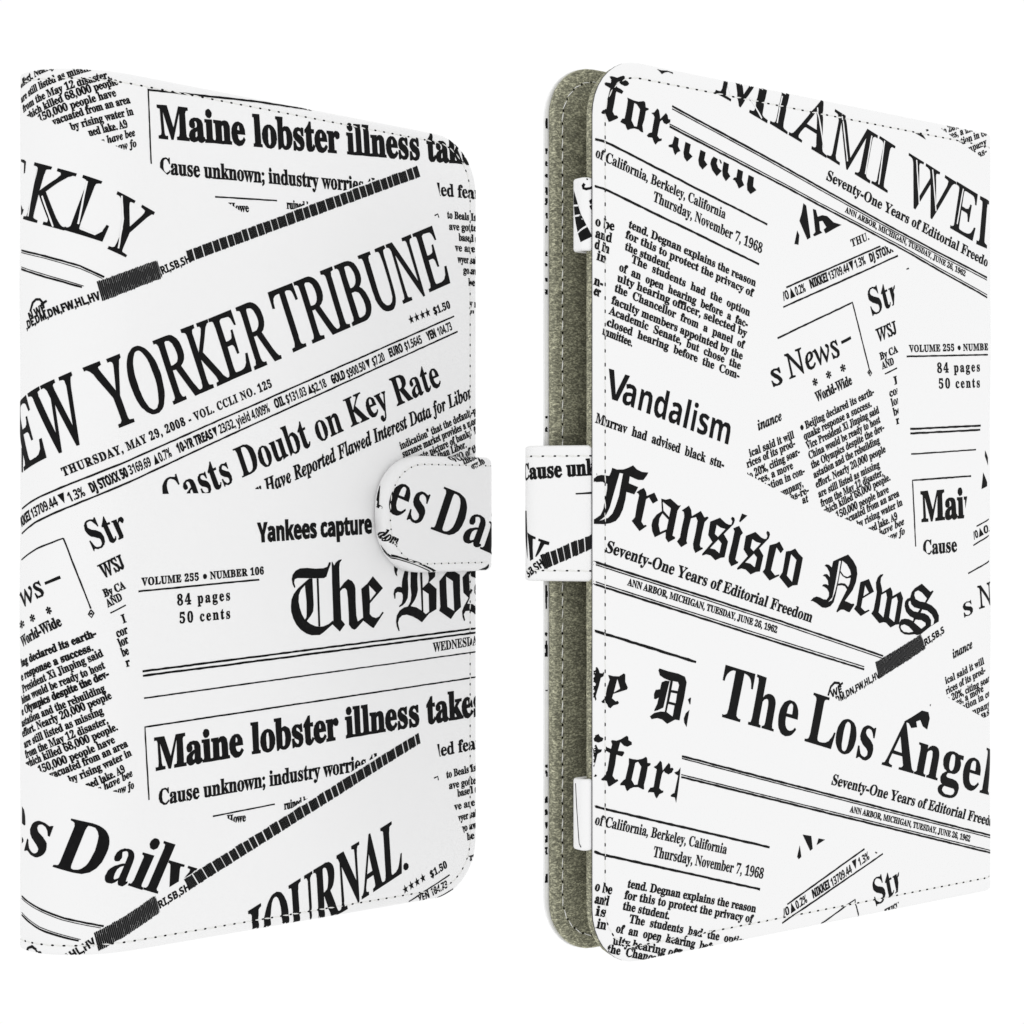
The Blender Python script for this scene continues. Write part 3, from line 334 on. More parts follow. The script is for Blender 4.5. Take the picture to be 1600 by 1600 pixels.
'Jm':(0.781,'1-*Z0c*d0J*}0C+K0H+s0W,P0p-@17.M1@.t1;/)1-/.0k/%0K.i0*.@/q-|/[-S/F-%/2,K.x+k.X*h->*h.J.M.R.t.M/).?/.../+-d.o-O.Y-;.>-%-x,m-Q,W-(,E,T,4+},#+F+q*h*Q*h+L.<+Z.~+P/8+(/?+%/X,?/j-</x,c-}--.X-P/+-s/L.9/e.]/s/%/x/P/p/k/U/s/,/h.E0-.r0K/:0k/T1./i1L/t1n/x2=/p2V/U2_/,2[.f2P.82?-Y1j,$1d+e1h+S1t+N2&+S2>+k2],;2t,,2W+^2<+<1~*}1e*k1H*_'),
'Jn':(0.532,'.?*X-u*b-]*{-U+J-Z+r-j,O.&-?.J.L.R.s.M/(.?/--v.|-N.W-%-x,m-Q,W-(,E,T,4+},#+F+q*h*Q*h+L.<+Z.~+P/8+(/?+%/X,?/j-</x,c-}--.X-P/+-s/L.9/e.]/s/%/x/P/p/k/U/s/+/p.i/e.:/Q-X.|+y.v+d.z+R/,+M/:+Q/I+a/p,:0+,+/j+]/N+:/5*{.w*i.Z*]'),
'Jo':(0.47,',C*X+s*^+K*m++++*m+K*]+t*W,F*Z,m*c-7*p-[+&.%+<.H+U.j+r/,,4/E,T/Z,w/l->/u-b/x.7/s.a/e/%/K/>/,/L._/Q.0/O-g/G-A/;,x/*,Q.p,/.V+j.;+K-x+1-U*w-3*g,j*[ ,N*|,n+,-0+L-K+}-e,Z-y-=.,-z.3.S.4.j../6-y/N-[/V-=/K,z/,,].X,E-{,:-[,*,y+z,=+v+f+|+?,2+('),
'Jp':(0.491,')J(I)J(f)d(i)u(p*.)1*:)V+T.V+Z.|+W/1+N/:+$/@+$/Y-2/x,o.l-G/I-}/m.U/x.u/t/3/j/H/U/X/=/c.x/f.P/c.(/Z-X/L-//;,c/%,;.h+s.J+P.-+5-i*y-G*h-%*[,_*X,E*[,.*d+u*q+U)Y+O)/+S(x+^(n,4(e,4(I ,L*~,o+--#+;-C+b-Q+y-m,R.&-0.6-h.<.%.@.O.=.j.5.|.(/+-t//-T/(-9.n,{.H,d-q,N-/,-+i,(+E,1++'),
'Jr':(0.388,'*Q*h+L.<+Z.~+P/8+(/?+%/X,?/j-</x,_-v-#.T-@/(-Z/J-u/d.:/u.M/x.n/q/$/X/+/3/).z.v.Y.d.K.J.F.7.I.%.S-i.k-Q._-7.=,s-a,Q,q,2+s+q*h'),
'Js':(0.376,',;*X+|*Z+[*c+-*r*l*n*]*]*B*b*],V*{,Q+/+_+Q+1,-*},M+(,b+;,h+[,_,%,M,B+u-)+R-Y+>.,+7.U+;.x+H/:+^/S+y/h,=/s,b/w-C/o-{/b.2/f.>/t.X/t.B.3.(.6-o.{-M/I,}/V,g/R,T/G,H/8,D/$,H.i,V.L-4-b-Q-9-g,s-t,P-x,.-v+p-p+W-e+B-U+/-C*y-/*l,r*b,W*Z'),
'Jt':(0.275,'+:*X*o*b*W*z*O+G*V+w+P/@*{/@*{/e+I/w+r04,;0R,^0x,~1G-L1G,}/j-s/j-h/@,r/@,%,M+w,%+s+c+w+P,&+J,:+S,S+p,u,A-1,2,p+c,S+>,8*}+w*j+X*]'),
'Jv':(0.423,'+T*X+T,#+Q-C+J.<+F.W+:/$+*/;*f/@*e/Z,D/x,N/n,W/O,a.z,h.;,l-R,m,8-9,f-W-3-p-V./.0.2.?.,.R-k.y-a/<-e/S-q/h.)/t.A/x.Y/s.n/f.w/W.~/4.x.e.d.3.B-T.)-/-f,c-A,7,t+f+l*Y'),
'Jw':(0.625,'+T*W+T+}+Q-@+N-p+F.U+:/#+*/;*f/@*e/Z,D/x,O/m,X/L,c.r,j.$,o,z.W/x.r/x/6,5/],c/|-107-T0L.%0S.A0M.T0/.x0#/=0(/T04/i0F/v0_/z0y/u11/g1:/W1A/218.Z0y-y0J-0/h,7.q+2.C*Y.&*W-h-g+t*Y'),
'Jy':(0.419,'*:(G*#(I)](X)M(n)H)+)L)B)Y)T)n)b*))f*G)]*u)E++)@+7)C+U)Z+t*$,,*L,/*^,*+9+w,:+e-D+V.%+C.i+1/9*}/C*X/D*X/a+//g+k/t,2/x,A/o,N/Q,[.~,}-9-7,#-V,^-o-4.$-^.0.#.3.<.,.Q-c.s-X/&-U/9-Y/Q-h/g-|/t.:/x.T/t.i/f.r/W.y/3.s.e.j.H.P-c./,r-_+}-H+S,r*a,V*:+})Q+b)5++(d*l(S*R(J'),
'P"':(0.354,'-L/y-x/y.41N.42l-52l-51N +T/y,$/y,<1N,<2l+=2l+=1N'),
'P$':(0.542,'0%1K/R1i.w1~.C2-.C2Q-J2Q-J2-,e1x,/1Z+c14+I0a+A0(+H/X+_/0,*.f,_.D-J.+-J+_,w+m,N+|,,,4+f,L+@,l+@+J,1*~,V*o,~*d-J*^-J)I.C)I.C*^/,*p/a+40*+_0?,40F,f0>-?0&-o/[.</).].C.u.C1..{0w/T0Y0%08 -J/5,r/M,S/l,J05,V0[,w0z-J1. .C-c.w-G/7-(/?,]/5,5.t+s.C+a'),
'P%':(0.68,'0F-90p-.11,m1<,C11+v0p+X0F+M/y+X/[+v/P,C/[,m/y-. 0F.*/q-}/E-g/#-D.i,u.a,C.i+m/#+A/E*{/q*f0F*]0x*f1G*|1j+B2$+n2-,C2$,u1j-D1G-g0x-} 1Q2Q0a2Q+[*],M*] ,h2P,62H+g22+D1l+.1@+%0k+.08+D/i+g/F,6/1,h/)-=/1-i/G.//j.E09.M0k.E1@./1l-i22-=2H ,h1a-51T-Q18-]0k-Q0A-50$,h/u,>0$+}0A+r0k+}18,>1T'),
"P'":(0.188,'+V/y,&/y,>1N,>2l+?2l+?1N'),
'P,':(0.219,'+H)I,0)m,W*F,f+&,[+Z,B+~+x,/+X,(+C+n+;+O+A+2+R*z+n*r+p*I+d)|+H)]'),
'P-':(0.323,'-x-h+5-h+5,d-x,d'),
'P.':(0.219,'+|+~+]+v+F+_+>+@+F*}+]*g+|*^,?*g,U*},^+@,U+_,?+v'),
'P/':(0.281,'*p*^+[*^-o2Q-&2Q'),
'P;':(0.219,'+J)L,/)o,V*H,e+3,[+d,D,*+{,7+Z,0+E+w+=+S+D+6+V*}+t*s+t*K+i*(+J)a ,^/7,U/U,?/m+|/u+]/m+F/U+>/7+F.t+].]+|.T,?.],U.t'),
'P▲':(1,'+=*h0G3I5R*h'),
'P▼':(1,'+=2x5R2x0G*8'),
'P●':(0.62,'.X+o.>+t-g,.-;,N,v,z,a-P,Z-m,Z.J,j/$-*/S-P/{.#0:.>0C.X0I/70I/R0C/m0:0@/{0h/S1(/$16.J16-m10-P0w,z0T,N0*,./R+t/7+o'),
'P★':(1,'-$*U.7./+@0*.s0*003v1J0*4{0*2)./3=*U00,p'),
'P✻':(1,'.|/G.D1&.>19.:1^.A2%.V2;.|2B/C2;/X2&/a1a/[17 .#.t,</5+q/A+L/Y+C/j+@/z+H0>+_0Z+~0h,=0c,W0Q,t06 /y.t1)061B0N1f0d1y0h2-0e2H0N2W0.2V/j2L/X2+/A1^/5 .h-O.U-V.:-s.2.*.2.R.:.e.U/$.h/-/5/-/F/$/c.e/k.R/k.*/c-t/F-W/5-O +}+q+^+}+G,>+@,^+C,o+L,~+q-;,<-G.#-e,t,F,W,+,=+v 1x+q1e+u1O,#1),F/y-e1^-G2*-;2M,~2V,o2Y,^2U,F2H,.25+w .|*:.V*B.A*X.:+$.D+U.|-5/Y+H/a*z/X*V/C*A'),
'S0':(0.572,'-z*]-G*b,w*n,O+%,/+A+o+g+W,6+G,g+;-B+3.$+1.i+4/X+<0A+I0}+]1T+y2$,?2G,j2a-?2p-z2u.P2q.}2f/G2P/j250*1m0@1A0Q0l0^040g/P0i.i0f-y0]-50N,T0;+}/{+Q/X+//0*r.X*c -z,#.A,+.[,?.o,c.{-8/(-w/*.i/(/Y.{0=.o0o.[16.A1K-z1R-V1K-<16-*0o,y0=,r/Y,p.i,r-w,y-8-*,d-<,?-V,+'),
'S1':(0.572,'-c*h-c/F-g0}-10J,8/c+H0e-~2j/F2j/F*h'),
'S2':(0.572,'+5*h+5+x-X.C.4.~.X/S.n0#.u0Q.r0m.k1(.]18.J1D.51K-w1M-Z1K-?1E-$1:,H0u,,0^+31g+_2.,42L,n2f-32n-W2r.&2t.T2q.~2i/G2X/h2F0&2.0<1n0K1N0T1-0W0e0T0=0M/t0@/P0./0/r.k/T.I/5.(.B-7-?,:-?,30m,30m*h'),
'S3':(0.572,'-O*],}*_,O*d,%*l+X*w+3+*+3,Q+t,7,[,&-?+}-r,$.<,..X,>.l,S.v,p.z-4.s-X.]-u.4.,-s.2-N.6,H.7,H/R-N/S-r/X.2/a.F/j.b0(.n0G.l0r.e1+.V1;.B1G.(1O-b1Q-?1O,}1I,b1?+|0x+42,+R2?+t2P,>2_,h2k-92r-m2t.V2o/72_/i2F022#0H1S0O0|0J0L0;0$/}/^/]/C/7//.i.|.i.y/C.o/p.[08.C0P.#0a-W0f-+0c,]0V,70F+o0.+O/i+5/@*z.m*k.5*a'),
'S4':(0.572,'.D*h.D,H*y,H*y-X.L2j0$2j0$-f0}-f0},H0$,H0$*h ,J-f.D-f.D/N.J0o.F0o.30F-v/z'),
'S5':(0.572,'-L*],^*b,<*h+X*y+>+*+>,S+X,G,>,2,b,+-G,$-r,(.9,1.T,@.j,V.v,u.z-=.j-{.8.D-B.P,w.N,/.@+L.b+i2j0-2j0-1A-91A-,/i-P/p../s.X/p/$/h/I/X/k/E0*/,0@.j0Q.E0[-y0_-J0V,[0>+y/q+E/O+./**v.Y*i.)*a'),
'S6':(0.572,'.**]-T*b-(*m,X+$,3+?+o+c+S,2+@,g+4-G+0.1+4/*+9/R+A/{+K0F+Y0l+k14,%1S,>1r,]21-$2G-L2X-{2h.S2o/22r/e2p092k091I/j1Q/<1S._1P.01G-f17-G0}-10c,{0B,p/y,h/P,d/%,j/%,y/<-1/P-H/c-f/p.,/x.Q/{/2/t/f/a04/>0S.l0g.30m-I0f,Z0N+y0*+E/R*{.r*e .&+~.C,%.[,1.q,A/%,Z//,{/2-G//-i/&.*.u.@.b.Q.H.[.*._-[.X-:.E,}.*,r-n,o-T,t-)-),Y-E,8-V,,-l,$'),
'S7':(0.572,'+~*h/#1B+(1B+(2j0m2j0m1d-j*h'),
'S8':(0.572,'-{*]-/*d,J*u+s+6+M+]+7,2+0,k+4->+B-h+X..+w.J,<.d,b.y,B/3,%/L+i/i+U0,+J0P+F0z+J1C+T1e+h2$,$2<,A2O,d2_-,2k-R2q-{2s.H2q.p2k/92_/Y2O/v2<022$0D1d0N1B0R0y0N0O0B0,0./i/n/L/N/6/+.}/].^00.:0R-i0_-N0h-30j,o0f,G0Z,$0H+a01+D/n+-/I*v.}*i.O*a -{/c.J/{.l0?.u0T.x0n.u1).m1;._1I.L1T.71Z-c1Z-L1T-;1I--1;-$1),}0n-$0U-.0A-N/| -y+t.@+w.],#.t,1/),C/2,X/5,s/.-9/$-G.g-c.G-y-t.9-U.*-<-t-&-a,r-J,h-3,e,t,h,Z,q,D-$,2-;,#-V+w'),
'S9':(0.572,',h*],5*_+a*e+a,*,0+~,]+{-:+~-j,-.4,<.Q,R.j,n.z-2/*-U/2-~/6.M/0.M.|.7.i-~.R-m.7-_-p-V-D-S,f-Z,4-o+f.5+E.d+3/@+-0*+40t+J1U+q2.,F2S-)2k-p2r.D2n.r2c/@2N/g240+1m0E1A0X0i0f0,0j/B0i.t0a-}0X-S0M--0@,d0.,?/u+{/Y+[/<+B.u+,.L*u-z*h-E*a -p.p.>.w.a//.x/I/&/b/+/z/%0K.q0v.T1;.C1G./1N-s1P-U1M-=1C-)12,t0u,k0S,h0,,k/g,s/I-$/3-8.}-P.s'),
'SA':(0.69,'*h*h-W2m/_2m2P*h0a*h0+,_-2,_,W*h -X.+/b.+/+/z.[1U.70.'),
'SB':(0.672,'+i*h+i2j.:2j.r2h/H2d/u2Z0@2N0b2@101z1H1I1P0g1M0>1C/w13/W0y/?0]/.0;/#0;.z0j.l15.Q1D.@1Q.+1Z-m1b-M1d-*1Z,G1C+o0w+D0A+$/Z*n.i*h -L/X.K/X.t/Z/8/c/M/o/]0#/f08/i0Q/f0l/Z1#/I13/11=.l1C.C1E-L1E -L,1.V,1/%,4/E,=/],L/m,a/v,y/y-9/v-R/m-i/[-{/D...~.6.Q.9-L.9'),
'SD':(0.74,'+i*h+i2j.<2j/*2f/m2V0L2@1%1|1Q1S1u0~240E2C/^2H.p2D.)28-E1~,i1a,81;+k0i+H04+./T*w.o*l.%*h -L,1.4,1/*,:/i,W0:--0T-p0^.l0W/Y0F0:0)0h/Z1,/(1?.D1E-L1E'),
'SE':(0.56,'+i*h+i2j0E2j0E1E-L1E-L/Z03/Z03.7-L.7-L,10E,10E*h'),
'SF':(0.549,'+i*h+i2j0C2j0C1E-J1E-J/?01/?01-w-J-w-J*h'),
'SG':(0.724,'//*].K*b-o*m-<+$,k+?,D+c,$,1+h,c+U-?+J-~+G.j+L/V+Z0>+u0z,;1R,g1~-?2E-d2U..2d.W2m/)2r/X2t0$2s0J2o1:2^1|2F1H1%11110V1B/w1L/W1M/-1J.b1@.>1/-{0s-b0U-K04-=/h-4/;-1.g-3.8-9-j-D-B-S,|-i,^.&,F.E,6.k,+/9,(/a,)0@,20@-p.m-p.m/:1}/:1}+,1U*{0b*i05*c/b*^'),
'SH':(0.765,'+i*h+i2j-L2j-L/[0]/[0]2j2A2j2A*h0]*h0].6-L.6-L*h'),
'SI':(0.389,'+-*h+-+e,+,2,+1C+-1m+-2j.i2j.i1m-k1C-k,2.i+e.i*h'),
'SJ':(0.331,'*w(F*Q(H)w(Q)w)x*>)q*e)n*~)q+G*%+[*C+d*X+i+:+i2j-L2j-L+;-I*[-?*)-/)Y,u)6,X(v,9(b+p(Q+G(I'),
'SK':(0.664,'+i*h+i2j-L2j-L/,-u/g./0&0>2j242j/F/726*h0<*h.3./-L-Z-L*h'),
'SL':(0.565,'+i*h+i2j-L2j-L,10e,10e*h'),
'SM':(0.943,'+i*h+i2j.*2j/|,]0#,]2$2j4A2j4A*h2h*h2h.T2l0)2o1%2k1%0e*h/1*h-71&-31&-80)-<.j-<*h'),
'SN':(0.813,'+i*h+i2j-v2j1F,i1I,i1D-s1B.|1B2j2s2j2s*h0e*h-70n-30n-9/a-<.R-<*h'),
'SO':(0.796,'/7*].G*c-b*r-)+1,T+T,/,%+m,Y+W-:+K-}+G.k+K/W+W0>+m0z,/1R,T1~-)2F-b2a.H2p/82u0(2p0i2a1E2F1u1~2?1Q2[0z2r0=2~/V3&.j2~-|2r-:2[,X2?,%1u+T1E+10i*r0&*c /7,)/t,00G,F0k,l1&-A15-~1:.j15/U1&070k0i0G12/t1G/81N.W1G.)12-a0i-G07-9/U-4.j-9-~-G-A-a,l.(,F.V,0'),
'SR':(0.66,'+i*h+i2j.,2j.e2h/<2a/i2U032F0R230z1e161-1>0D1<0$16/c1+/G0h.w0T.d0).E/m.922*h0<*h.D-o-L-o-L*h -L/6.#/6.Q/9.w/A/7/O/I/d/S/}/W0@/S0a/H0y/51/.t1;.N1C-|1E-L1E'),
'SS':(0.551,'-S*]-&*_,U*e,-*m+b*y+;+.+;,d,(,F,r,/-;,)-a,&.(,).B,1.V,<.e,L.l,_.o,u.k-3.[-I.E-[-b.#-*.>,K.^,%.}+q/4+T/_+K/y+E0:+C0Y+J1;+b1o,+2<,]2Z->2n.*2t.O2s.t2n/;2g0(2O0L2@/v0~/71:.[1H.$1M-f1K-N1D-<19-/1*-(0t-$0_-)0F-402-G/}.*/Y.x/4/W.j/q.T0*.>0:.%0F-f0M-D0O,|0G,?01+g/e+;/F+&.~*r.V*g.**_'),
'ST':(0.579,'-1*h-11C*|1C*|2j1%2j1%1C.q1C.q*h'),
'SU':(0.756,'.{*].C*a-m*j-@*x,u+1,S+K,8+l,#,4+p,Z+g-++d-Y+d2j-G2j-G-r-K-;-W,m-m,M..,9.R,-/#,)/Q,-/w,:06,P0I,q0T-?0X-s0X2j2=2j2=-W29-&2/,T1w,*1]+a1;+?0n+$0=*m/a*b'),
'SV':(0.65,'-M*h*h2j,M2j.%-n.A,Z.G,8.R,p.n-~0A2j2(2j/@*h'),
'SW':(0.967,',l*h*h2j,I2j-S-}-g,z-p,=-}-6.6.</E2j0}2j24./2E-62R,=2[,z2w.F3y2j5Z2j3V*h1]*h0T.{0<0:030p0)02/m.z.f*h'),
'SX':(0.667,'*h*h-H.t*w2j,l2j.R/t072j2(2j/S.l29*h0>*h.J-k,V*h'),
'SY':(0.624,'-H*h-H-n*h2j,X2j.:/M/x2j1i2j/,-s/,*h'),
'Sa':(0.604,'-.*],Y*c,1*q+i+-+L+O+<+|+7,W+>-3+R-_+v.%,J.=-..L-{.S/%.V.~//.w/D.j/T.X/a.C/h.*/j-O/e-5/],B/@+l0L,/0Z,t0r->0y-e0~.01#.v0z/S0j0%0N0G0(0Z/Q0c.p0c*h/R*h/5+W/1+W.t+<.Z+&.@*r-~*g-X*_ -h+r.++u.F,#._,4.r,I.},f/%-+/%-X.E-V-u-R-R-J-:-<-*-*,|,p,y,V,{,A-&,1-A+x'),
'Sc':(0.514,'..*]-X*a-.*i,d*v,@+.,#+G+g+g+R,0+E,Z+=-2+:-k+>.O+I/,+]/Z+x0&,<0F,d0_-30q-c0{.;0~.a0}/C0s/x0c030W/b/=/3/M.e/Y.;/^-l/V-J/C-3.}-$.L,{-l,~-8-.,k-?,J-V,4-t,&.;+~.w,)/M,9/},R/}+,/L*o.s*b'),
'Sd':(0.633,'-V*],x*f,E*~+u+K+a+l+O,6+C,b+<-6+:-m+<.G+C.y+O/H+a/o+v04,F0],z0v-Z0~.%0{.F0t.d0g.|0T/50A/E0,/J0,/C0Z/?1@/?3=0}3=0}*h/d*h/E+T/?+T//+?.v++.^*u.B*h-}*a .1+|.V,$.u,1//,E/=,d/F--/I-Z/F.B/>.m/1/2.w/I.V/W.//]-l/W-P/I-;/1-+.l,}.A,z-k,}-8-+,k-;,J-P,3-m,%'),
'Se':(0.591,'.G*]-m*a-;*l,j*|,A+9+{+X+_,$+J,R+>--+:-j+>.K+H/(+[/U+u/~,80C,]0]-,0p-Y0z.10~.y0w/Z0a020<0W/e0o/%0v.60v-G,z-G-#,{-1,X-E,=-a,).&+x.N+t.r+u/U,#07,70U,D0U+*0:*y/Y*h/:*b ,}.Q/A.Q/>.r/5/3/&/K.n/^.R/i.2/m-r/j-X/a-C/O-3/9-(.w'),
'Si':(0.305,',81a+o1o+a1|+X24+U2M+X2h+a2{+o3-,83;,d3;--3--:2{-B2h-E2M-B24-:1|--1o,d1a +[*h+[0t->0t->*h'),
'Sk':(0.62,'+[*h+[3=->3=->/M-;.j-6.+-d.f-{/$/b0t1V0t//.71e*h/k*h.$-8->,_->*h'),
'Sl':(0.305,'+[*h+[3=->3=->*h'),
'Sm':(0.982,'+[*h+[0t,v0t-/0,-70,-J0E-c0Z-}0k.@0v._0|/#0~/J0|/n0u010j0K0Y0b0E0s0,1$0,180E1O0Z1m0k2/0v2N0|2o0~3M0y3~0i4H0L4d0%4t/M4y.h4y*h3;*h3;.A32/*2r/Q2B/_1y/Y1[/K1G/419.o11.E1.-o1.*h/K*h/K.A/B/*/&/Q.R/_.-/Y-k/I-U//-H.g-A.8->-]->*h'),
'Sn':(0.657,'+[*h+[0t,v0t-/0,-70,-J0E-d0Z.%0k.D0v.g0|/-0~/f0y0:0i0c0L1$0%17/M1=.h1=*h/Z*h/Z.A/X.g/Q/*/E/@/4/Q.y/[.[/_.2/Y-n/I-W//-I.g-A.8->-]->*h'),
'Sp':(0.633,'+[((+[0t,}0t-70+->0+-N0@-d0S-{0f.;0s.[0{/&0~/b0v090]0e040z/p1//I1:.z1A.I1C-o1A-81:,c1.,70x+m0c+K06*~/^*f.~*].W*_.8*h-y*s-c+&->+I-6+I-=*n->*R->(( .R+~.s,(/1,6/D,N/R,p/Z->/^-q/R.q/0/L.P/_.-/Z-m/N-W/:-J.y-B.R->.$-A-=-H,p-U,N-k,6.-,('),
'Sr':(0.454,'+[*h+[0t,u0t-0/q-7/q-I01-a0I-{0_.=0q._0{/(0~/Z0z/O/E.~/J.e/H.3/=-x/2-e.~-S.l-H.T-@.8->-s->*h'),
'Ss':(0.497,'-=*],Q*a,4*f+V*t+;*~+;,E+Y,8,A,#-&+s-]+s.(,#.5,3.:,F.2,a-m,z,V-R+}-q+i.$+J.J+A.b+<.{+:/=+A/m+T08+w0V,H0m,~0z-b0~.I0z/.0l/p0Q/A/?.h/S.6/d-_/i-9/e,~/W,w/C-$/+-1.|-X.g.S.A/-.%/B-s/c-L/n-6/t,w/v,V/o+~/Z+Q/9+/.g*r.+*c'),
'St':(0.434,'-f*]-E*_-&*e,h*n,N*{,9+3,(+K+w+j+o,4+m,a+m/[+#/[+#0A+x0u,H24-N24-N0t/50t/5/[-N/[-N,a-R,D-b,0-w,$.6+|.h,%/;,2/;*w.q*k.@*a'),
'Su':(0.657,'-j*]-1*c,[*s,4+3+r+Y+_,2+X,t+X0t-;0t-;->-=,u-D,V-P,?-c,.-y,#.:+|.e,%/),6/>,P/L,u/T-F/W-~/W0t1:0t1:*h/|*h/h+S/_+S/K+:/3+$.r*q.Q*f.0*_'),
'Sy':(0.569,'+}((+O(*+/(0+/)M+Y)G,.)J,G)T,])e,n)z,|*6-4*l*h0t,W0t-g-J-n-4-|,D.*,x.6-J/B0t100t.T){.<)E-y(v-R(R-)(;,T(-'),
}
for k_, (adv_, ps_) in RAW.items(): GLY[k_] = (adv_, [dec(q) for q in ps_.split(' ')] if ps_ else [])
def find(font, ch):
    for k in (font + ch, ('B' if font in 'IJ' else 'S') + ch, 'P' + ch, 'B' + ch):
        if k in GLY: return k
    return None
def area2(p): return sum(p[i - 1][0] * p[i][1] - p[i][0] * p[i - 1][1] for i in range(len(p)))
def inside(p, q):
    x, y = p; c = False
    for i in range(len(q)):
        x1, y1 = q[i - 1]; x2, y2 = q[i]
        if (y1 > y) != (y2 > y) and x < (x2 - x1) * (y - y1) / (y2 - y1) + x1: c = not c
    return c
def grow(ps, w):
    out = []
    for i, p in enumerate(ps):
        hole = sum(inside(p[0], q) for j, q in enumerate(ps) if j != i) % 2
        if (area2(p) > 0) == bool(hole): p = p[::-1]
        n = len(p); r = []
        for k in range(n):
            a, b, c = p[k - 1], p[k], p[(k + 1) % n]
            e1 = (b[0] - a[0], b[1] - a[1]); e2 = (c[0] - b[0], c[1] - b[1])
            l1 = hypot(*e1) or 1e-9; l2 = hypot(*e2) or 1e-9
            n1 = (e1[1] / l1, -e1[0] / l1); n2 = (e2[1] / l2, -e2[0] / l2)
            m = (n1[0] + n2[0], n1[1] + n2[1]); q = max(m[0] ** 2 + m[1] ** 2, .8)
            r.append((b[0] + m[0] * 2 * w / q, b[1] + m[1] * 2 * w / q))
        out.append(r)
    return out
def tess(ps):
    flat = [q for p in ps for q in p]
    # one piece of outline with its own holes at a time
    outs = []; holes = []
    for i, p in enumerate(ps):
        dep = sum(inside(p[0], q) for j, q in enumerate(ps) if j != i)
        (holes if dep % 2 else outs).append(i)
    tr = []
    for i in outs:
        grp = [i] + [h for h in holes if inside(ps[h][0], ps[i])]
        loc = [q for g in grp for q in ps[g]]
        for t in tessellate_polygon([[Vector((x, y, 0)) for x, y in ps[g]] for g in grp]): tr.append([loc[k] for k in t])
    return tr
from mathutils.geometry import delaunay_2d_cdt
BT = {}
def base_tris(k):
    """triangles of a letter; overlapping strokes stay filled, counters stay open"""
    if k in BT: return BT[k]
    ps = GLY[k][1]; V = []; Ed = []
    for q in ps:
        n0 = len(V); n = len(q)
        V += [Vector(p) for p in q]; Ed += [(n0 + i, n0 + (i + 1) % n) for i in range(n)]
    if not V: BT[k] = []; return []
    vo, _, fo, _, _, _ = delaunay_2d_cdt(V, Ed, [], 1, 1e-5)
    out = []
    for f in fo:
        tri = [(vo[i].x, vo[i].y) for i in f]
        cx = sum(p[0] for p in tri) / len(tri); cy = sum(p[1] for p in tri) / len(tri)
        wn = 0
        for q in ps:
            for i in range(len(q)):
                x1, y1 = q[i - 1]; x2, y2 = q[i]
                if (y1 > cy) != (y2 > cy) and cx < (x2 - x1) * (cy - y1) / (y2 - y1) + x1: wn += 1 if y2 > y1 else -1
        if wn:
            for i in range(1, len(tri) - 1): out.append([tri[0], tri[i], tri[i + 1]])
    BT[k] = out
    return out
TC = {}
def glyph(k, w, r):
    """triangles of a letter, set r times as wide as high and fattened by w thousandths of an em all round"""
    if (k, w, r) not in TC:
        out = [[(x * r, y) for x, y in t] for t in base_tris(k)]
        if w > 0:
            m_ = w / 1000.0
            big = max(GLY[k][1], key=lambda q: abs(area2(q))) if GLY[k][1] else []
            sg = 1 if big and area2(big) > 0 else -1
            for q in GLY[k][1]:
                p = [(x * r, y) for x, y in q]; n = len(p); o = []
                for i in range(n):
                    a, b, c = p[i - 1], p[i], p[(i + 1) % n]
                    e1 = (b[0] - a[0], b[1] - a[1]); e2 = (c[0] - b[0], c[1] - b[1])
                    l1 = hypot(*e1) or 1e-9; l2 = hypot(*e2) or 1e-9
                    mx_ = e1[1] / l1 + e2[1] / l2; my_ = -e1[0] / l1 - e2[0] / l2
                    z = max(mx_ ** 2 + my_ ** 2, 1.0)
                    o.append((b[0] + sg * mx_ * 2 * m_ / z, b[1] + sg * my_ * 2 * m_ / z))
                for i in range(n):
                    out.append([p[i - 1], p[i], o[i]]); out.append([p[i - 1], o[i], o[i - 1]])
        TC[(k, w, r)] = out
    return TC[(k, w, r)]
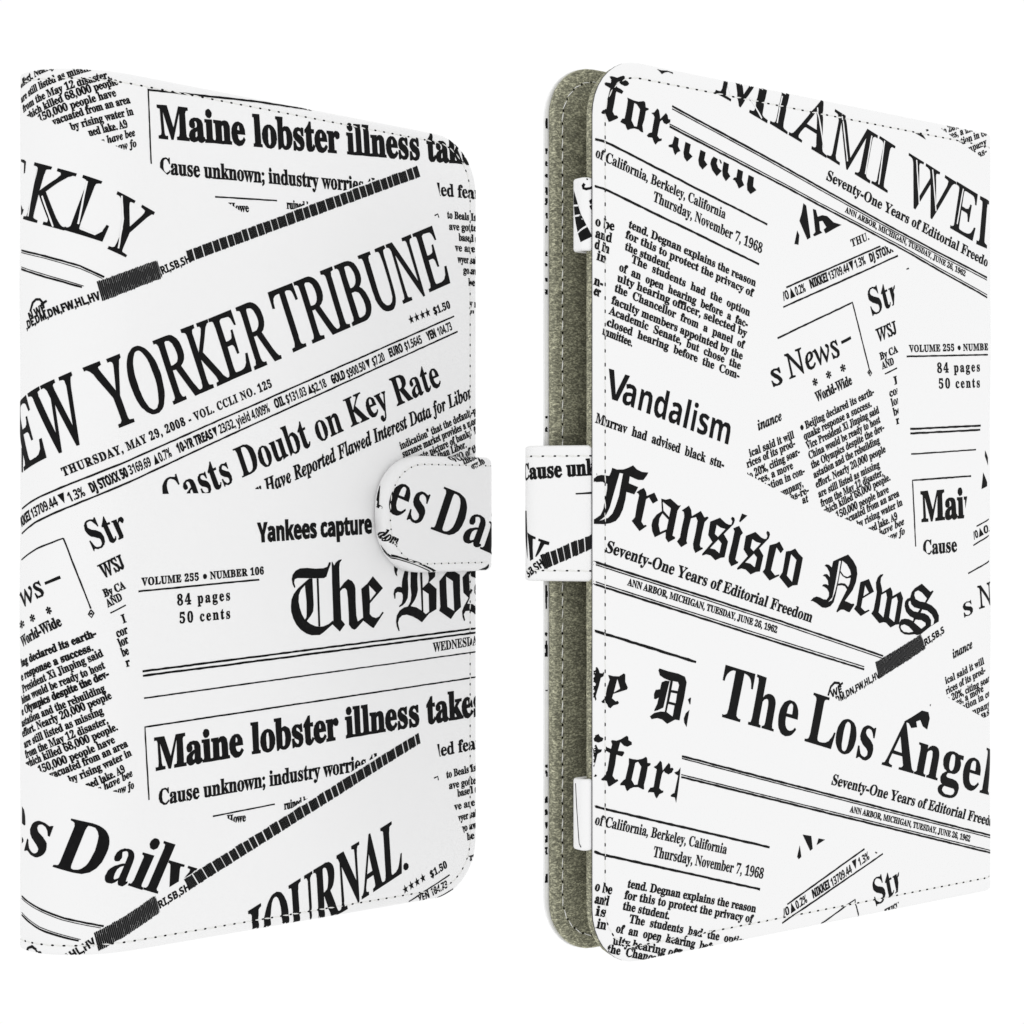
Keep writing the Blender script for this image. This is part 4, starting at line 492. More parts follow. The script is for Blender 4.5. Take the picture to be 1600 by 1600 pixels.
class Print:
    """flat print collected on one sheet"""
    def __init__(s, E, eps, extra=None): s.E = E; s.eps = eps; s.V = []; s.F = []
    def tri(s, T3, clip):
        # clip against half planes
        for (x0, y0, x1, y1, sg) in clip:
            out = []
            n = len(T3)
            if n < 3: return
            dd = [((x1 - x0) * (y - y0) - (y1 - y0) * (x - x0)) * sg for x, y in T3]
            for i in range(n):
                a, b = T3[i - 1], T3[i]; da, db = dd[i - 1], dd[i]
                if (da >= 0) != (db >= 0):
                    t = da / (da - db); out.append((a[0] + (b[0] - a[0]) * t, a[1] + (b[1] - a[1]) * t))
                if db >= 0: out.append(b)
            T3 = out
        if len(T3) < 3: return
        for i in range(1, len(T3) - 1): s.put(T3[0], T3[i], T3[i + 1], 0)
    def put(s, a, b, c, lvl):
        E = s.E; S = E.S
        la = hypot(a[0]-b[0], a[1]-b[1]); lb = hypot(b[0]-c[0], b[1]-c[1]); lc = hypot(c[0]-a[0], c[1]-a[1])
        m = max(la, lb, lc)
        if m > 0.7 and lvl < 14:
            U = [S.u_of_s(q[0]) for q in (a, b, c)]
            dm = min(E.d(U[i], q[1]) for i, q in enumerate((a, b, c)))
            curved = max(U) > S.flat0 and min(U) < S.flat1
            lim = 0.7 if dm < 6.5 else (1.0 if curved else 3.0)
            if m > lim:
                if m == la: q = ((a[0]+b[0])/2, (a[1]+b[1])/2); s.put(a, q, c, lvl+1); s.put(q, b, c, lvl+1)
                elif m == lb: q = ((b[0]+c[0])/2, (b[1]+c[1])/2); s.put(a, b, q, lvl+1); s.put(a, q, c, lvl+1)
                else: q = ((c[0]+a[0])/2, (c[1]+a[1])/2); s.put(a, b, q, lvl+1); s.put(q, b, c, lvl+1)
                return
        k = len(s.V); pts = []
        for q in (a, b, c):
            u = S.u_of_s(q[0]); v = q[1]; d = E.d(u, v)
            if d < -E.wall: return
            if d < 0:                                      # over the rim, down the side wall
                m = -d - 0.05; e = 0.2
                gu = (E.d(u + e, v) - d) / e; gv = (E.d(u, v + e) - d) / e; gl = hypot(gu, gv) or 1
                pts.append(S.loc(u + gu / gl * m, v + gv / gl * m, -E.r + d)); continue
            pts.append(S.loc(u, v, -E.drop(d) + bend(E, u, v) + s.eps + (.03 if d < 1.5 else 0)))
        s.V += pts
        s.F.append((k, k + 1, k + 2))
    def make(s, name, mat, parent):
        if s.F: return mesh_obj(name, s.V, s.F, mat, parent)
def jit(x, y, amp=.035): return (x + amp * sin(y * 7.1 + x * 3.3), y + amp * sin(x * 5.7 + y * 2.9))
def lay_text(pr, font, w, h, s0, v0, s1, v1, text, tr, k, clip):
    em = h / 0.68; x = 0.0; lay = []; lo = 9; hi = -9
    L = hypot(s1 - s0, v1 - v0); c, sn = (s1 - s0) / L, (v1 - v0) / L
    for ch in text:
        if ch == ' ': x += 0.27 + tr; continue
        g = find(font, ch)
        if g is None: x += .3; continue
        shear = -0.22 if font == 'I' and g[0] == 'I' else 0.0
        xs = [x + p[0] + shear * p[1] for q in GLY[g][1] for p in q]
        lo = min(lo, min(xs)); hi = max(hi, max(xs))
        lay.append((x, g, shear)); x += GLY[g][0] + tr
    if not lay: return
    kx = L / (hi - lo); r = round(kx / em, 2)
    for x, g, shear in lay:
        wt = w + (25 if h < 2.2 else 19 if h < 4 else 7)
        if g[0] == 'P' and font in 'BJS': wt += 8
        wt = max(wt, 0)
        for t in glyph(g, wt, r):
            tri = []
            for (gx, gy) in t:
                X = (x - lo) * kx + (gx * kx / r) + shear * gy * kx + k * gy * em; Y = gy * em
                tri.append(jit(s0 + X * c - Y * sn, v0 + X * sn + Y * c, .02 if h < 3 else .05))
            pr.tri(tri, clip)
def lay_poly(pr, ps, clip):
    for t in tess(ps): pr.tri([jit(*q, .02) for q in t], clip)
def lay_rule(pr, w, pts, clip):
    # a slightly uneven inked line
    P = []
    for (a, b) in zip(pts, pts[1:]):
        L = hypot(b[0]-a[0], b[1]-a[1]); n = max(1, int(L / 1.3))
        for i in range(n): P.append((a[0]+(b[0]-a[0])*i/n, a[1]+(b[1]-a[1])*i/n))
    P.append(pts[-1]); L_, R_ = [], []
    for i, p in enumerate(P):
        a = P[max(i-1, 0)]; b = P[min(i+1, len(P)-1)]
        l = hypot(b[0]-a[0], b[1]-a[1]) or 1; nx, ny = -(b[1]-a[1])/l, (b[0]-a[0])/l
        w1 = w*.62*(1+random.uniform(-.22,.22)); w2 = w*.62*(1+random.uniform(-.22,.22))
        L_.append((p[0]+nx*w1, p[1]+ny*w1)); R_.append((p[0]-nx*w2, p[1]-ny*w2))
    for i in range(len(P)-1):
        pr.tri([L_[i], R_[i], R_[i+1]], clip); pr.tri([L_[i], R_[i+1], L_[i+1]], clip)
def lay_band(pr, prg, q, mode):
    a, b, c, d = q
    L = hypot(b[0]-a[0], b[1]-a[1])
    def at(t, y): 
        x0 = a[0]+(b[0]-a[0])*t; y0 = a[1]+(b[1]-a[1])*t; x1 = d[0]+(c[0]-d[0])*t; y1 = d[1]+(c[1]-d[1])*t
        return (x0+(x1-x0)*y, y0+(y1-y0)*y)
    def quad(p_, t0, t1, y0, y1):
        A_, B_, C_, D_ = at(t0, y0), at(t1, y0), at(t1, y1), at(t0, y1)
        p_.tri([A_, B_, C_], ()); p_.tri([A_, C_, D_], ())
    t = 0.0
    if mode == 'hatch':
        st = .46 / L
        while t < 1:
            e = random.uniform(-.02, .03)
            quad(pr, t, min(t + st * .72, 1), e, 1 - random.uniform(-.02, .03))
            quad(prg, t + st * .72, min(t + st, 1), random.uniform(.02, .4), random.uniform(.55, .98))
            quad(pr, t + st * .72, t + st * .86, .02, .98)
            t += st
        return
    lo, hi, gap = ((1.5, 2.9, .28) if mode == 'bars' else (1.3, 2.3, .3))
    while t < 1:
        wd = random.uniform(lo, hi) / L; t1 = min(t + wd, 1)
        e0 = random.uniform(-.03, .03)
        # a bar is a few inked strokes side by side
        x = t
        while x < t1 - 1e-6:
            x1 = min(x + random.uniform(.22, .5) / L, t1)
            quad(pr, x, x1 - .03 / L, e0 + random.uniform(-.03, .03), 1 + random.uniform(-.03, .03))
            quad(prg, x1 - .03 / L, x1, .05, .95)
            x = x1
        t = t1 + gap * random.uniform(.6, 1.3) / L
# ------------------------------------------------------------------ stitching
def stitch_line(E, pts, pitch, parent, eps, side=1, tlen=.74, wid=.24, holes=True, name="stitching", base=0.0, label=None, lens=(.34, .2)):
    S = E.S; V = []; F = []; HV = []; HF = []
    cum = [0.0]
    for a, b in zip(pts, pts[1:]): cum.append(cum[-1] + hypot(b[0]-a[0], b[1]-a[1]))
    def at(s_):
        s_ = min(max(s_, 0), cum[-1] - 1e-6)
        i = 0
        while cum[i + 1] < s_: i += 1
        t = (s_ - cum[i]) / (cum[i + 1] - cum[i]); a, b = pts[i], pts[i + 1]
        L = hypot(b[0]-a[0], b[1]-a[1])
        return a[0]+(b[0]-a[0])*t, a[1]+(b[1]-a[1])*t, (b[0]-a[0])/L, (b[1]-a[1])/L
    def off(u, v): return (-E.drop(E.d(u, v)) + bend(E, u, v) if side > 0 else base)
    n = int(cum[-1] / pitch)
    for i in range(n):
        s0 = i * pitch + random.uniform(-.12, .12)
        rows = []
        for k in range(6):
            t = k / 5; s_ = s0 + pitch * (.13 + .74 * t)
            u, v, du, dv = at(s_)
            hgt = (.04 + .17 * sin(pi * min(max(t, .06), .94))); ww = wid * (.35 + .65 * sin(pi * min(max(t, .12), .88)))
            sl = (t - .5) * .25
            u += -dv * sl; v += du * sl
            b = off(u, v)
            row = []
            for q in (-1, -.6, 0, .6, 1):
                row.append(len(V)); V.append(S.loc(u - dv * ww * q, v + du * ww * q, b + side * (hgt * (1 - q * q) - .03 + .02)))
            rows.append(row)
        for r0, r1 in zip(rows, rows[1:]):
            for q in range(4): F.append((r0[q], r0[q + 1], r1[q + 1], r1[q]))
        u, v, du, dv = at(s0)
        b = off(u, v) + side * (eps + .012)
        k0 = len(HV)
        for q in range(8):
            a = 2 * pi * q / 8; x = lens[0] * cos(a); y = lens[1] * sin(a)
            HV.append(S.loc(u + du * x - dv * y, v + dv * x + du * y, b))
        HF.append(tuple(range(k0, k0 + 8)))
    o = mesh_obj(name, V, F, M_THREAD, parent, smooth=True); o['kind'] = 'stuff'
    h = mesh_obj("needle_holes", HV, HF, M_HOLE, parent); h['kind'] = 'stuff'
    return o
def stitch_path(E, d, uend, u0=0.0, n=10):
    half, rc = E.half, E.rc; top = [(uend, half - d), (u0 + rc, half - d)]
    for i in range(1, n + 1):
        a = pi / 2 + (pi / 2) * i / n
        top.append((u0 + rc + (rc - d) * cos(a), half - rc + (rc - d) * sin(a)))
    bot = [(u, -v) for u, v in top]
    return top + bot[::-1]
# ------------------------------------------------------------------ the two cases
S_LC.flat0, S_LC.flat1 = 105.0, 190.0
S_RC.flat0, S_RC.flat1 = 138.5, 162.0
S_TA.flat0, S_TA.flat1 = 0, 20
S_TB.flat0, S_TB.flat1 = 0, 20
S_LS.flat0, S_LS.flat1 = 34.5, 60.0
S_RS.flat0, S_RS.flat1 = 11.0, 25.0
E_LC = Edge(S_LC, 102.5, 14.5, 0.9, 2.3, 0.20)
E_RC = Edge(S_RC, 102.5, 13.5, 0.6, 3.5, 0.22)
E_LS = Edge(S_LS, 15.4, 13.6, 1.9, 2.3, 0.14, wall=1.3)
E_TA = Edge(S_TA, 8.2, 1.6, .5, 3, 0)
E_TB = Edge(S_TB, 8.0, 1.6, .5, 3, 0)
E_RS = Edge(S_RS, 15.3, 1.2, 0.7, 2.6, 0.0, open0=True)
def steps(a, b, st):
    n = max(1, int((b - a) / st)); return [a + (b - a) * i / n for i in range(n + 1)]
left = thing(S_LC, "white newspaper print case seen from the front, strap end folded onto the cover", "tablet case", "newspaper print tablet cases")
right = thing(S_RC, "white newspaper print case seen from the back, olive suede lining showing at its open edge", "tablet case", "newspaper print tablet cases")
# sheets
us = steps(0, 105, 3) + steps(107, 160, 1.2) + steps(162, S_LC.U, 8)
lc = slab("printed_cover", E_LC, 0, S_LC.U, skin_profile(E_LC, 1.4), us, M_WHITE, left)
us = steps(0, 138, 3) + steps(139.2, 162, .8) + steps(164, S_RC.U, 8)
rc = slab("printed_cover", E_RC, 0, S_RC.U, skin_profile(E_RC, .75), us, M_WHITE, right)
def lining(E, u0, u1, off0, th, us, parent, name, r=.8, inset=.35, rough=.07, rcm=0):
    E2 = Edge(E.S, E.half - inset, E.rc - inset - rcm, r, 0, 0)
    pr_ = [(8.0, off0), (.8, off0), (.3, off0 - .15)]
    for i in range(9):
        a = pi * i / 8; pr_.append((.45 - .45 * sin(a), off0 - .15 - (th - .3) * (1 - cos(a)) / 2))
    pr_ += [(1.0, off0 - th), (2.0, off0 - th), (8.0, off0 - th)]
    return slab(name, E2, u0, u1, pr_, us, M_SUEDE, parent, rough=rough, uneven=False)
fine = steps(0, 40, 1.5) + steps(42, 132, 6)
lining(E_RC, 0.15, 134, -.76, 2.5, fine, right, "back_cover_lining")
fl = steps(S_RC.U - 130, S_RC.U - 42, 6) + steps(S_RC.U - 40, S_RC.U, 1.5)
lining(E_RC, S_RC.U - 136, S_RC.U - 1.0, -.76, 2.4, fl, right, "front_cover_lining", inset=.2, rcm=1.2)
lining(E_LC, 0.35, 100, -1.41, 1.6, steps(0, 100, 6), left, "front_cover_lining")
lining(E_LC, S_LC.U - 100, S_LC.U - .35, -1.41, 1.6, steps(S_LC.U - 100, S_LC.U, 6), left, "back_cover_lining")
# the thin dark line of edge paint between the printed skin and the suede
V = []; F = []; usx = steps(0, 138, 3)
for off in (-.50, -.755):
    for u, v in ring(E_RC.half, E_RC.rc, 0, S_RC.U, -0.03, usx): V.append(S_RC.loc(u, v, off))
n_ = len(V) // 2
for i in range(n_):
    j = (i + 1) % n_
    if max(V[i][1], V[j][1]) < 1.5 and max(V[i][0], V[j][0]) < 9: F.append((i, j, n_ + j, n_ + i))
mesh_obj("edge_paint", V, F, M_TRIM, rc)
# straps
us = steps(0, 34, 2) + steps(34.5, 48, .6) + steps(48.5, 54, 1)
def strap_profile(E, t, mid=None):
    p = [(E.rc * .8 if E.rc < 5 else 9.0, 0.0)]
    for d in (6.5, 5.5, 4.6, 4.2, 3.8, 3.4, 3.0, 2.6, 2.2, 1.8, 1.4, 1.1, .8, .55, .35, .2, .08, 0.0):
        if d < E.rc * .8: p.append((d, -E.drop(d)))
    lo = -t
    p += [(0.0, lo + .4), (.12, lo + .12), (.45, lo), (p[0][0], lo)]
    return p
ls = slab("strap", E_LS, 0, S_LS.U, strap_profile(E_LS, 3.9), us, M_WHITE, left)
us = steps(0, 11, 1.5) + steps(11.5, 22, .5) + steps(22.5, S_RS.U, 2)
rs = slab("strap", E_RS, 0, S_RS.U, [(.9, 0), (.7, -.0), (.45, -.05), (.25, -.18), (.1, -.4), (0, -.7), (0, -1.3), (.1, -1.6), (.3, -1.75), (.9, -1.8)], us, M_WHITE, right)
# stitching
stitch_line(E_LC, stitch_path(E_LC, 2.3, 150), 2.8, left, .03, lens=(.4, .24))
stitch_line(E_RC, stitch_path(E_RC, 3.5, 146), 3.0, right, .03, lens=(.5, .27))
stitch_line(E_LS, stitch_path(E_LS, 2.3, 38), 2.4, ls, .03, lens=(.26, .22))
for sg in (1, -1):
    stitch_line(E_RS, [(0.5, 12.9 * sg), (18.0, 12.9 * sg)], 2.75, rs, .03)
EF = Edge(S_RC, 102.5, 13.5, 1.3, 3.2, 0)
pf = [(S_RC.U - u, v) for u, v in stitch_path(EF, 3.4, 60)]
stitch_line(EF, pf, 3.0, right, .03, side=-1, base=-3.17, wid=.13, lens=(.3, .27))
# holder tabs: the padded bands on the inner side that clip round the cover's edge and hold the tablet
def band_tab(E):
    return slab("holder_tab", E, 0, E.S.U, [(1.2, 0), (.6, 0), (.4, -.05), (.2, -.17), (.08, -.3), (0, -.5), (0, -.8), (.1, -1.0), (.3, -1.1), (1.2, -1.1)], steps(0, 8, 2) + steps(8.4, 16.5, .35), M_WHITE, right)
ta = band_tab(E_TA); tb = band_tab(E_TB)
E_BLOCK = Edge(S_RC, 92, 6, .8, 3, 0)
slab("gap_light_block", E_BLOCK, 5.0, 128, [(5, -3.3), (1, -3.3), (0, -4.2), (0, -7.4), (.4, -8.0), (1, -8.2), (5, -8.2)], steps(0, 128, 8), M_SUEDE, right, uneven=False)  # unseen slab added inside the gap to block light and darken the lining

# print
SURF = {'LC': (E_LC, lc, .05), 'RC': (E_RC, rc, .05), 'LS': (E_LS, ls, .05), 'RS': (E_RS, rs, .05), 'TA': (E_TA, ta, .03), 'TB': (E_TB, tb, .03)}
ITEMS = [
('T','LC','printed_column:a','B',4,1.75,-136.84,98.9,-116.54,105.78,'effort. Nearly 20,000 peo',0,0,((-138.09,93.29,-106.94,83.55,1),)),
('T','LC','printed_column:a','B',4,1.75,-136.5,95.4,-117.69,102.14,'are still listed as missin',0,0,((-138.09,93.29,-106.94,83.55,1),)),
('T','LC','printed_column:a','B',4,1.75,-135.56,93.02,-113.45,100.75,'from the May 12 disaster,',0,0,((-138.09,93.29,-106.94,83.55,1),)),
('T','LC','printed_column:a','B',4,1.75,-134.19,90.82,-111.32,99.52,'which killed 68,000 people',0,0,((-138.09,93.29,-106.94,83.55,1),)),
('T','LC','printed_column:a','B',4,1.75,-129.95,90.16,-111.78,96.79,'150,000 people have',0,0,((-138.09,93.29,-106.94,83.55,1),)),
('T','LC','printed_column:a','B',4,1.75,-126.23,89.22,-108.29,95.63,'vacuated from an area',0,0,((-138.09,93.29,-106.94,83.55,1),)),
('T','LC','printed_column:a','B',4,1.75,-122.03,88.04,-107.45,93.06,'by rising water in',0,0,((-138.09,93.29,-106.94,83.55,1),)),
('T','LC','printed_column:a','B',4,1.75,-117.98,86.88,-108.95,89.85,'ned lake. A9',0,0,((-138.09,93.29,-106.94,83.55,1),)),
('T','LC','printed_column:a','J',0,1.75,-115.08,85.01,-106.94,88.2,'s have bee',0,0,((-138.09,93.29,-106.94,83.55,1),)),
('T','LC','printed_column:a','J',0,1.75,-112.39,83.78,-106.6,85.7,'now fo',0,0,((-138.09,93.29,-106.94,83.55,1),)),
('T','LC','printed_column:b','B',14,1.8,-136.5,-36.36,-116.39,-28.7,'ing declared its earth-',0,0,((-134.71,-58.75,-106.94,-66.37,1),)),
('T','LC','printed_column:b','B',14,1.8,-136.5,-39.65,-117.11,-31.95,'e response a success.',0,0,((-134.71,-58.75,-106.94,-66.37,1),)),
('T','LC','printed_column:b','B',4,1.8,-135.86,-42.44,-114.78,-33.32,'President Xi Jinping said',0,0,((-134.71,-58.75,-106.94,-66.37,1),)),
('T','LC','printed_column:b','B',4,1.8,-136.17,-45,-114.34,-36.15,'hina would be ready to host',0,0,((-134.71,-58.75,-106.94,-66.37,1),)),
('T','LC','printed_column:b','B',14,1.8,-136.17,-47.69,-113.45,-38.1,'e Olympics despite the dev-',0,0,((-134.71,-58.75,-106.94,-66.37,1),)),
('T','LC','printed_column:b','B',4,1.8,-136.17,-50.38,-114.34,-41.49,'astation and the rebuilding',0,0,((-134.71,-58.75,-106.94,-66.37,1),)),
('T','LC','printed_column:b','B',4,1.8,-135.86,-52.74,-112.85,-43.17,'effort. Nearly 20,000 people',0,0,((-134.71,-58.75,-106.94,-66.37,1),)),
('T','LC','printed_column:b','B',4,1.8,-134.99,-55.2,-114.78,-46.67,'are still listed as missing',0,0,((-134.71,-58.75,-106.94,-66.37,1),)),
('T','LC','printed_column:b','B',4,1.8,-134.45,-57.53,-113.75,-48.93,'from the May 12 disaster,',0,0,((-134.71,-58.75,-106.94,-66.37,1),)),
('T','LC','printed_column:b','B',4,1.8,-134.19,-59.74,-111.48,-50.52,'which killed 68,000 people.',0,0,((-134.71,-58.75,-106.94,-66.37,1),)),
('T','LC','printed_column:b','B',4,1.8,-129.95,-60.72,-112.09,-53.46,'150,000 people have',0,0,((-134.71,-58.75,-106.94,-66.37,1),)),
('T','LC','printed_column:b','B',4,1.8,-126.87,-61.73,-108.95,-54.54,'vacuated from an area',0,0,((-134.71,-58.75,-106.94,-66.37,1),)),
('T','LC','printed_column:b','B',4,1.8,-122.32,-62.67,-107.96,-56.7,'by rising water in',0,0,((-134.71,-58.75,-106.94,-66.37,1),)),
('T','LC','printed_column:b','B',4,1.8,-118.41,-64.04,-109.59,-60.47,'ned lake. A9',0,0,((-134.71,-58.75,-106.94,-66.37,1),)),
('T','LC','printed_column:b','J',0,1.8,-115.81,-65.01,-107.62,-61.52,'s have bee',0,0,((-134.71,-58.75,-106.94,-66.37,1),)),
('T','LC','printed_column:b','J',0,1.8,-112.39,-65.94,-107.28,-64.39,'now fo',0,0,((-134.71,-58.75,-106.94,-66.37,1),)),
('R','LC','printed_frame:a',0.3,((-136.5,-11.38),(-130.7,-8.56),(-123.94,-6.1)),()),
('R','LC','printed_frame:a',0.3,((-123.94,-6.1),(-117.69,-22.32)),()),
('R','LC','printed_frame:a',0.28,((-117.69,-22.62),(-116.97,-23.36),(-117.55,-24.4),(-118.27,-23.65),(-117.69,-22.62)),()),
('R','LC','printed_frame:a',0.5,((-117.69,-23.29),(-117.61,-23.73)),()),
('T','LC','printed_headline:ws','I',12,5,-136.17,-22.58,-128.7,-19.18,'ws',0,0,()),
('R','LC','printed_headline:ws',0.55,((-128.53,-16.66),(-124.69,-15.04)),()),
('T','LC','printed_headline:ws','P',25,1.6,-137.28,-27.43,-135.13,-26.86,'✻',0,0,()),
('T','LC','printed_headline:ws','P',25,1.6,-132.66,-25.7,-131.29,-25.2,'✻',0,0,()),
('T','LC','printed_headline:ws','P',25,1.6,-127.77,-23.75,-126.71,-23.28,'✻',0,0,()),
('T','LC','printed_headline:ws','B',8,2.4,-136.17,-31.7,-124.24,-26.19,'World-Wide',0,0,()),
('T','LC','printed_headline:str','B',-3,6.8,-117.11,-8.85,-108.62,-5.26,'Str',0,0,((-109.99,0.1,-110.15,-7.36,-1),)),
('T','LC','printed_headline:str','I',14,3.1,-114.78,-15.22,-109.59,-12.73,'WSJ',0,0,()),
('T','LC','printed_column:c','B',6,1.8,-114.49,-19.68,-109.43,-17.65,'By CA',0,0,()),
('T','LC','printed_column:c','B',6,1.8,-113.75,-22.06,-110.23,-20.32,'AND',0,0,()),
('R','LC','printed_column:c',0.3,((-113.22,-23.4),(-109.43,-21.61)),()),
('T','LC','printed_column:c','B',2,2,-110.07,-25.84,-109.27,-25.56,'I',0,0,((-108.78,-26.77,-108.46,-36.49,-1),)),
('T','LC','printed_column:c','B',2,2,-111.48,-29.09,-108.78,-28.12,'cor',0,0,((-108.78,-26.77,-108.46,-36.49,-1),)),
('T','LC','printed_column:c','B',2,2,-110.86,-31.34,-108.62,-30.36,'lor',0,0,((-108.78,-26.77,-108.46,-36.49,-1),)),
('T','LC','printed_column:c','B',2,2,-110.23,-33.59,-108.62,-33.05,'be',0,0,((-108.78,-26.77,-108.46,-36.49,-1),)),
('T','LC','printed_column:c','B',2,2,-109.27,-36.01,-108.29,-35.75,'r',0,0,((-108.78,-26.77,-108.46,-36.49,-1),)),
('T','LC','printed_headline:vol','B',10,1.75,-105.22,-17.12,-70.62,-14.86,'VOLUME 255 ● NUMBER 106',0.06,0,()),
('R','LC','printed_headline:vol',0.35,((-106.17,-18.46),(-71.96,-16.19)),()),
('T','LC','printed_headline:pages','B',4,2.5,-95.57,-22.01,-80.64,-21.05,'84 pages',0.16,0,()),
('T','LC','printed_headline:pages','B',4,2.5,-94.86,-26.3,-80.64,-25.49,'50 cents',0.16,0,()),
('R','LC','printed_rule:a',0.42,((-105.13,-37.25),(0.45,-30.51)),()),
('R','LC','printed_rule:a',0.42,((-105.05,-38.31),(0.45,-31.68)),()),
('R','LC','printed_rule:a',0.3,((-104.7,-43.58),(0.45,-36.93)),()),
('R','LC','printed_frame:b',0.33,((-103.4,-67.61),(-104.44,-50.36),(0.45,-43.84)),()),
('T','LC','printed_headline:wed','B',-2,2.4,-15.61,-36.36,2.09,-34.89,'WEDNESDAY',0,0,()),
('T','LC','printed_headline:m2','B',19,7.4,-101.22,-60.64,2.09,-54.18,'Maine lobster illness takes',0,0,()),
('T','LC','printed_headline:m2','B',2,3.7,-100.52,-69.09,-33.35,-65.6,'Cause unknown; industry worries th',0,0,((-76.7,-79.41,-20.74,-57.05,1),(-100.34,-68.5,-98.23,-69.92,1))),
('T','LC','printed_headline:m2','B',0,3.3,-14.26,-64.54,3.49,-63.23,'led fears',0,0,((-14.94,-58.91,-13.25,-65.05,1),)),
('R','LC','printed_rule:b',0.3,((-85.54,-73.26),(-67.34,-72.08)),()),
('T','LC','printed_column:d','B',2,2,-81.38,-75.47,-75.95,-75.41,'Howe',0,0,((-82.31,-73.66,-76.7,-76.58,1),)),
('T','LC','printed_column:d','B',2,2.1,-64.42,-73.72,-56.51,-73.05,'ruined by',0,0,((-76.7,-79.41,-20.74,-57.05,1),)),
('T','LC','printed_column:e','B',2,1.95,-10.87,-70.58,1.62,-69.22,'to Beals Isla',0,0,((-14.04,-65.84,-3.28,-88.99,1),)),
('T','LC','printed_column:e','B',2,1.95,-9.96,-73.59,1.15,-72.85,'ave gotten',0,0,((-14.04,-65.84,-3.28,-88.99,1),)),
('T','LC','printed_column:e','B',2,1.95,-6.98,-75.94,1.62,-75.17,'based on',0,0,((-14.04,-65.84,-3.28,-88.99,1),)),
('T','LC','printed_column:e','B',2,1.95,-8.13,-79.46,1.62,-78.68,'ve are n',0,0,((-14.04,-65.84,-3.28,-88.99,1),)),
('T','LC','printed_column:e','B',2,1.95,-7.21,-82.67,1.15,-81.78,'wyer said',0,0,((-14.04,-65.84,-3.28,-88.99,1),)),
('T','LC','printed_column:e','B',2,1.95,-5.6,-85.61,1.15,-84.94,'go awa',0,0,((-14.04,-65.84,-3.28,-88.99,1),)),
('T','LC','printed_column:e','B',2,1.95,-3.52,-88.1,-0.96,-87.86,'be',0,0,((-14.04,-65.84,-3.28,-88.99,1),)),
('T','LC','printed_column:e','B',2,1.95,-3.28,-93.87,-0.25,-93.53,'try',0,0,((-3.28,-91.08,-2.35,-94.68,1),)),
('R','LC','printed_column:e',0.3,((-15.39,-70.18),(-14.04,-69.79),(-13.81,-70.84)),()),
('B','LC','printed_band:a',((-93.79,-87.48),(-20.74,-57.65),(-20.07,-60.42),(-91.99,-90.15)),'bars'),
('B','LC','printed_band:b',((-117.04,-97.32),(-101.83,-90.32),(-100.52,-94.58),(-115.95,-101.68)),'hatch'),
('T','LC','printed_line:a','S',0,1.75,-100.34,-93.55,-91.99,-90.15,'RI,SB,SH',0,0,()),
('T','LC','printed_line:b','S',2,1.75,-125,-105.11,-116.39,-99.95,'FW,HL,HV',0,0,()),
('R','LC','printed_line:b',0.55,((-134.71,-102.74),(-133.7,-101.53),(-132.33,-101.03),(-131.09,-101.46),(-130.9,-102.17)),()),
('R','LC','printed_line:b',0.4,((-131.09,-102.2),(-129.58,-102.03)),()),
('R','LC','printed_rule:c',0.36,((-136.5,-89.9),(-132.33,-91.22),(-123.79,-93.78),(-114.78,-95.91)),()),
('R','LC','printed_rule:c',0.16,((-136.5,-90.42),(-132.33,-91.74),(-124.09,-94.23),(-115.37,-96.31)),()),
('R','LC','printed_rule:c',0.36,((-136.5,-94.24),(-129.95,-96.73),(-125.3,-97.88),(-120.43,-99.04)),()),
('R','LC','printed_rule:c',0.16,((-136.5,-93.71),(-129.95,-96.21),(-125.3,-97.36),(-120,-98.75)),()),
('R','LC','printed_rule:d',0.36,((-136.5,61),(-128.53,59.12),(-120.15,56.84),(-114.64,54.49)),()),
('R','LC','printed_rule:d',0.16,((-136.5,60.48),(-128.53,58.61),(-120.15,56.25),(-115.08,54.17)),()),
('R','LC','printed_rule:d',0.16,((-136.5,57.12),(-126.87,54.35),(-119.28,52.21)),()),
('R','LC','printed_rule:d',0.36,((-136.5,56.59),(-126.87,53.83),(-119.71,51.9)),()),
('T','LC','printed_headline:daily','B',-4,12,-126.55,-81.97,-116.39,-84.69,'D',0,0.12,()),
('T','LC','printed_headline:daily','B',-4,12,-114.93,-85.37,-109.43,-87.12,'a',0,0.12,()),
('T','LC','printed_headline:daily','B',-4,12,-108.95,-86.95,-105.13,-88.47,'i',0,0.12,()),
('T','LC','printed_headline:daily','B',-4,12,-104.87,-88.43,-101.04,-89.9,'l',0,0.12,()),
('T','LC','printed_headline:daily','B',-4,12,-101.57,-89.83,-93.79,-92.67,'y',0,0.12,((-99.47,-89.5,-91.45,-86.31,1),)),
('T','LC','printed_headline:daily','B',-4,12,-135.13,-78.79,-129.23,-80.52,'s',0,0.12,()),
('P','LC','printed_headline:daily',(((-136.5,-68.96),(-135.56,-69.59),(-134.99,-71.01),(-134.85,-73.04),(-135.41,-73.3),(-136.5,-72.89)),((-136.5,-76.07),(-135.78,-76.52),(-135.71,-77.07),(-136.5,-77.64))),()),
('T','LC','printed_headline:journal','B',0,14.2,-75.38,-112.87,-26.23,-94.03,'JOURNAL',0,0.3,()),
('P','LC','printed_headline:journal',(((-26.01,-92.29),(-25.57,-91.7),(-24.92,-91.66),(-24.26,-92.16),(-24.15,-92.93),(-24.59,-93.51),(-25.36,-93.63),(-25.96,-93.14)),),()),
('T','LC','printed_headline:kly','I',3,12.9,-135.56,68.31,-123.94,65.19,'K',0,0.03,()),
('T','LC','printed_headline:kly','I',3,12.9,-123.65,65.26,-114.93,62.78,'L',0,0.03,()),
('T','LC','printed_headline:kly','I',3,12.9,-116.39,62.25,-106.94,58.69,'Y',0,0.03,()),
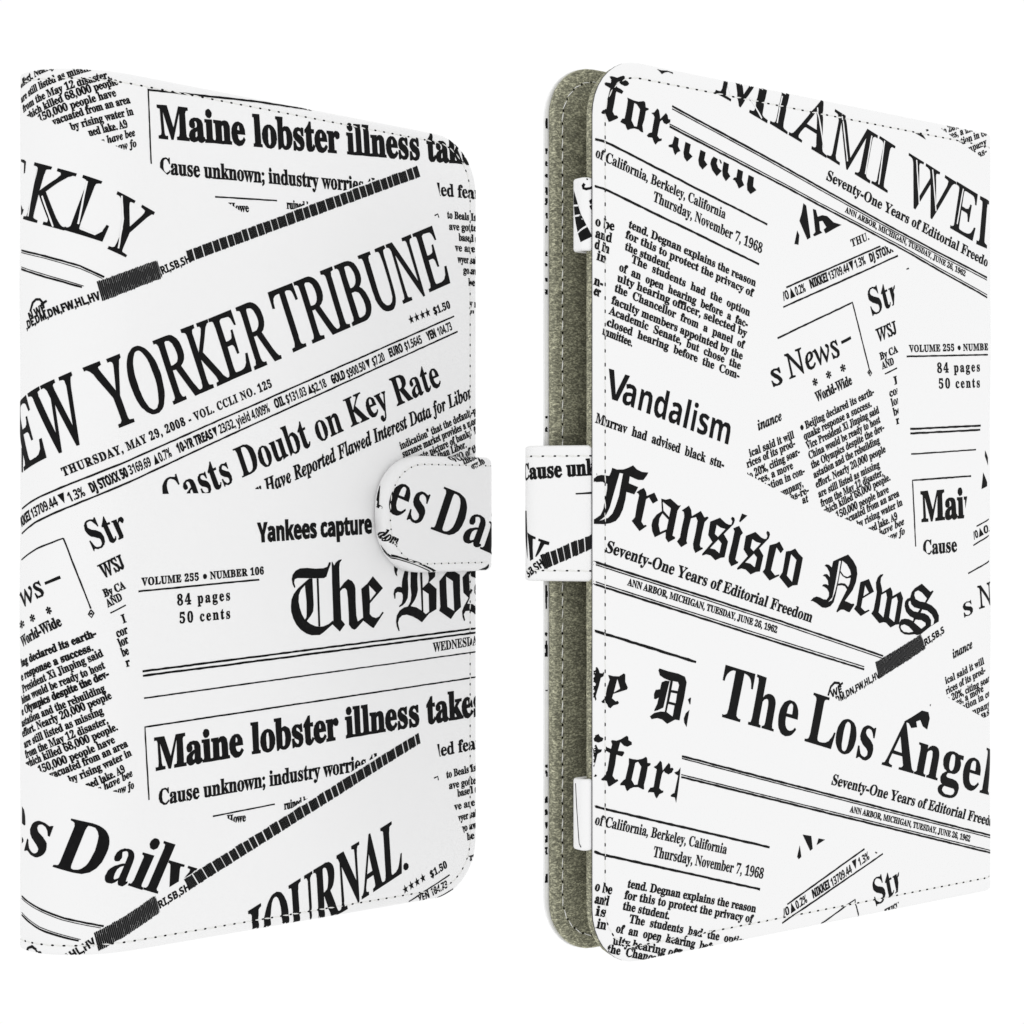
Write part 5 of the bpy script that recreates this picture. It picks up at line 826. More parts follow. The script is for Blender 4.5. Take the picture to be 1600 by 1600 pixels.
('P','LC','printed_headline:kly',(((-136.93,82.34),(-135.41,82.02),(-134.58,81.48),(-135.06,78.92),(-135.56,78.8),(-135.41,81.2),(-136.93,81.78)),((-136.93,71.67),(-136.17,70.65),(-135.56,70.4),(-136.17,69.53),(-136.93,69.24))),()),
('W','LC','printed_headline:kly',0.32,((-130.9,79.7),(-133.7,68.65))),
('W','LC','printed_headline:kly',0.32,((-129.23,73.07),(-126.39,65.87))),
('W','LC','printed_headline:kly',0.32,((-118.56,76.49),(-120.58,66.51))),
('W','LC','printed_headline:kly',0.32,((-120,65.49),(-116.83,64.3),(-115.08,65.29))),
('W','LC','printed_headline:kly',0.32,((-110.54,73.7),(-110.23,68.37),(-111.32,61.42))),
('T','LC','printed_headline:tribune','I',4,15.2,-135.27,9.7,-116.24,17.81,'EW',0,0,()),
('T','LC','printed_headline:tribune','I',4,15.2,-113.3,18.93,-65.39,38.99,'YORKER',0,0,()),
('T','LC','printed_headline:tribune','I',4,15.4,-63.05,40.26,-9.5,63.07,'TRIBUNE',0,0,()),
('R','LC','printed_headline:tribune',0.6,((-136.33,14.79),(-136.27,9.11)),()),
('T','LC','printed_line:thu','B',6,1.95,-123.79,8.24,-68.11,31.58,'THURSDAY, MAY 29, 2008 - VOL. CCLI NO. 125',0.1,0,()),
('R','LC','printed_rule:e',0.36,((-136.5,0.58),(-131.29,2.86),(-126.87,4.59),(-72.91,27.13),(-8.24,54.02)),()),
('R','LC','printed_rule:e',0.36,((-136.5,-5.25),(-131.29,-2.56),(-126.87,-0.66),(-72.91,22.4),(-6.98,49.97)),()),
('T','LC','printed_line:ticker','S',6,2.15,-136.5,-3.6,-132.55,-1.76,'KKEI',0,0,()),
('T','LC','printed_line:ticker','S',-14,2.15,-132.12,-1.61,-125,1.58,'13709.44',0,0,()),
('T','LC','printed_line:ticker','P',0,2,-124.39,1.88,-123.06,2.48,'▼',0,0,()),
('T','LC','printed_line:ticker','S',-14,2.15,-122.32,2.27,-118.85,3.86,'1.3%',0,0,()),
('T','LC','printed_line:ticker','S',6,2.15,-117.4,4.54,-108.78,8.48,'DJ STOXX 50',0,0,()),
('T','LC','printed_line:ticker','S',-14,2.15,-108.29,8.79,-102.62,11.11,'3169.69',0,0,()),
('T','LC','printed_line:ticker','P',0,2,-101.74,11.36,-100.52,11.84,'▲',0,0,()),
('T','LC','printed_line:ticker','S',-14,2.15,-100.17,12,-96.99,13.54,'0.7%',0,0,()),
('T','LC','printed_line:ticker','S',6,2.15,-95.22,14.28,-85.26,18.31,'10-YR TREAS',0,0,()),
('T','LC','printed_line:ticker','P',0,2,-84.9,18.56,-83.79,19.06,'▼',0,0,()),
('T','LC','printed_line:ticker','S',-14,2.15,-83.24,19.32,-68.69,25.43,'23/32, yield 4.009%',0,0,()),
('T','LC','printed_line:ticker','S',6,2.15,-66.95,26.31,-64.03,27.49,'OIL',0,0,()),
('T','LC','printed_line:ticker','S',-14,2.15,-63.44,27.68,-57.31,30.16,'$131.03',0,0,()),
('T','LC','printed_line:ticker','P',0,2,-56.71,30.44,-55.51,30.91,'▲',0,0,()),
('T','LC','printed_line:ticker','S',-14,2.15,-55.31,30.75,-51.06,32.61,'$2.18',0,0,()),
('T','LC','printed_line:ticker','S',6,2.15,-49.23,33.37,-45.12,35.08,'GOLD',0,0,()),
('T','LC','printed_line:ticker','S',-14,2.15,-44.29,35.21,-38.44,37.79,'$900.50',0,0,()),
('T','LC','printed_line:ticker','P',0,2,-38.02,37.99,-36.75,38.56,'▼',0,0,()),
('T','LC','printed_line:ticker','S',-14,2.15,-35.91,38.78,-32.07,40.53,'$7.20',0,0,()),
('T','LC','printed_line:ticker','S',6,2.15,-30.35,41.48,-26.01,43.29,'EURO',0,0,()),
('T','LC','printed_line:ticker','S',-14,2.15,-25.14,43.61,-19.41,45.96,'$1.5645',0,0,()),
('T','LC','printed_line:ticker','S',6,2.15,-17.4,46.79,-14.49,48.03,'YEN',0,0,()),
('T','LC','printed_line:ticker','S',-14,2.15,-13.58,48.27,-8.81,50.35,'104.73',0,0,()),
('T','LC','printed_headline:casts','B',0,7.4,-97.88,0.3,-12.68,35.1,'Casts Doubt on Key Rate',0,0,((-108.95,4.14,-65.2,5.65,1),)),
('T','LC','printed_headline:casts','J',0,3.5,-72.53,4.03,-1.42,32.42,'y Have Reported Flawed Interest Data for Libor',0,0,((-76.7,6,-53.29,6.59,1),)),
('T','LC','printed_column:f','B',2,1.95,-26.66,17.37,0.92,28.52,'indication" that the default-pr',0,0,()),
('T','LC','printed_column:f','B',2,1.95,-25.79,15.29,0.92,25.72,'surance market provides a more',0,0,()),
('T','LC','printed_column:f','B',2,1.95,-23.82,13.32,0.92,23.09,"ccurate picture of banks' fo",0,0,()),
('T','LC','printed_column:f','B',2,1.95,-15.39,14.66,-3.75,18.73,'k than Libor.',0,0,()),
('T','LC','printed_column:f','B',2,1.95,-9.73,13.7,1.62,18.39,'TWO of the',0,0,()),
('T','LC','printed_column:f','B',2,1.95,-5.37,12.95,1.62,15.76,'where b',0,0,()),
('T','LC','printed_headline:m1','B',19,7.5,-100.43,88.7,2.09,96.33,'Maine lobster illness takes',0,0,()),
('T','LC','printed_headline:m1','B',2,3.7,-100.17,80.27,-34.21,83.93,'Cause unknown; industry worries th',0,0,((-76.7,70.16,-21.18,93.31,1),(-100.34,81.61,-97.88,79.81,1))),
('T','LC','printed_headline:m1','B',0,3.3,-14.26,85.94,3.02,86.89,'led fears',0,0,((-14.71,90.17,-13.13,85.57,1),)),
('R','LC','printed_frame:c',0.4,((-103.75,99.51),(-72.91,101.66),(-55.71,102.32)),()),
('R','LC','printed_frame:c',0.32,((-103.57,99.53),(-102.79,82.18)),()),
('R','LC','printed_rule:f',0.3,((-84.9,76.66),(-66.66,77.99)),()),
('T','LC','printed_column:g','B',2,2,-80.83,73.66,-75,74.2,'Howe',0,0,((-81.38,75.77,-76.33,73.57,1),)),
('T','LC','printed_column:g','B',2,2.1,-63.64,76.36,-55.51,76.86,'ruined by',0,0,((-76.7,70.16,-21.18,93.31,1),)),
('T','LC','printed_column:h','B',2,1.95,-10.64,80.2,1.62,80.76,'to Beals Isla',0,0,()),
('T','LC','printed_column:h','B',2,1.95,-9.96,77.17,1.38,77.93,'ave gotten',0,0,()),
('T','LC','printed_column:h','B',2,1.95,-6.52,74.61,1.62,74.98,'based on',0,0,()),
('T','LC','printed_column:h','B',2,1.95,-7.9,71.7,1.62,72.17,'ve are n',0,0,()),
('T','LC','printed_column:h','B',2,1.95,-6.98,68.68,1.15,68.97,'wyer said',0,0,()),
('T','LC','printed_column:h','B',2,1.95,-4.91,65.93,1.62,66.04,'go awa',0,0,()),
('T','LC','printed_column:h','B',2,1.95,-3.05,62.81,-0.72,62.85,'be',0,0,()),
('T','LC','printed_column:h','B',2,1.95,-2.59,57.1,0.68,57.03,'y m',0,0,()),
('T','LC','printed_column:h','B',2,1.95,-2.12,54,0.92,54.07,"'' l",0,0,()),
('R','LC','printed_column:h',0.3,((-15.16,80.35),(-14.04,80.91),(-13.7,80.01)),()),
('B','LC','printed_band:c',((-93.25,62.68),(-21.18,92.89),(-20.07,90.14),(-92.35,60.02)),'bars'),
('B','LC','printed_band:d',((-116.39,53.36),(-101.48,59.62),(-99.99,55.46),(-115.08,48.83)),'hatch'),
('T','LC','printed_line:c','S',0,1.75,-100.17,56.2,-91.81,60.15,',RI,SB,SH',0,0,()),
('T','LC','printed_line:d','S',6,1.8,-134.19,42.32,-115.37,49.34,',DE,DM,DN,FW,HL,HV',0,0,()),
('T','LC','printed_line:d','S',2,1.8,-132.99,44.34,-128.36,46.39,'N,WE',0,0,()),
('R','LC','printed_line:d',0.5,((-132.99,46.42),(-132.12,48.46),(-131.09,49.23),(-129.95,49.11),(-129.05,48.33),(-128.87,47)),()),
('R','LC','printed_line:d',0.5,((-129.58,47.91),(-128.02,48.75)),()),
('T','LC','printed_headline:yankees','S',22,4.4,-72.15,-6.94,-36.54,-4.57,'Yankees capture',0,0,()),
('P','LC','printed_headline:the',(((-61.18,-18.51),(-61.77,-17.54),(-62.06,-16.25),(-61.77,-15.13),(-60.88,-14.18),(-59.5,-13.55),(-57.31,-13.45),(-54.7,-13.69),(-52.28,-13.63),(-51.06,-13.24),(-50.45,-12.1),(-50.05,-12.02),(-49.88,-12.51),(-50.66,-14.14),(-51.27,-15.76),(-52.08,-16.15),(-55.31,-16.14),(-60.29,-15.99),(-61.08,-16.27),(-61.32,-17.06),(-60.92,-18.27)),((-56.71,-16.17),(-57.91,-16.96),(-60.09,-18.53),(-61.47,-19.95),(-62.16,-21.38),(-62.34,-22.98),(-62.2,-24.42),(-61.67,-26.04),(-60.68,-27.67),(-59.3,-29),(-57.51,-30.03),(-55.91,-30.54),(-53.29,-30.53),(-52.08,-29.89),(-49.23,-27.95),(-49.13,-26.97),(-50.45,-27.83),(-52.08,-28.35),(-53.29,-28.44),(-54.7,-28.27),(-56.31,-27.65),(-57.41,-26.89),(-56.11,-25.55),(-55.41,-24.44),(-55.27,-22.83),(-55.41,-20.39),(-55.67,-16.13)),((-58.01,-17.84),(-59.3,-19.03),(-59.85,-20.3),(-59.93,-21.91),(-59.6,-23.53),(-58.9,-25.15),(-58.01,-26.47),(-57.61,-26),(-57.47,-25.19),(-57.51,-21.96),(-57.81,-19.54)),((-54.4,-16.15),(-53.74,-16.16),(-53.13,-28.4),(-53.74,-28.38)),((-49.64,-12.03),(-49.44,-11.95),(-48.78,-12.93),(-48.31,-12.2),(-47.39,-11.55),(-46.46,-11.35),(-46.4,-11.56),(-46.98,-12.21),(-47.18,-13.36),(-47.08,-15.65),(-46.94,-18.77),(-45.53,-17.31),(-44.29,-16.48),(-43.05,-17.02),(-42.22,-18.02),(-41.96,-19.02),(-41.9,-22.32),(-41.69,-25.96),(-41.28,-27.45),(-39.6,-26.51),(-39.6,-27.42),(-41.8,-29.34),(-42.42,-29.53),(-43.26,-29.21),(-44.09,-28.19),(-44.13,-25.56),(-44.4,-21.44),(-44.71,-19.3),(-45.33,-18.79),(-46.15,-18.94),(-46.87,-19.59),(-46.77,-22.21),(-46.5,-26.89),(-45.33,-28.07),(-46.98,-29.87),(-49.44,-27.86),(-48.99,-26.98),(-49.13,-23.79),(-49.44,-17.25)),((-40.12,-19.05),(-38.13,-17.76),(-36.33,-15.83),(-32.99,-19.01),(-37.28,-22.84),(-37.35,-25.66),(-36.54,-26.35),(-35.27,-26.72),(-34.21,-26.33),(-33.14,-25.19),(-32.67,-25.37),(-36.01,-29.31),(-36.54,-29.18),(-39.71,-27.17),(-39.54,-26.51),(-39.81,-22.37)),((-37.56,-18.19),(-35.27,-20.14),(-37.28,-22.09))),()),
('P','LC','printed_headline:bos',(((-29.27,-13.29),(-27.86,-14.06),(-28.29,-15.06),(-28.08,-16.07),(-28.73,-15.56),(-29.16,-14.55)),((-25.57,-14.59),(-24.26,-14.6),(-24.48,-16.8),(-24.31,-19.34),(-24.48,-21.7),(-25.36,-23.04),(-26.23,-23.69),(-27.43,-24.13),(-27.49,-23.83),(-26.56,-23.18),(-26.23,-22),(-26.23,-20.82),(-26.66,-20.31),(-27.97,-20.11),(-28.62,-20.44),(-28.73,-21.78),(-29.05,-21.86),(-29.38,-20.59),(-29.05,-19.42),(-28.19,-18.76),(-27.1,-18.7),(-26.56,-18.96),(-26.45,-17.28),(-26.01,-15.76)),((-23.49,-14.61),(-21.07,-14.64),(-21.18,-16.85),(-21,-19.74),(-21.4,-21.09),(-22.06,-22.26),(-23.49,-23.93),(-21.62,-24.31),(-19.41,-25.35),(-18.18,-26.27),(-18.18,-27.04),(-19.63,-28.36),(-20.96,-27.56),(-22.94,-26.65),(-24.92,-26.17),(-26.45,-26.3),(-27.43,-27.03),(-27.86,-28.19),(-27.32,-30.32),(-27.64,-30.42),(-28.29,-29.19),(-28.51,-27.84),(-28.29,-26.33),(-27.32,-25.01),(-25.79,-24.21),(-24.48,-23.99),(-23.56,-22.74),(-23.27,-21.05),(-23.56,-18.68)),((-20.29,-14.65),(-19.52,-14.66),(-19.1,-25.65),(-19.7,-25.38)),((-17.63,-14.68),(-14.87,-14.71),(-15,-16.25),(-17.07,-17.76),(-14.49,-19.52),(-14.53,-25),(-17.18,-26.13),(-18.18,-27.04),(-18.85,-26.25),(-18.18,-26.19),(-17.13,-25.53),(-17.29,-20.83),(-19.45,-19.68),(-19.36,-19.17),(-17.4,-17.76),(-17.18,-16.39)),((-10.75,-14.93),(-8.13,-14.88),(-6.17,-15.85),(-6.06,-21.4),(-5.78,-24.62),(-7.9,-26.04),(-9.38,-27.77),(-13.58,-25.45),(-13.13,-24.35),(-13.36,-21.25),(-13.54,-17.47)),((-11.09,-16.31),(-8.7,-17.55),(-8.2,-25.6),(-10.64,-24.41),(-10.98,-19.58)),((-5.25,-16.56),(-3.52,-15.02),(0.21,-14.85),(0.21,-16.99),(-1.66,-16.52),(-2.82,-15.72),(-2.47,-19.39),(-1.54,-20.1),(-2.59,-22.17),(-3.05,-22.16),(-4.91,-20.73)),((-4.26,-28.22),(-4.67,-28.52),(-5.25,-27.32),(-5.41,-25.76),(-4.67,-24.39),(-3.1,-22.25),(-1.54,-19.96),(-2.47,-22.26),(-3.52,-23.72),(-1.54,-23.94),(-0.14,-24.85),(-0.25,-21.52),(-0.96,-20.81),(-0.84,-19.07),(0.33,-17.69),(0.4,-25.82),(-0.61,-26.81),(-1.54,-26.12),(-2.82,-25.68),(-4.1,-25.79),(-4.79,-26.64))),()),
('T','LC','printed_line:price','B',10,1.9,-15.16,53.89,-9.5,56.17,'$1.50',0.05,0,()),
('T','LC','printed_line:price2','B',10,1.9,-16.28,-96.7,-10.64,-94.55,'$1.50',0.05,0,()),
('T','LC','printed_line:price','P',0,1.9,-23.73,50.69,-22.15,51.33,'★',0,0,()),
('T','LC','printed_line:price','P',0,1.9,-21.86,51.43,-20.27,52.07,'★',0,0,()),
('T','LC','printed_line:price','P',0,1.9,-19.87,52.19,-18.27,52.83,'★',0,0,()),
('T','LC','printed_line:price','P',0,1.9,-18.09,52.93,-16.48,53.57,'★',0,0,()),
('T','LC','printed_line:price2','P',0,1.9,-25.71,-99.83,-24.13,-99.29,'★',0,0,()),
('T','LC','printed_line:price2','P',0,1.9,-23.73,-99.07,-22.15,-98.53,'★',0,0,()),
('T','LC','printed_line:price2','P',0,1.9,-21.75,-98.39,-20.16,-97.85,'★',0,0,()),
('T','LC','printed_line:price2','P',0,1.9,-19.76,-97.63,-18.16,-97.08,'★',0,0,()),
('R','LC','printed_rule:g',0.3,((-24.04,-102.08),(-9.84,-96.72)),()),
('R','LC','printed_rule:g',0.3,((-16.73,-103.39),(-8.47,-100.69)),()),
('T','LC','printed_rule:g','S',-10,2,-20.52,-102.89,-10.41,-100.01,'YEN 104.73',0,0,()),
('T','LS','printed_headline:les','B',-4,12,0.73,0.96,12.59,-2.73,'es',0,0.12,()),
('T','LS','printed_headline:les','B',-4,12,15.78,-3.84,25.53,-6.72,'D',0,0.12,()),
('T','LS','printed_headline:les','B',-4,12,26.78,-6.99,33.34,-9.14,'a',0,0.12,()),
('T','LS','printed_headline:les','B',-4,12,33.34,-9.31,38.33,-10.95,'i',0,0.12,()),
('P','LS','printed_headline:les',(((0.5,10.48),(0.06,7.88),(-0.76,5.71),(-1.52,1.92),(0.24,1.42),(0.27,1.81),(0,2.46),(0.28,7.88),(0.41,10.05)),),()),
('T','LS','printed_line:dom','J',4,2.7,-0.83,-6.06,4.36,-8.17,'dom',0,0,()),
('R','LS','printed_rule:s1',0.42,((0.07,-8.62),(2.65,-10.56),(11.93,-12.89),(18.33,-15.29)),()),
('R','LS','printed_rule:s1',0.2,((0.27,-9.36),(2.65,-11.05),(11.28,-13.46),(16.56,-15.26)),()),
('P','LS','printed_rule:s1',(((33.6,-15.12),(35.43,-14.41),(36.6,-13.52),(36.74,-14.55),(36.35,-15.18)),),()),
('T','LS','printed_column:s2','B',4,1.9,23.04,13.17,34.97,17.37,'WO of the',0,0,((19.67,15.49,36.13,10.62,1),)),
('T','LS','printed_column:s2','B',4,1.9,27.58,13.25,34.97,15.8,'these b',0,0,((19.67,15.49,36.13,10.62,1),)),
('T','LS','printed_column:s2','B',4,1.9,30.56,11.92,35.2,13.73,'ow fo',0,0,((19.67,15.49,36.13,10.62,1),)),
('T','RS','printed_headline:cause2','B',8,3.5,-17.52,7.59,0.88,8.75,'Cause unk',0,0,()),
('R','RS','printed_rule:rs',0.32,((-3.9,4.4),(0.88,4.63)),()),
('R','RS','printed_rule:rs',0.2,((-0.09,3.55),(0.03,3.48)),()),
('P','RS','printed_headline:v',(((-17.52,0.62),(-16.16,0.58),(-15.8,-3.63),(-15.62,-10.38),(-17.02,-5.17)),),()),
('P','RS','printed_headline:v',(((-15.66,-4.28),(-14.6,-4.81),(-13.18,-5.35),(-13.23,-5.89),(-13.91,-5.74),(-13.91,-7.96),(-13.79,-10.34),(-14.69,-10.75),(-15.08,-7.32)),((-12.51,-5.67),(-9.94,-6.46),(-10.09,-7.18),(-11.16,-6.97),(-12.39,-9.03),(-13.07,-9.86),(-13.3,-9.73),(-12.06,-6.43),(-12.62,-6.21))),()),
('B','RS','printed_band:e',((-12.13,-9.52),(0.88,-4.29),(0.88,-7.51),(-11.09,-12.69)),'bars2'),
('T','RS','printed_line:e','S',0,1.75,-15.2,-14.63,-11.09,-11.83,'SB,SH',0,0,()),
('P','RC','printed_headline:for',(((4.59,97.98),(5.16,98.2),(6.12,98.2),(6.89,98.1),(8.25,98.65),(8.83,98.88),(9.31,98.74),(9.41,98.1),(10.19,97.77),(10.58,97.25),(9.99,96.73),(9.22,96.55),(8.25,96.77),(7.47,97.38),(6.89,96.87),(6.99,96.01),(8.05,95.66),(8.83,95.33),(8.34,94.61),(6.7,94.96),(6.51,94.5),(6.12,92.42),(5.55,90.32),(6.12,89.54),(6.89,89.57),(7.28,89.25),(7.09,88.94),(4.97,87.94),(4.4,87.79),(4.01,88.54),(3.63,89.49),(2.49,89.34),(2.11,89.58),(2.68,90.23),(3.63,90.5),(4.21,92.45),(4.88,95.42),(3.25,95.91),(3.15,96.33),(3.54,96.6),(5.07,96.6),(5.16,97.48)),((9.99,94.04),(11.95,93.66),(13.52,93.58),(14.99,93.96),(15.49,93.7),(15.69,92.56),(16.48,92.52),(16.58,92.17),(15.69,91.75),(15.19,89.71),(14.6,88.32),(14.89,86.75),(14.3,86.75),(13.32,87.21),(12.14,87.3),(10.97,87.05),(10.19,86.66),(9.8,86.97),(9.41,87.79),(8.44,88.03),(7.86,88.25),(8.44,89.05),(9.22,89.22),(9.8,91.47),(10.19,93.42)),((12.14,93.1),(12.93,92.92),(13.91,91.88),(12.93,87.81),(12.14,87.78),(11.26,89.05)),((17.37,91.54),(18.27,91.81),(19.27,92.82),(19.77,92.52),(20.07,91.38),(20.17,90.51),(21.98,92.15),(22.48,91.7),(22.68,90.84),(23.39,90.79),(23.29,90.18),(22.08,89.51),(21.27,89.77),(20.77,90.44),(20.11,89.91),(19.67,88.38),(19.27,86.57),(19.87,85.98),(20.67,86.08),(20.57,85.55),(19.47,85.19),(18.67,84.43),(18.17,84.96),(17.67,85.92),(16.48,85.85),(15.98,86.15),(16.68,86.83),(17.57,87.09),(17.97,88.9),(18.37,90.72),(18.07,91.19)),((19.07,101.85),(20.47,101.76),(22.28,101.95),(24.1,101.85),(24.2,101.49),(22.68,101.72),(21.67,101.49),(20.67,100.9),(19.87,101.52))),()),
('P','RC','printed_headline:forman',(((24.71,87.18),(26.13,86.76),(25.83,85.01),(26.64,83.92),(25.62,83.5),(24.91,82.75),(24.5,83.37),(24.1,84.36),(22.88,84.43),(22.78,84.86),(24,85.23)),((28.18,86.27),(29.93,85.89),(29.41,83.81),(30.54,83.12),(28.69,81.71),(27.77,82.57),(27.56,83.73)),((33.03,84.99),(34.76,84.6),(34.28,82.74),(35.33,81.8),(33.76,80.45),(32.62,81.34),(32.35,82.51)),((37.32,83.92),(38.69,83.48),(38.27,82.45),(38.8,81.45),(39.97,80.83),(38.38,79.36),(36.9,80.63),(36.27,82.07),(36.59,83.16)),((39.12,83.46),(39.65,83.37),(40.07,82.66),(39.65,82.46)),((40.6,83.1),(42.41,82.7),(41.99,80.75),(42.84,79.86),(41.35,78.55),(40.28,79.65),(40.18,81)),((45.31,81.89),(47.14,81.49),(46.71,79.45),(47.47,78.23),(45.63,77.22),(45.09,78.2),(44.34,79.04),(43.59,79.18),(44.02,79.69),(44.88,79.86)),((48.99,80.93),(50.84,80.45),(50.52,78.33),(51.72,77.54),(49.64,76.32),(48.55,77.2),(48.4,78.57))),()),
('T','RC','printed_headline:miami','I',4,12.3,38.17,99.23,55.69,94.24,'M',0,-0.08,()),
('T','RC','printed_headline:miami','I',4,12.3,56.57,94.28,62.74,92.34,'I',0,-0.08,()),
('T','RC','printed_headline:miami','I',4,12.3,63.08,92.38,76.32,88.39,'A',0,-0.08,()),
('T','RC','printed_headline:miami','I',4,12.3,76.79,88.45,93.1,83.78,'M',0,-0.08,()),
('T','RC','printed_headline:miami','I',4,12.3,93.59,83.84,99.9,81.98,'I',0,-0.08,()),
('T','RC','printed_headline:miami','I',4,12.3,105.68,80.69,124.62,75.36,'W',0,-0.08,()),
('T','RC','printed_headline:miami','I',4,12.3,124.89,75.47,134.58,72.78,'E',0,-0.08,()),
('T','RC','printed_headline:miami','I',12,12.3,136.22,72.33,140.45,71.51,'I',0,-0.1,()),
('W','RC','printed_headline:miami',0.34,((41.99,101.44),(43.27,99.03))),
('W','RC','printed_headline:miami',0.34,((49.53,99.59),(53.48,95.04))),
('W','RC','printed_headline:miami',0.34,((60.6,101.44),(58.8,94.65))),
('W','RC','printed_headline:miami',0.34,((73.17,100.32),(75.5,90.77))),
('W','RC','printed_headline:miami',0.34,((82.34,99.96),(84.26,88.29))),
('W','RC','printed_headline:miami',0.34,((93.47,95.89),(91.02,85.83))),
('W','RC','printed_headline:miami',0.34,((98.41,95.2),(96.17,83.79))),
('W','RC','printed_headline:miami',0.34,((111.04,91.76),(112.07,80.52))),
('W','RC','printed_headline:miami',0.34,((117.51,90),(118.82,79.19))),
('W','RC','printed_headline:miami',0.34,((130.24,86.32),(127.56,76.66))),
('R','RC','printed_rule:h',0.4,((23.9,93.97),(51.28,86.89),(107.97,71.46),(140.45,63.37)),()),
('R','RC','printed_rule:h',0.22,((23.9,93.37),(51.28,86.28),(107.97,70.79),(140.45,62.68)),()),
('R','RC','printed_rule:h',0.4,((23.09,89.19),(51.28,82.04),(102.91,68.68),(140.45,58)),()),
('R','RC','printed_rule:h',0.22,((23.09,89.78),(51.28,82.65),(102.91,69.34),(140.45,58.69)),()),
('T','RC','printed_line:f','B',2,2.6,76.44,82.83,140.45,66.31,'Seventy-One Years of Editorial Freedo',0,0.1,()),
('T','RC','printed_line:g','B',6,1.45,83.3,75.46,130.92,62.96,'ANN ARBOR, MICHIGAN, TUESDAY, JUNE 26, 1962',0,0,()),
('P','RC','printed_headline:frag',(((65.91,69.16),(66.66,68.05),(66.37,65.67),(64.95,65.74)),((68.09,76.07),(69.12,75.58),(70.68,67.83),(69.52,67.21),(66.66,71.59),(67.51,73.65)),((71.54,75.04),(72.7,74.88),(73.28,73.23),(75.03,73.8),(76.79,73.78),(79.14,72.41),(82.11,72.09),(80.32,71.32),(76.2,69.33),(75.5,70.26),(76.49,70.96),(75.03,72.41),(73.86,72.1),(74.16,69.94),(75.03,69.42),(72.12,68.28),(71.54,68.58),(72.41,69.38))),()),
('T','RC','printed_line:h','B',-4,1.9,85.94,66.85,92.49,69.38,'THU.',0.04,0,()),
('R','RC','printed_rule:i',0.36,((62.17,54.89),(96.79,68.05)),()),
('R','RC','printed_rule:i',0.36,((61.05,49.97),(103.66,66.19)),()),
('T','RC','printed_line:ticker2','S',-14,2.05,61.27,51.55,63.3,52.32,'/0',0,0,((51.28,81.27,140.45,56.79,-1),)),
('T','RC','printed_line:ticker2','P',0,2.05,63.76,52.35,65.35,53.01,'▲',0,0,((51.28,81.27,140.45,56.79,-1),)),
('T','RC','printed_line:ticker2','S',-14,2.05,65.8,53.12,69.12,54.47,'0.2%',0,0,((51.28,81.27,140.45,56.79,-1),)),
('T','RC','printed_line:ticker2','S',6,2.05,70.96,55.32,77.14,57.69,'NIKKEI',0,0,((51.28,81.27,140.45,56.79,-1),)),
('T','RC','printed_line:ticker2','S',-14,2.05,77.61,57.81,85.09,60.73,'13709.44',0,0,((51.28,81.27,140.45,56.79,-1),)),
('T','RC','printed_line:ticker2','P',0,2.05,85.45,60.84,86.9,61.44,'▼',0,0,((51.28,81.27,140.45,56.79,-1),)),
('T','RC','printed_line:ticker2','S',-14,2.05,87.38,61.56,91.14,63.08,'1.3%',0,0,((51.28,81.27,140.45,56.79,-1),)),
('T','RC','printed_line:ticker2','S',6,2.05,92.98,63.64,101.9,67.11,'DJ STOXX',0,0,((51.28,81.27,140.45,56.79,-1),)),
('T','RC','printed_headline:str2','B',-3,6.7,93.71,50.08,104.92,54.46,'Str',0,0,((102.53,59.41,101.9,51.11,-1),)),
('T','RC','printed_headline:str2','I',14,3.1,95.93,43.52,103.41,46.26,'WSJ',0,0,((102.91,49.53,102.91,42.92,-1),)),
('T','RC','printed_column:i','B',6,1.8,96.92,38.91,103.66,41.31,'By CA',0,0,()),
('T','RC','printed_column:i','B',6,1.8,97.66,36.57,102.15,38.1,'AND',0,0,()),
('R','RC','printed_column:i',0.3,((98.53,35.38),(103.28,37.16)),()),
('T','RC','printed_column:i','B',2,2,102.4,32.83,103.66,33.22,'I',0,0,((103.16,34.68,104.29,21.5,-1),)),
('T','RC','printed_column:i','B',2,2,100.65,29.55,104.67,30.94,'cor',0,0,((103.16,34.68,104.29,21.5,-1),)),
('T','RC','printed_column:i','B',2,2,101.4,27.19,104.67,28.3,'lor',0,0,((103.16,34.68,104.29,21.5,-1),)),
('T','RC','printed_column:i','B',2,2,102.15,24.74,104.92,25.66,'be',0,0,((103.16,34.68,104.29,21.5,-1),)),
('T','RC','printed_column:i','B',2,2,103.16,22.63,104.67,23,'r',0,0,((103.16,34.68,104.29,21.5,-1),)),
('R','RC','printed_frame:e',0.36,((59.03,42.28),(86.06,52.89),(92.49,36.32)),()),
('R','RC','printed_frame:e',0.3,((92.61,36.24),(93.47,35.39),(92.85,34.63),(91.88,35.48),(92.61,36.24)),()),
('R','RC','printed_frame:e',0.5,((92.56,35.75),(92.73,35.19)),()),
('T','RC','printed_headline:news','I',12,5.6,57.46,30.46,60.82,31.53,'s',0,0,()),
('T','RC','printed_headline:news','I',10,5.9,63.3,32.58,81.39,39.24,'News',0,0,()),
('R','RC','printed_headline:news',0.6,((81.87,42.48),(85.45,43.97)),()),
('T','RC','printed_headline:news','P',25,1.7,71.82,31.17,73.35,31.72,'✻',0,0,()),
('T','RC','printed_headline:news','P',25,1.7,76.83,33.21,78.39,33.78,'✻',0,0,()),
('T','RC','printed_headline:news','P',25,1.7,82.04,35.13,83.61,35.7,'✻',0,0,()),
('T','RC','printed_headline:news','B',8,2.4,72.93,27.29,86.06,32.3,'World-Wide',0,0,()),
('T','RC','printed_headline:inance','J',2,2.4,52.38,19.67,60.6,22.47,'inance',0,0,()),
('T','RC','printed_column:j','B',2,1.85,49.53,13.22,64.89,18.21,'ical said it will',0,0,((49.1,8.91,69.7,1.26,1),)),
('T','RC','printed_column:j','B',2,1.85,48.66,10.59,65.23,16.18,'rices of its prod-',0,0,((49.1,8.91,69.7,1.26,1),)),
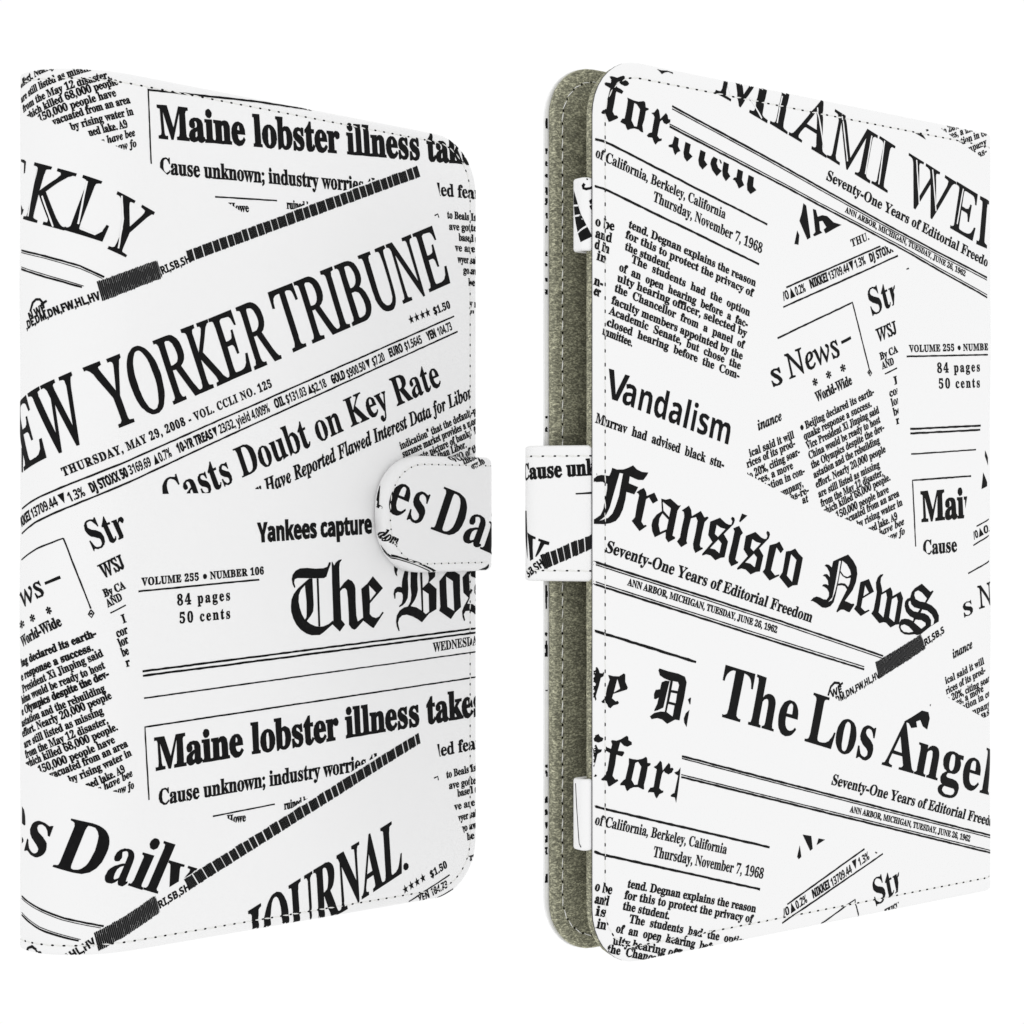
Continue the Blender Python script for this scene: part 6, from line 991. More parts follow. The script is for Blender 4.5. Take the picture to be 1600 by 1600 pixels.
('T','RC','printed_column:j','B',2,1.85,48.88,7.68,66.94,14.17,'to 20%, citing soar-',0,0,((49.1,8.91,69.7,1.26,1),)),
('T','RC','printed_column:j','B',2,1.85,50.41,6.16,64.44,10.67,'vices, a move',0,0,((49.1,8.91,69.7,1.26,1),)),
('T','RC','printed_column:j','B',2,1.85,53.92,4.79,68.66,9.47,'slation in con-',0,0,((49.1,8.91,69.7,1.26,1),)),
('T','RC','printed_column:j','B',2,1.85,59.92,3.59,68.09,6.31,'ompany,',0,0,((49.1,8.91,69.7,1.26,1),)),
('T','RC','printed_column:j','B',2,1.85,63.76,2.66,70.16,4.74,'as-re-',0,0,((49.1,8.91,69.7,1.26,1),)),
('T','RC','printed_column:j','B',2,1.85,67.86,2.05,69.93,2.53,'at',0,0,((49.1,8.91,69.7,1.26,1),)),
('T','RC','printed_column:k','B',2,1.85,67.4,19.85,94.45,30.05,'● Beijing declared its earth-',0,0,((74.8,0.64,106.44,-8.13,1),)),
('T','RC','printed_column:k','B',2,1.85,68.55,17.75,93.47,26.91,'quake response a success.',0,0,((74.8,0.64,106.44,-8.13,1),)),
('T','RC','printed_column:k','B',2,1.85,69.47,15.4,96.42,25.38,'Vice President Xi Jinping said',0,0,((74.8,0.64,106.44,-8.13,1),)),
('T','RC','printed_column:k','B',2,1.85,70.39,13.05,96.92,22.93,'China would be ready to host',0,0,((74.8,0.64,106.44,-8.13,1),)),
('T','RC','printed_column:k','B',2,1.85,71.31,10.69,98.41,21.01,'the Olympics despite the dev-',0,0,((74.8,0.64,106.44,-8.13,1),)),
('T','RC','printed_column:k','B',2,1.85,72.12,8.32,96.67,17.69,'astation and the rebuilding',0,0,((74.8,0.64,106.44,-8.13,1),)),
('T','RC','printed_column:k','B',2,1.85,72.93,5.95,98.9,15.44,'effort. Nearly 20,000 people',0,0,((74.8,0.64,106.44,-8.13,1),)),
('T','RC','printed_column:k','B',2,1.85,73.86,3.58,96.67,11.46,'are still listed as missing',0,0,((74.8,0.64,106.44,-8.13,1),)),
('T','RC','printed_column:k','B',2,1.85,74.8,1.27,97.91,9.43,'from the May 12 disaster,',0,0,((74.8,0.64,106.44,-8.13,1),)),
('T','RC','printed_column:k','B',2,1.85,75.26,-0.96,100.65,8.23,'which killed 68,000 people.',0,0,((74.8,0.64,106.44,-8.13,1),)),
('T','RC','printed_column:k','B',2,1.85,80.44,-1.76,100.15,5.1,'150,000 people have',0,0,((74.8,0.64,106.44,-8.13,1),)),
('T','RC','printed_column:k','B',2,1.85,82.82,-3.22,104.16,4.13,'vacuated from an area',0,0,((74.8,0.64,106.44,-8.13,1),)),
('T','RC','printed_column:k','B',2,1.85,88.11,-4.05,105.43,1.82,'by rising water in',0,0,((74.8,0.64,106.44,-8.13,1),)),
('T','RC','printed_column:k','B',2,1.85,92.49,-5.37,103.53,-1.82,'ned lake. A9',0,0,((74.8,0.64,106.44,-8.13,1),)),
('T','RC','printed_column:k','J',0,1.85,94.7,-6.86,106.19,-3.15,'s have bee',0,0,((74.8,0.64,106.44,-8.13,1),)),
('T','RC','printed_column:k','J',0,1.85,99.15,-7.72,106.44,-5.64,'now fo',0,0,((74.8,0.64,106.44,-8.13,1),)),
('T','RC','printed_headline:vol2','B',8,1.75,108.22,41.56,140.82,43.83,'VOLUME 255 ● NUMBE',0.06,0,()),
('R','RC','printed_headline:vol2',0.35,((107.08,40.33),(140.82,42.56)),()),
('T','RC','printed_headline:pages2','B',4,2.5,119.6,36.68,137.31,37.94,'84 pages',0.16,0,()),
('T','RC','printed_headline:pages2','B',4,2.5,120.26,32.58,137.31,33.63,'50 cents',0.16,0,()),
('R','RC','printed_rule:j',0.42,((108.48,21.57),(137.73,23.29)),()),
('R','RC','printed_rule:j',0.42,((108.48,20.4),(137.45,22.16)),()),
('R','RC','printed_rule:j',0.3,((108.86,15.04),(135.67,16.76)),()),
('R','RC','printed_rule:j',0.36,((110.65,-9),(109.37,8.22),(133.63,9.65)),()),
('T','RC','printed_headline:main3','B',19,7.6,113.23,-2.43,136.22,-1.03,'Main',0,0,((132.41,6,130.24,-2.56,-1),)),
('T','RC','printed_headline:main3','B',2,3.7,113.87,-11.22,127.56,-10.48,'Cause',0,0,((114.39,-10.39,117.77,-12.12,1),)),
('P','RC','printed_headline:frag2',(((139.59,16.65),(140.45,15.58),(141.12,14.73),(141.12,12.57),(139.45,15.13)),((138.76,10.71),(140.63,8.01),(140.63,7.01),(138.07,6.17))),()),
('R','RC','printed_rule:k',0.3,((135.94,-3.87),(141.71,-1.91)),()),
('R','RC','printed_rule:k',0.3,((134.44,-8.94),(141.71,-6.33)),()),
('R','RC','printed_rule:k',0.34,((132.27,-16.45),(141.71,-13.27)),()),
('T','RC','printed_line:i','S',-12,2,134.85,-7.39,136.77,-6.72,'/0',0,0,()),
('T','RC','printed_line:i','P',0,1.9,137.04,-6.72,138.96,-6.05,'▲',0,0,()),
('T','RC','printed_line:i','S',-12,2,139.24,-5.96,142.33,-5.21,'0.',0,0,()),
('T','RC','printed_headline:sn','B',-6,5.4,130.78,-28.14,134.58,-27.15,'s',0,0,()),
('T','RC','printed_headline:sn','I',10,5.9,137.04,-26.03,143.43,-24.88,'N',0,0,()),
('T','RC','printed_headline:inance2','J',2,2.4,126.09,-38.94,134.31,-36.42,'inance',0,0,()),
('T','RC','printed_column:l','B',2,1.85,123.03,-45.57,139.24,-40.97,'ical said it will',0,0,((123.03,-48.79,142.33,-56.96,1),)),
('T','RC','printed_column:l','B',2,1.85,123.3,-48.29,139.81,-43.42,'rices of its prod-',0,0,((123.03,-48.79,142.33,-56.96,1),)),
('T','RC','printed_column:l','B',2,1.85,122.9,-50.81,142.33,-45.85,'to 20%, citing soar',0,0,((123.03,-48.79,142.33,-56.96,1),)),
('T','RC','printed_column:l','B',2,1.85,124.36,-52.43,138.96,-48.38,'vices, a move',0,0,((123.03,-48.79,142.33,-56.96,1),)),
('T','RC','printed_column:l','B',2,1.85,128.09,-53.53,142.33,-49.84,'slation in co',0,0,((123.03,-48.79,142.33,-56.96,1),)),
('T','RC','printed_column:l','B',2,1.85,133.49,-54.75,142.33,-52.79,'mpany',0,0,((123.03,-48.79,142.33,-56.96,1),)),
('T','RC','printed_column:l','B',2,1.85,137.86,-55.74,142.33,-54.88,'as',0,0,((123.03,-48.79,142.33,-56.96,1),)),
('T','RC','printed_column:m','B',2,1.8,121.45,99.58,128.63,102.36,'to 20%',0,0,((119.87,101.57,140.45,94.88,1),)),
('T','RC','printed_column:m','B',2,1.8,123.56,98.49,137.04,103.26,'ices, a move',0,0,((119.87,101.57,140.45,94.88,1),)),
('T','RC','printed_column:m','B',2,1.8,127.56,97.28,140.45,101.98,'lation in co',0,0,((119.87,101.57,140.45,94.88,1),)),
('T','RC','printed_column:m','B',2,1.8,132.13,96.12,140.45,99.38,'mpany',0,0,((119.87,101.57,140.45,94.88,1),)),
('T','RC','printed_column:m','B',2,1.8,136.77,95.47,140.45,96.96,'as-',0,0,((119.87,101.57,140.45,94.88,1),)),
('P','RC','printed_headline:frag3',(((110.72,98.73),(112.45,98.94),(113.74,98.69),(114.78,97.52),(112.45,98.19)),((114.71,100.15),(115.69,100.36),(115.95,100.02),(115.17,99.71)),((107.01,63.07),(107.84,63.47),(108.09,63.07),(107.01,62.82))),()),
('R','RC','printed_rule:l',0.45,((-0.05,83.35),(3.25,83.26),(55.47,69.58)),()),
('R','RC','printed_rule:l',0.45,((-0.05,72.91),(3.25,72.55),(52.6,59.73)),()),
('T','RC','printed_line:j','B',-4,2.3,0.4,79.47,41.03,69.56,'of California, Berkeley, California',0,0,()),
('T','RC','printed_line:k','B',-4,2.4,17.87,71.4,53.37,62.42,'Thursday, November 7, 1968',0,0,()),
('T','RC','printed_column:n','B',5,1.85,10.38,64.6,51.28,54.31,'tend. Degnan explains the reason',0,0,()),
('T','RC','printed_column:n','B',5,1.85,9.41,62.18,50.62,51.72,'for this to protect the privacy of',0,0,()),
('T','RC','printed_column:n','B',5,1.85,9.22,59.48,23.09,56.03,'the student.',0,0,()),
('T','RC','printed_column:n','B',5,1.85,11.16,56.74,49.32,47.01,'The  students  had  the  option',0,0,()),
('T','RC','printed_column:n','B',5,1.85,7.47,54.62,48.55,44.2,'of  an  open  hearing  before  a  fac-',0,0,()),
('T','RC','printed_column:n','B',5,1.85,6.89,52.19,48.23,41.96,'ulty hearing officer, selected by',0,0,()),
('T','RC','printed_column:n','B',5,1.85,6.12,49.82,47.47,39.08,'the  Chancellor  from  a  panel  of',0,0,()),
('T','RC','printed_column:n','B',5,1.85,5.16,47.01,46.71,36.43,'faculty members appointed by the',0,0,()),
('T','RC','printed_column:n','B',5,1.85,4.4,44.65,46.06,34.03,'Academic  Senate,  but  chose  the',0,0,()),
('T','RC','printed_column:n','B',5,1.85,3.82,41.95,45.63,31.72,'closed  hearing  before  the  Com-',0,0,()),
('T','RC','printed_column:n','B',5,1.85,2.49,39.93,11.36,37.62,'mmittee.',0,0,()),
('T','RC','printed_column:o','B',4,2.1,0.4,64.15,5.93,63.45,'o be',0,0,()),
('T','RC','printed_column:o','B',4,2.1,0.4,61.5,5.16,60.71,'and',0,0,()),
('T','RC','printed_column:o','B',4,2.1,0.21,59.05,4.4,58.19,'d in',0,0,()),
('T','RC','printed_column:o','B',4,2.1,0.78,56.52,3.63,55.9,'in',0,0,()),
('T','RC','printed_column:o','B',4,2.1,0.02,50.88,2.49,50.34,'n-',0,0,()),
('T','RC','printed_column:o','B',4,2.1,0.02,48.66,1.73,48.21,'er',0,0,()),
('T','RC','printed_headline:vandalism','S',-6,6.2,3.06,25.95,9.41,24.52,'V',0,0,()),
('T','RC','printed_headline:vandalism','S',-6,6.1,8.25,24.63,42.09,16.05,'andalism',0,0,()),
('T','RC','printed_line:l','B',4,2.2,0.4,20.05,40.5,10.24,'Murrav  had  advised  black  stu-',0,0,((0.4,19.47,40.5,10.17,1),)),
('P','RC','printed_headline:fra',(((0.12,7.51),(0.97,8.1),(2.3,8.33),(4.59,8.14),(5.07,8.94),(5.45,9.98),(6.89,9.61),(8.83,9.64),(10.19,10.02),(11.75,10.63),(12.93,9.7),(14.5,9.14),(16.48,9.02),(15.88,8.2),(14.89,7.31),(13.32,7.3),(12.14,7.65),(10.77,8.14),(10.48,6.54),(13.32,5.69),(12.14,4.01),(9.7,4.57),(9.41,2.9),(8.63,0.58),(7.67,-1.01),(6.51,-2.02),(4.97,-2.52),(3.25,-2.73),(0.12,-2.65),(0.12,-1.65),(1.92,-0.72),(2.87,0.72),(3.54,2.88),(4.01,5.18),(4.01,6.33),(2.49,6.78),(0.12,6.66)),((7.67,8.83),(8.73,8.7),(8.05,6.08),(7.47,3.62),(6.51,1.44),(5.55,-0.29),(4.21,-1.37),(1.54,-2.01),(3.63,-0.86),(4.78,1.15),(6.12,4.77)),((12.83,4.52),(13.91,5.11),(15.09,5.49),(15.78,4.54),(15.98,3.66),(18.37,4.48),(19.47,2.65),(17.87,1.91),(16.68,3.37),(15.78,2.93),(15.29,1.17),(14.3,-2.19),(14.99,-3.07),(15.69,-2.93),(16.04,-3.22),(13.71,-4.38),(11.36,-2.04),(12.34,-1.17),(12.93,1.46),(13.61,3.8),(13.42,4.16)),((20.47,3.1),(21.87,2.81),(23.39,3.11),(24.71,2.23),(25.83,1.49),(26.74,1.56),(25.62,0.3),(24.71,-2.97),(24,-5.48),(24.81,-5.79),(24.81,-6.16),(22.68,-7.03),(21.87,-6.06),(21.87,-4.58),(20.27,-5.16),(18.47,-5.81),(17.67,-4.41),(17.47,-2.94),(17.87,-1.76),(19.07,-0.59),(20.67,0.22)),((20.97,2.36),(23.49,0.89),(22.98,-1.18),(21.17,0.3)),((20.87,-0.3),(22.78,-1.78),(22.18,-3.99),(20.11,-4.64),(19.67,-2.95),(19.97,-1.47))),()),
('P','RC','printed_headline:nsis',(((26.95,0.37),(29.31,1.49),(30.03,0.45),(30.24,-0.97),(33.24,0.23),(34.39,-1.28),(35.33,-1.05),(35.75,-1.36),(34.39,-2.41),(33.55,-4.81),(32.72,-7.73),(33.03,-8.33),(33.55,-8.27),(33.76,-8.64),(31.27,-9.59),(30.65,-8.53),(30.54,-7.48),(31.48,-4.49),(32.1,-2.1),(31.58,-1.2),(29.93,-1.49),(29,-4.18),(28.38,-6.71),(28.69,-7.31),(26.74,-8.19),(25.42,-6.83),(26.34,-5.95),(26.95,-3.57),(27.77,-1.04),(27.66,0)),((36.27,-2.26),(39.44,-1.36),(41.35,-2.66),(42.41,-3.04),(43.16,-2.97),(43.48,-2.29),(43.05,-1.52),(43.48,-1.14),(44.13,-1.37),(44.34,-1.98),(43.91,-2.9),(40.71,-5.24),(42.09,-7),(40.92,-10.78),(39.65,-10.84),(37.85,-11.42),(36.27,-10.26),(34.81,-9.94),(33.55,-10.22),(33.45,-9.84),(36.9,-7.1),(35.54,-5.43)),((38.38,-3.03),(39.65,-3.71),(41.24,-4.03),(38.8,-5.9),(37.74,-5.14)),((38.91,-6.51),(39.97,-7.43),(39.22,-9.77),(37.74,-8.84),(36.06,-8.52)),((46.71,-0.38),(48.55,-0.84),(46.06,-2.45),(45.74,-2.22)),((43.8,-3.89),(45.74,-3.29),(47.04,-5.05),(46.28,-5.66),(45.42,-8.4),(44.56,-11.29),(44.99,-11.76),(45.52,-11.84),(45.42,-12.22),(43.16,-12.95),(42.31,-11.72),(42.31,-10.65),(43.48,-7.32),(44.23,-4.58)),((48.05,-5.71),(51.32,-4.81),(53.3,-6.13),(54.4,-6.53),(55.18,-6.46),(55.51,-5.76),(55.07,-4.99),(55.51,-4.6),(56.18,-4.84),(56.4,-5.46),(55.95,-6.39),(52.64,-8.75),(54.07,-10.55),(52.86,-14.39),(51.54,-14.44),(49.69,-15.02),(48.05,-13.83),(46.54,-13.5),(45.24,-13.78),(45.14,-13.4),(48.71,-10.62),(47.3,-8.92)),((50.23,-6.49),(51.54,-7.2),(53.19,-7.52),(50.67,-9.42),(49.58,-8.64)),((50.78,-10.04),(51.87,-10.98),(51.11,-13.35),(49.58,-12.4),(47.84,-12.07))),()),
('P','RC','printed_headline:con',(((56.24,-8.07),(58.58,-7.63),(59.7,-7.17),(61.27,-9.14),(60.15,-10.06),(58.69,-8.64),(57.69,-11.35),(56.75,-14.13),(58.13,-15.4),(59.59,-15.19),(59.7,-15.51),(56.24,-16.63),(53.81,-14.46),(54.58,-13.77),(55.47,-10.85)),((62.06,-9.62),(63.76,-9.48),(65.23,-8.95),(66.49,-10.23),(67.97,-11.27),(67.17,-14.49),(66.14,-17.93),(64.44,-18.04),(62.85,-18.63),(59.7,-15.82),(60.82,-14.67),(61.38,-12.5)),((63.87,-10.35),(65.69,-11.79),(64.21,-17.17),(62.35,-15.56)),((75.73,-13.3),(76.44,-13.04),(77.37,-13.17),(78.43,-13.83),(78.91,-12.32),(80.92,-11.71),(84.5,-10.67),(86.42,-12.28),(87.62,-13.92),(87.91,-15.7),(87.38,-17.8),(86.18,-19.71),(83.18,-22.36),(84.02,-22.55),(85.7,-23.16),(86.54,-23.11),(86.78,-23.44),(84.97,-25.24),(84.26,-25.13),(82.82,-24.52),(81.63,-24.48),(80.32,-25.16),(80.02,-24.91),(81.16,-23.1),(84.02,-19.49),(83.3,-18.67),(82.11,-18.39),(80.56,-18.44),(79.73,-20.82),(79.02,-22.56),(77.84,-23.48),(76.2,-23.91),(74.8,-23.7),(72.93,-22.61),(71.54,-22.02),(70.73,-21.99),(71.77,-21.23),(72.93,-20.95),(74.1,-21.22),(75.26,-21.73),(76.44,-21.84),(77.26,-21.07),(77.37,-20.11),(76.67,-19.14),(75.5,-18.55),(74.8,-18.45),(75.26,-17.99),(76.2,-17.93),(77.14,-18.27),(76.9,-17.07),(75.97,-16.09),(75.03,-15.83),(75.73,-15.45),(76.67,-15.47),(77.73,-16.29),(77.49,-15.01),(76.67,-13.88)),((81.16,-12.27),(81.87,-12.24),(80.68,-16.84),(79.5,-20.01),(78.32,-22.06),(77.02,-22.42),(78.55,-21.27),(79.73,-17.62)),((82.34,-12.21),(84.02,-13.21),(85.21,-14.68),(85.57,-15.82),(84.26,-16.35),(82.82,-15.92),(81.63,-14.77)),((81.51,-15.17),(82.34,-16.07),(83.78,-16.74),(85.45,-16.54),(84.97,-18.06),(84.45,-18.85),(83.3,-18.02),(81.87,-17.83),(80.68,-17.96))),()),
('P','RC','printed_headline:ews',(((89.08,-17.75),(92.24,-17.01),(94.2,-20.32),(89.93,-21.91),(89.32,-24.17),(90.78,-25.19),(92.24,-24.83),(92.61,-25.12),(89.2,-26.35),(86.66,-24.49),(87.62,-23.47),(88.23,-21.05)),((90.83,-18.61),(92.24,-20.51),(90.17,-21.35)),((95.06,-19.61),(94.94,-17.97),(95.68,-16.68),(96.67,-16.05),(97.78,-15.91),(97.78,-16.15),(96.92,-16.87),(96.72,-18.02),(97.29,-19.67),(97.41,-20.57),(100.65,-19.34),(101.4,-20.43),(101.52,-21.67),(104.8,-20.52),(105.73,-22.29),(104.92,-25.66),(104.04,-29.02),(102.65,-29.05),(100.65,-29.71),(98.9,-28.41),(97.91,-28.21),(96.3,-28.48),(93.22,-25.84),(94.08,-24.97),(94.94,-22.06),(95.31,-20.43)),((97.04,-21.22),(98.9,-20.61),(99.28,-21.85),(97.91,-27.06),(95.98,-25.69),(96.55,-23.74)),((101.27,-22.41),(103.16,-21.8),(103.61,-22.97),(102.15,-28.37),(100.1,-27.14),(100.65,-24.69)),((113.23,-18.74),(116.73,-21.01),(117.51,-20.61),(117.98,-20.87),(115.17,-23.82),(117.25,-24.55),(119.08,-25.79),(120.13,-27.34),(120.08,-28.86),(116.73,-30.08),(112.84,-31.94),(111.29,-32.13),(110.52,-31.84),(107.97,-31.91),(106.19,-31.67),(104.67,-30.94),(103.96,-29.76),(104.16,-28.61),(104.92,-27.81),(106.44,-27.61),(107.97,-27.83),(109.75,-28.4),(110.01,-27.66),(108.48,-27.1),(106.95,-25.89),(106.31,-24.38),(106.57,-23.22),(107.46,-22.5),(108.6,-22.29),(109.24,-20.81),(110.52,-19.84)),((110.52,-20.84),(111.81,-20.46),(113.35,-21.08),(115.3,-22.65),(114.52,-23.63),(112.58,-23.4),(110.78,-22.68),(110.27,-21.67)),((108.68,-23.04),(108.99,-23.96),(110.27,-24.83),(112.58,-25.33),(111.68,-26.13),(110.01,-25.83),(108.48,-24.94),(107.92,-23.93),(108.04,-23.27)),((113.48,-25.52),(115.43,-25.84),(117.25,-26.91),(118.29,-28.29),(118.03,-29.46),(116.99,-29.96),(116.99,-28.41),(115.95,-27.2),(114.39,-26.56),(112.84,-26.34)),((110.78,-28.02),(113.1,-28.27),(114.78,-29),(114.91,-29.68),(113.1,-30.53),(110.14,-28.75)),((104.92,-29.3),(106.19,-29.1),(107.97,-29.75),(109.88,-31.15),(107.97,-31.32),(105.93,-30.99),(104.92,-30.29),(104.62,-29.7))),()),
('T','RC','printed_line:m','B',2,2.65,3.44,-8.92,70.96,-27.3,'Seventy-One Years of Editorial Freedom',0,0.12,()),
('R','RC','printed_rule:m',0.4,((0.06,-11.09),(60.15,-26.59),(97.91,-36.91)),()),
('R','RC','printed_rule:m',0.22,((0.06,-11.69),(60.15,-27.25),(97.91,-37.6)),()),
('R','RC','printed_rule:m',0.4,((0.06,-16.1),(60.15,-32.05),(90.53,-39.96)),()),
('R','RC','printed_rule:m',0.22,((0.06,-15.5),(60.15,-31.39),(90.53,-39.28)),()),
('T','RC','printed_line:n','B',6,1.55,9.99,-16.56,58.69,-29.42,'ANN ARBOR, MICHIGAN, TUESDAY, JUNE 26, 1962',0,0,()),
('R','RC','printed_rule:n',0.5,((-0.02,-26.47),(31.58,-35.14)),()),
('P','RC','printed_headline:red',(((-0.04,-35.04),(0.85,-34.68),(1.28,-35.11),(1.7,-36.1),(2.56,-36.23),(2.88,-35.92),(3.2,-36.18),(2.88,-36.89),(2.02,-37.17),(1.49,-38.83),(0.53,-41.19),(0.74,-41.93),(0.42,-42.23),(-0.04,-41.88)),((4.28,-36.72),(4.71,-36.75),(5.57,-36.99),(7.52,-37.15),(8.94,-36.57),(9.37,-36.84),(9.37,-38.47),(10.14,-39.82),(9.92,-40.3),(5.79,-41.03),(5.36,-41.98),(6.44,-42.77),(7.09,-42.65),(7.52,-43.17),(7.09,-43.47),(5.79,-43.63),(4.92,-44.22),(4.38,-43.94),(3.85,-43.02),(2.56,-42.85),(2.17,-42.5),(3.52,-41.78),(4.06,-39.3),(4.71,-37.72)),((6.98,-37.68),(7.85,-39.93),(5.9,-40.71),(6.44,-39.12)),((19.58,-36.4),(19.92,-36),(22.63,-36.81),(25.83,-37.56),(27.9,-38.35),(28.47,-39.72),(27.66,-43.36),(26.86,-45.99),(26.28,-48.43),(24.91,-48.17),(22.4,-48.94),(20.82,-47.83),(19.24,-47.39),(17.45,-47.52),(16.95,-46.82),(18.34,-46.17),(20.37,-45.98),(21.61,-46.14),(22.18,-44.02),(23.31,-39.09),(21.27,-38.31),(20.03,-37.58)),((24.11,-39.14),(25.71,-39.48),(26.05,-40.25),(25.64,-41.57),(23.65,-41.2)),((23.54,-41.77),(25.48,-42.14),(25.02,-44.37),(22.97,-43.82)),((22.74,-44.39),(24.68,-44.85),(24.11,-47.4),(22.18,-46.18)),((20.59,-39.27),(21.72,-38.92),(23.09,-39.08),(22.06,-42.35),(21.16,-45.12),(19.47,-45.59),(18.34,-45.76),(18.34,-45.43),(19.24,-44.16),(19.69,-42.7),(18.79,-43.06),(18.23,-42.86),(18.23,-41.78),(18.79,-40.91),(20.14,-40.82)),((28.93,-43.78),(29.4,-43.39),(29.93,-43.34),(29.74,-44.92),(29.51,-44.91)),((29.4,-46.16),(28.93,-48.31),(28.54,-50.13),(27.78,-49.07),(27.62,-48.05),(28.24,-46.92))),()),
('T','RC','printed_headline:los','B',-2,12.1,38.17,-47.95,64.89,-55.25,'The',0,0,()),
('T','RC','printed_headline:los','B',-2,12.1,68.55,-56.4,93.22,-63.42,'Los',0,0,()),
('T','RC','printed_headline:los','B',-2,12.1,97.41,-64.67,141.71,-76.68,'Angel',0,0,()),
('R','RC','printed_rule:o',0.4,((27.15,-56.81),(60.15,-65.81),(143.43,-88.05)),()),
('R','RC','printed_rule:o',0.22,((27.15,-57.34),(60.15,-66.38),(143.43,-88.68)),()),
('R','RC','printed_rule:o',0.4,((26.95,-61.63),(60.15,-70.57),(143.43,-92.75)),()),
('R','RC','printed_rule:o',0.22,((26.95,-61.09),(60.15,-70.01),(143.43,-92.12)),()),
('T','RC','printed_line:o','B',2,2.6,78.32,-68.01,143.43,-85.44,'Seventy-One Years of Editorial Freedo',0,0.12,()),
('T','RC','printed_line:p','B',6,1.5,85.09,-75.56,132.95,-88.33,'ANN ARBOR, MICHIGAN, TUESDAY, JUNE 26, 1962',0,0,()),
('P','RC','printed_headline:frag4',(((66.83,-81.92),(67.4,-84.86),(66.49,-85.34),(65.91,-84.69)),((67.8,-79.39),(70.96,-80.12),(71.43,-83.34),(70.56,-83.76)),((73.57,-81),(76.02,-81.59),(72.88,-82.59)),((94.94,-86.68),(95.68,-87.09),(95.19,-87.28),(94.7,-86.9))),()),
('R','RC','printed_rule:p',0.36,((62.4,-95.9),(90.66,-85.54)),()),
('R','RC','printed_rule:p',0.36,((60.6,-100.26),(97.78,-87.58)),()),
('T','RC','printed_line:ticker3','S',-14,2.05,61.27,-98.95,63.3,-98.37,'/0',0,0,()),
('T','RC','printed_line:ticker3','P',0,2.05,63.76,-98.27,65.35,-97.7,'▲',0,0,()),
('T','RC','printed_line:ticker3','S',-14,2.05,65.8,-97.6,69.58,-96.29,'0.2%',0,0,()),
('T','RC','printed_line:ticker3','S',6,2.05,71.77,-95.62,77.84,-93.69,'NIKKEI',0,0,()),
('T','RC','printed_line:ticker3','S',-14,2.05,78.55,-93.62,86.06,-90.84,'13709.44',0,0,()),
('T','RC','printed_line:ticker3','P',0,2.05,86.66,-90.27,88.11,-89.79,'▼',0,0,()),
('T','RC','printed_line:ticker3','S',-14,2.05,88.83,-89.72,92.61,-88.29,'1.3%',0,0,()),
('T','RC','printed_headline:str3','B',-3,6.8,95.19,-100.52,106.19,-97.32,'Str',0,0,((104.16,-91.78,103.41,-100.77,-1),)),
('T','RC','printed_headline:str3','B',4,3.2,99.15,-105.15,105.43,-103.69,'WSJ',0,0,((103.91,-99.19,103.91,-105.8,-1),)),
('R','RC','printed_frame:f',0.32,((73.4,-102.74),(87.14,-97.93),(88.71,-103.07)),()),
('B','RC','printed_band:f',((94.82,-38.39),(112.76,-31.97),(114.73,-35.84),(96.35,-42.76)),'hatch'),
('T','RC','printed_line:q','S',0,1.7,114.13,-35.34,122.5,-31.83,',RI,SB,S',0,0,()),
('T','RC','printed_line:q','S',0,1.7,80.44,-47.93,96.67,-42.33,'DM,DN,FW,HL,HV',0,0,((76.2,-44.63,85.7,-49.72,1),)),
('T','RC','printed_line:q','S',0,1.7,78.32,-46.35,82.34,-45.24,'WE',0,0,()),
('R','RC','printed_line:q',0.5,((77.14,-45.8),(78.08,-43.62),(79.5,-42.74),(81.16,-42.92),(81.87,-44)),()),
('R','RC','printed_line:q',0.4,((80.68,-43.77),(82.58,-42.92)),()),
('P','RC','printed_headline:frag5',(((106.06,-54.29),(109.24,-53.26),(113.1,-51.85),(115.69,-52.45),(116.21,-54.16),(115.17,-57.02),(113.42,-56.06),(112.45,-54.32),(110.84,-54.62),(111.17,-56.11),(108.92,-56.15),(107.97,-54.84)),((116.21,-50.59),(116.79,-50.42),(116.47,-51.07))),()),
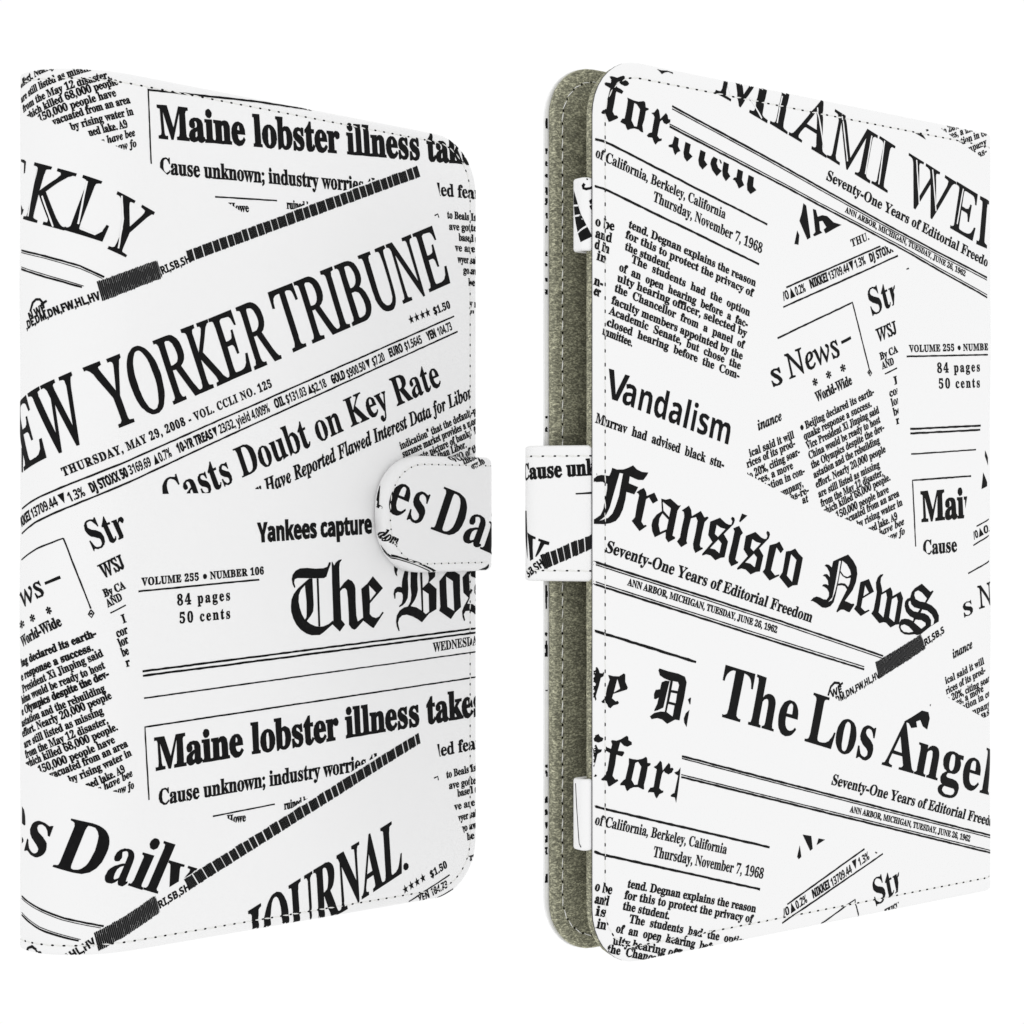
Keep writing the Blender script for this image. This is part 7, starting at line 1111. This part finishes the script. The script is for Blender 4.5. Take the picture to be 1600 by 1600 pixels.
('P','RC','printed_headline:for2',(((-0.07,-50.08),(1.35,-49.76),(1.82,-50.37),(2.87,-50.8),(2.49,-51.42),(1.35,-51.69),(0.21,-51.32)),((-0.07,-52.08),(0.59,-51.99),(1.25,-53.12),(2.39,-53.28),(2.11,-53.83),(0.97,-54.17),(0.31,-56.41),(-0.02,-57.81)),((-0.07,-58.24),(0.97,-59.04),(0.02,-59.39)),((5.07,-51.55),(5.55,-51.44),(6.7,-51.67),(8.05,-51.41),(9.8,-50.75),(10.29,-51),(10.38,-51.81),(11.36,-52.32),(11.36,-52.9),(9.99,-53.27),(9.02,-52.94),(7.86,-52.05),(7.18,-53.95),(8.83,-54.23),(9.12,-54.61),(8.44,-55.38),(6.7,-54.78),(6.32,-56.91),(5.55,-59.45),(6.32,-60.38),(6.99,-60.37),(7.28,-60.76),(4.78,-61.76),(4.3,-61.71),(3.92,-60.46),(2.3,-60.24),(2.11,-59.93),(3.25,-59.32),(4.01,-58.16),(4.78,-54.34),(3.63,-53.67),(3.48,-52.5),(4.01,-52.98),(5.07,-53.35),(5.45,-52.37)),((10.48,-55.88),(11.75,-56.21),(13.12,-56.47),(14.7,-56.38),(15.69,-56.02),(16.08,-56.34),(16.18,-57.45),(17.17,-57.61),(17.07,-58.04),(16.28,-58.34),(15.69,-60.78),(15.09,-62.34),(15.13,-63.44),(14.7,-63.4),(13.32,-62.76),(11.95,-62.63),(10.97,-62.83),(9.99,-63.35),(9.7,-63.01),(9.22,-61.95),(7.86,-61.82),(7.86,-61.46),(8.83,-60.75),(9.41,-60.51),(10.48,-57.27)),((12.44,-57.14),(13.32,-56.92),(14.3,-58.17),(13.12,-62.16),(12.14,-62.14),(11.26,-60.9)),((18.07,-58.57),(19.07,-58.21),(20.17,-57.27),(20.67,-57.68),(20.97,-59.62),(22.88,-58.01),(23.39,-58.5),(23.39,-59.24),(24.1,-59.23),(24.5,-59.56),(23.9,-60.32),(22.78,-60.67),(21.67,-60.13),(21.37,-59.73),(20.77,-60.34),(20.27,-61.92),(19.87,-63.51),(20.47,-64.15),(21.17,-64.29),(21.07,-64.73),(19.87,-64.98),(19.07,-65.86),(18.67,-65.46),(18.17,-64.38),(16.87,-64.19),(16.38,-64.29),(16.38,-63.92),(17.07,-63.25),(18.07,-63.19),(19.07,-59.17),(18.67,-58.91)),((24.71,-60.39),(25.93,-60.13),(26.74,-59.38),(26.54,-60.85),(25.72,-65.38),(25.22,-67.49),(24.81,-66.19),(23.69,-65.93),(23.39,-65.61),(24.1,-65.23),(24.71,-65.14),(25.93,-61.24),(25.11,-60.8))),()),
('R','RC','printed_rule:q',0.45,((-0.13,-65.67),(2.3,-66.48),(56.24,-81.28)),()),
('R','RC','printed_rule:q',0.45,((-0.13,-75.83),(2.3,-76.82),(52.93,-91.03)),()),
('T','RC','printed_line:r','B',-4,2.3,0.21,-69.86,41.45,-81.22,'of California, Berkeley, California',0,0,()),
('T','RC','printed_line:s','B',-4,2.4,17.87,-79.12,53.81,-88.59,'Thursday, November 7, 1968',0,0,()),
('T','RC','printed_column:p','B',5,1.85,9.99,-85.18,51.28,-96.37,'tend. Degnan explains the reason',0,0,()),
('T','RC','printed_column:p','B',5,1.85,9.02,-87.6,50.41,-98.79,'for this to protect the privacy of',0,0,()),
('T','RC','printed_column:p','B',5,1.85,8.54,-90,22.88,-94.2,'the student.',0,0,()),
('T','RC','printed_column:p','B',5,1.85,10.48,-93.24,48.45,-104.04,'The  students  had  the  option',0,0,()),
('T','RC','printed_column:p','B',5,1.85,6.51,-94.86,48.66,-106.99,'of  an  open  hearing  before  a  fac-',0,0,()),
('T','RC','printed_column:p','B',5,1.85,5.55,-97.4,46.93,-109.64,'ulty hearing officer, selected by',0,0,()),
('T','RC','printed_column:p','B',5,1.85,3.82,-99.02,46.93,-111.79,'the  Chancellor  from  a  panel  of',0,0,()),
('T','RC','printed_column:q','B',4,2.1,0.21,-84.6,5.16,-86.16,'o be',0,0,()),
('T','RC','printed_column:q','B',4,2.1,0.21,-87.46,4.21,-88.56,'and',0,0,()),
('T','RC','printed_column:q','B',4,2.1,0.4,-90.21,3.44,-90.98,'is',0,0,()),
('T','RC','printed_column:q','B',4,2.1,0.78,-93.13,3.44,-93.85,'in',0,0,()),
('P','TA','printed_mark:a',(((10.65,5.56),(11.39,3.84),(12.22,1.9),(13,0.09),(14.47,-2.85),(15.95,-4.98),(13,-6.35),(12.05,-4.31),(11.3,-1.85),(10.77,0.59),(10.39,3.45)),),()),
('W','TA','printed_mark:a',0.3,((-30.06,5.91),(12.16,1.98))),
('W','TA','printed_mark:a',0.3,((-3.83,-0.04),(13.09,-0.28))),
('W','TA','printed_mark:a',0.3,((11.38,-4.52),(14.51,-2.74))),
('R','TA','printed_mark:a',0.5,((13.92,6.69),(13.56,6.27),(13.71,5.69),(14.28,5.55),(15.29,5.77),(16.24,6.31)),()),
('R','TA','printed_mark:a',0.35,((14.43,7.56),(14.58,7.85)),()),
('R','TA','printed_mark:a',0.7,((15.1,2.6),(16.05,3.13)),()),
('R','TA','printed_mark:a',0.7,((15.29,1.33),(16.24,1.86)),()),
('R','TB','printed_mark:b',0.2,((11.27,6.9),(11.5,3.19),(12.05,-2.48),(12.49,-6.43),(13.09,-7.21)),()),
]
GROUPS = {}
def pr_for(S, g, col):
    key = (S, g, col)
    if key not in GROUPS: GROUPS[key] = Print(SURF[S][0], SURF[S][2] + (.012 if col == 'w' else .004 if col == 'g' else 0))
    return GROUPS[key]
for it in ITEMS:
    kind, S, g = it[:3]
    pr = pr_for(S, g, 'k')
    if kind == 'T': lay_text(pr, *it[3:])
    elif kind == 'R': lay_rule(pr, *it[3:])
    elif kind == 'P': lay_poly(pr, *it[3:])
    elif kind == 'B': lay_band(pr, pr_for(S, g, 'g'), *it[3:])
    elif kind == 'W': lay_rule(pr_for(S, g, 'w'), it[3], it[4], ())
for (S, g, col), pr in GROUPS.items():
    n_ = g.split(':')[0]
    o_ = pr.make({'k': n_, 'g': n_ + '_wear', 'w': 'letter_highlight'}[col], {'k': M_INK, 'g': M_INKGREY, 'w': M_WHITE}[col], SURF[S][1])
    if o_ and ('frag' in g or n_ == 'printed_mark'): o_['kind'] = 'stuff'
# the turned-in margin of the far cover shows the print in small black bits
MARKS = [(189,205),(236,245),(256,264),(276,282),(297,309),(314,325),(337,346),(357,369),(397,405),(416,421),(439,445),(457,465),(625,627),(655,659),(672,680),
         (920,957),(994,1000),(1007,1032),(1084,1086),(1201,1206),(1210,1220),(1251,1261),(1271,1280),(1291,1301),(1312,1323),(1330,1342),(1372,1386)]
V = []; F = []
for ya, yb in MARKS:
    va = (800 - ya) * .1465; vb = (800 - yb) * .1465
    ua = S_RC.U - 1.02; ub = S_RC.U - random.uniform(.1, .3)
    n = 4
    for i in range(n):
        v0 = va + (vb - va) * i / n; v1 = va + (vb - va) * (i + 1) / n
        l = ua + random.choice((0, 0, 0, .2)); rr = ub - random.choice((0, 0, .1, .25))
        k = len(V)
        for u, v in ((l, v0), (rr, v0), (rr, v1), (l, v1)): V.append(S_RC.loc(u, v, -.79))
        F.append((k, k + 1, k + 2, k + 3))
mesh_obj("printed_mark", V, F, M_INK, rc)['kind'] = 'stuff'
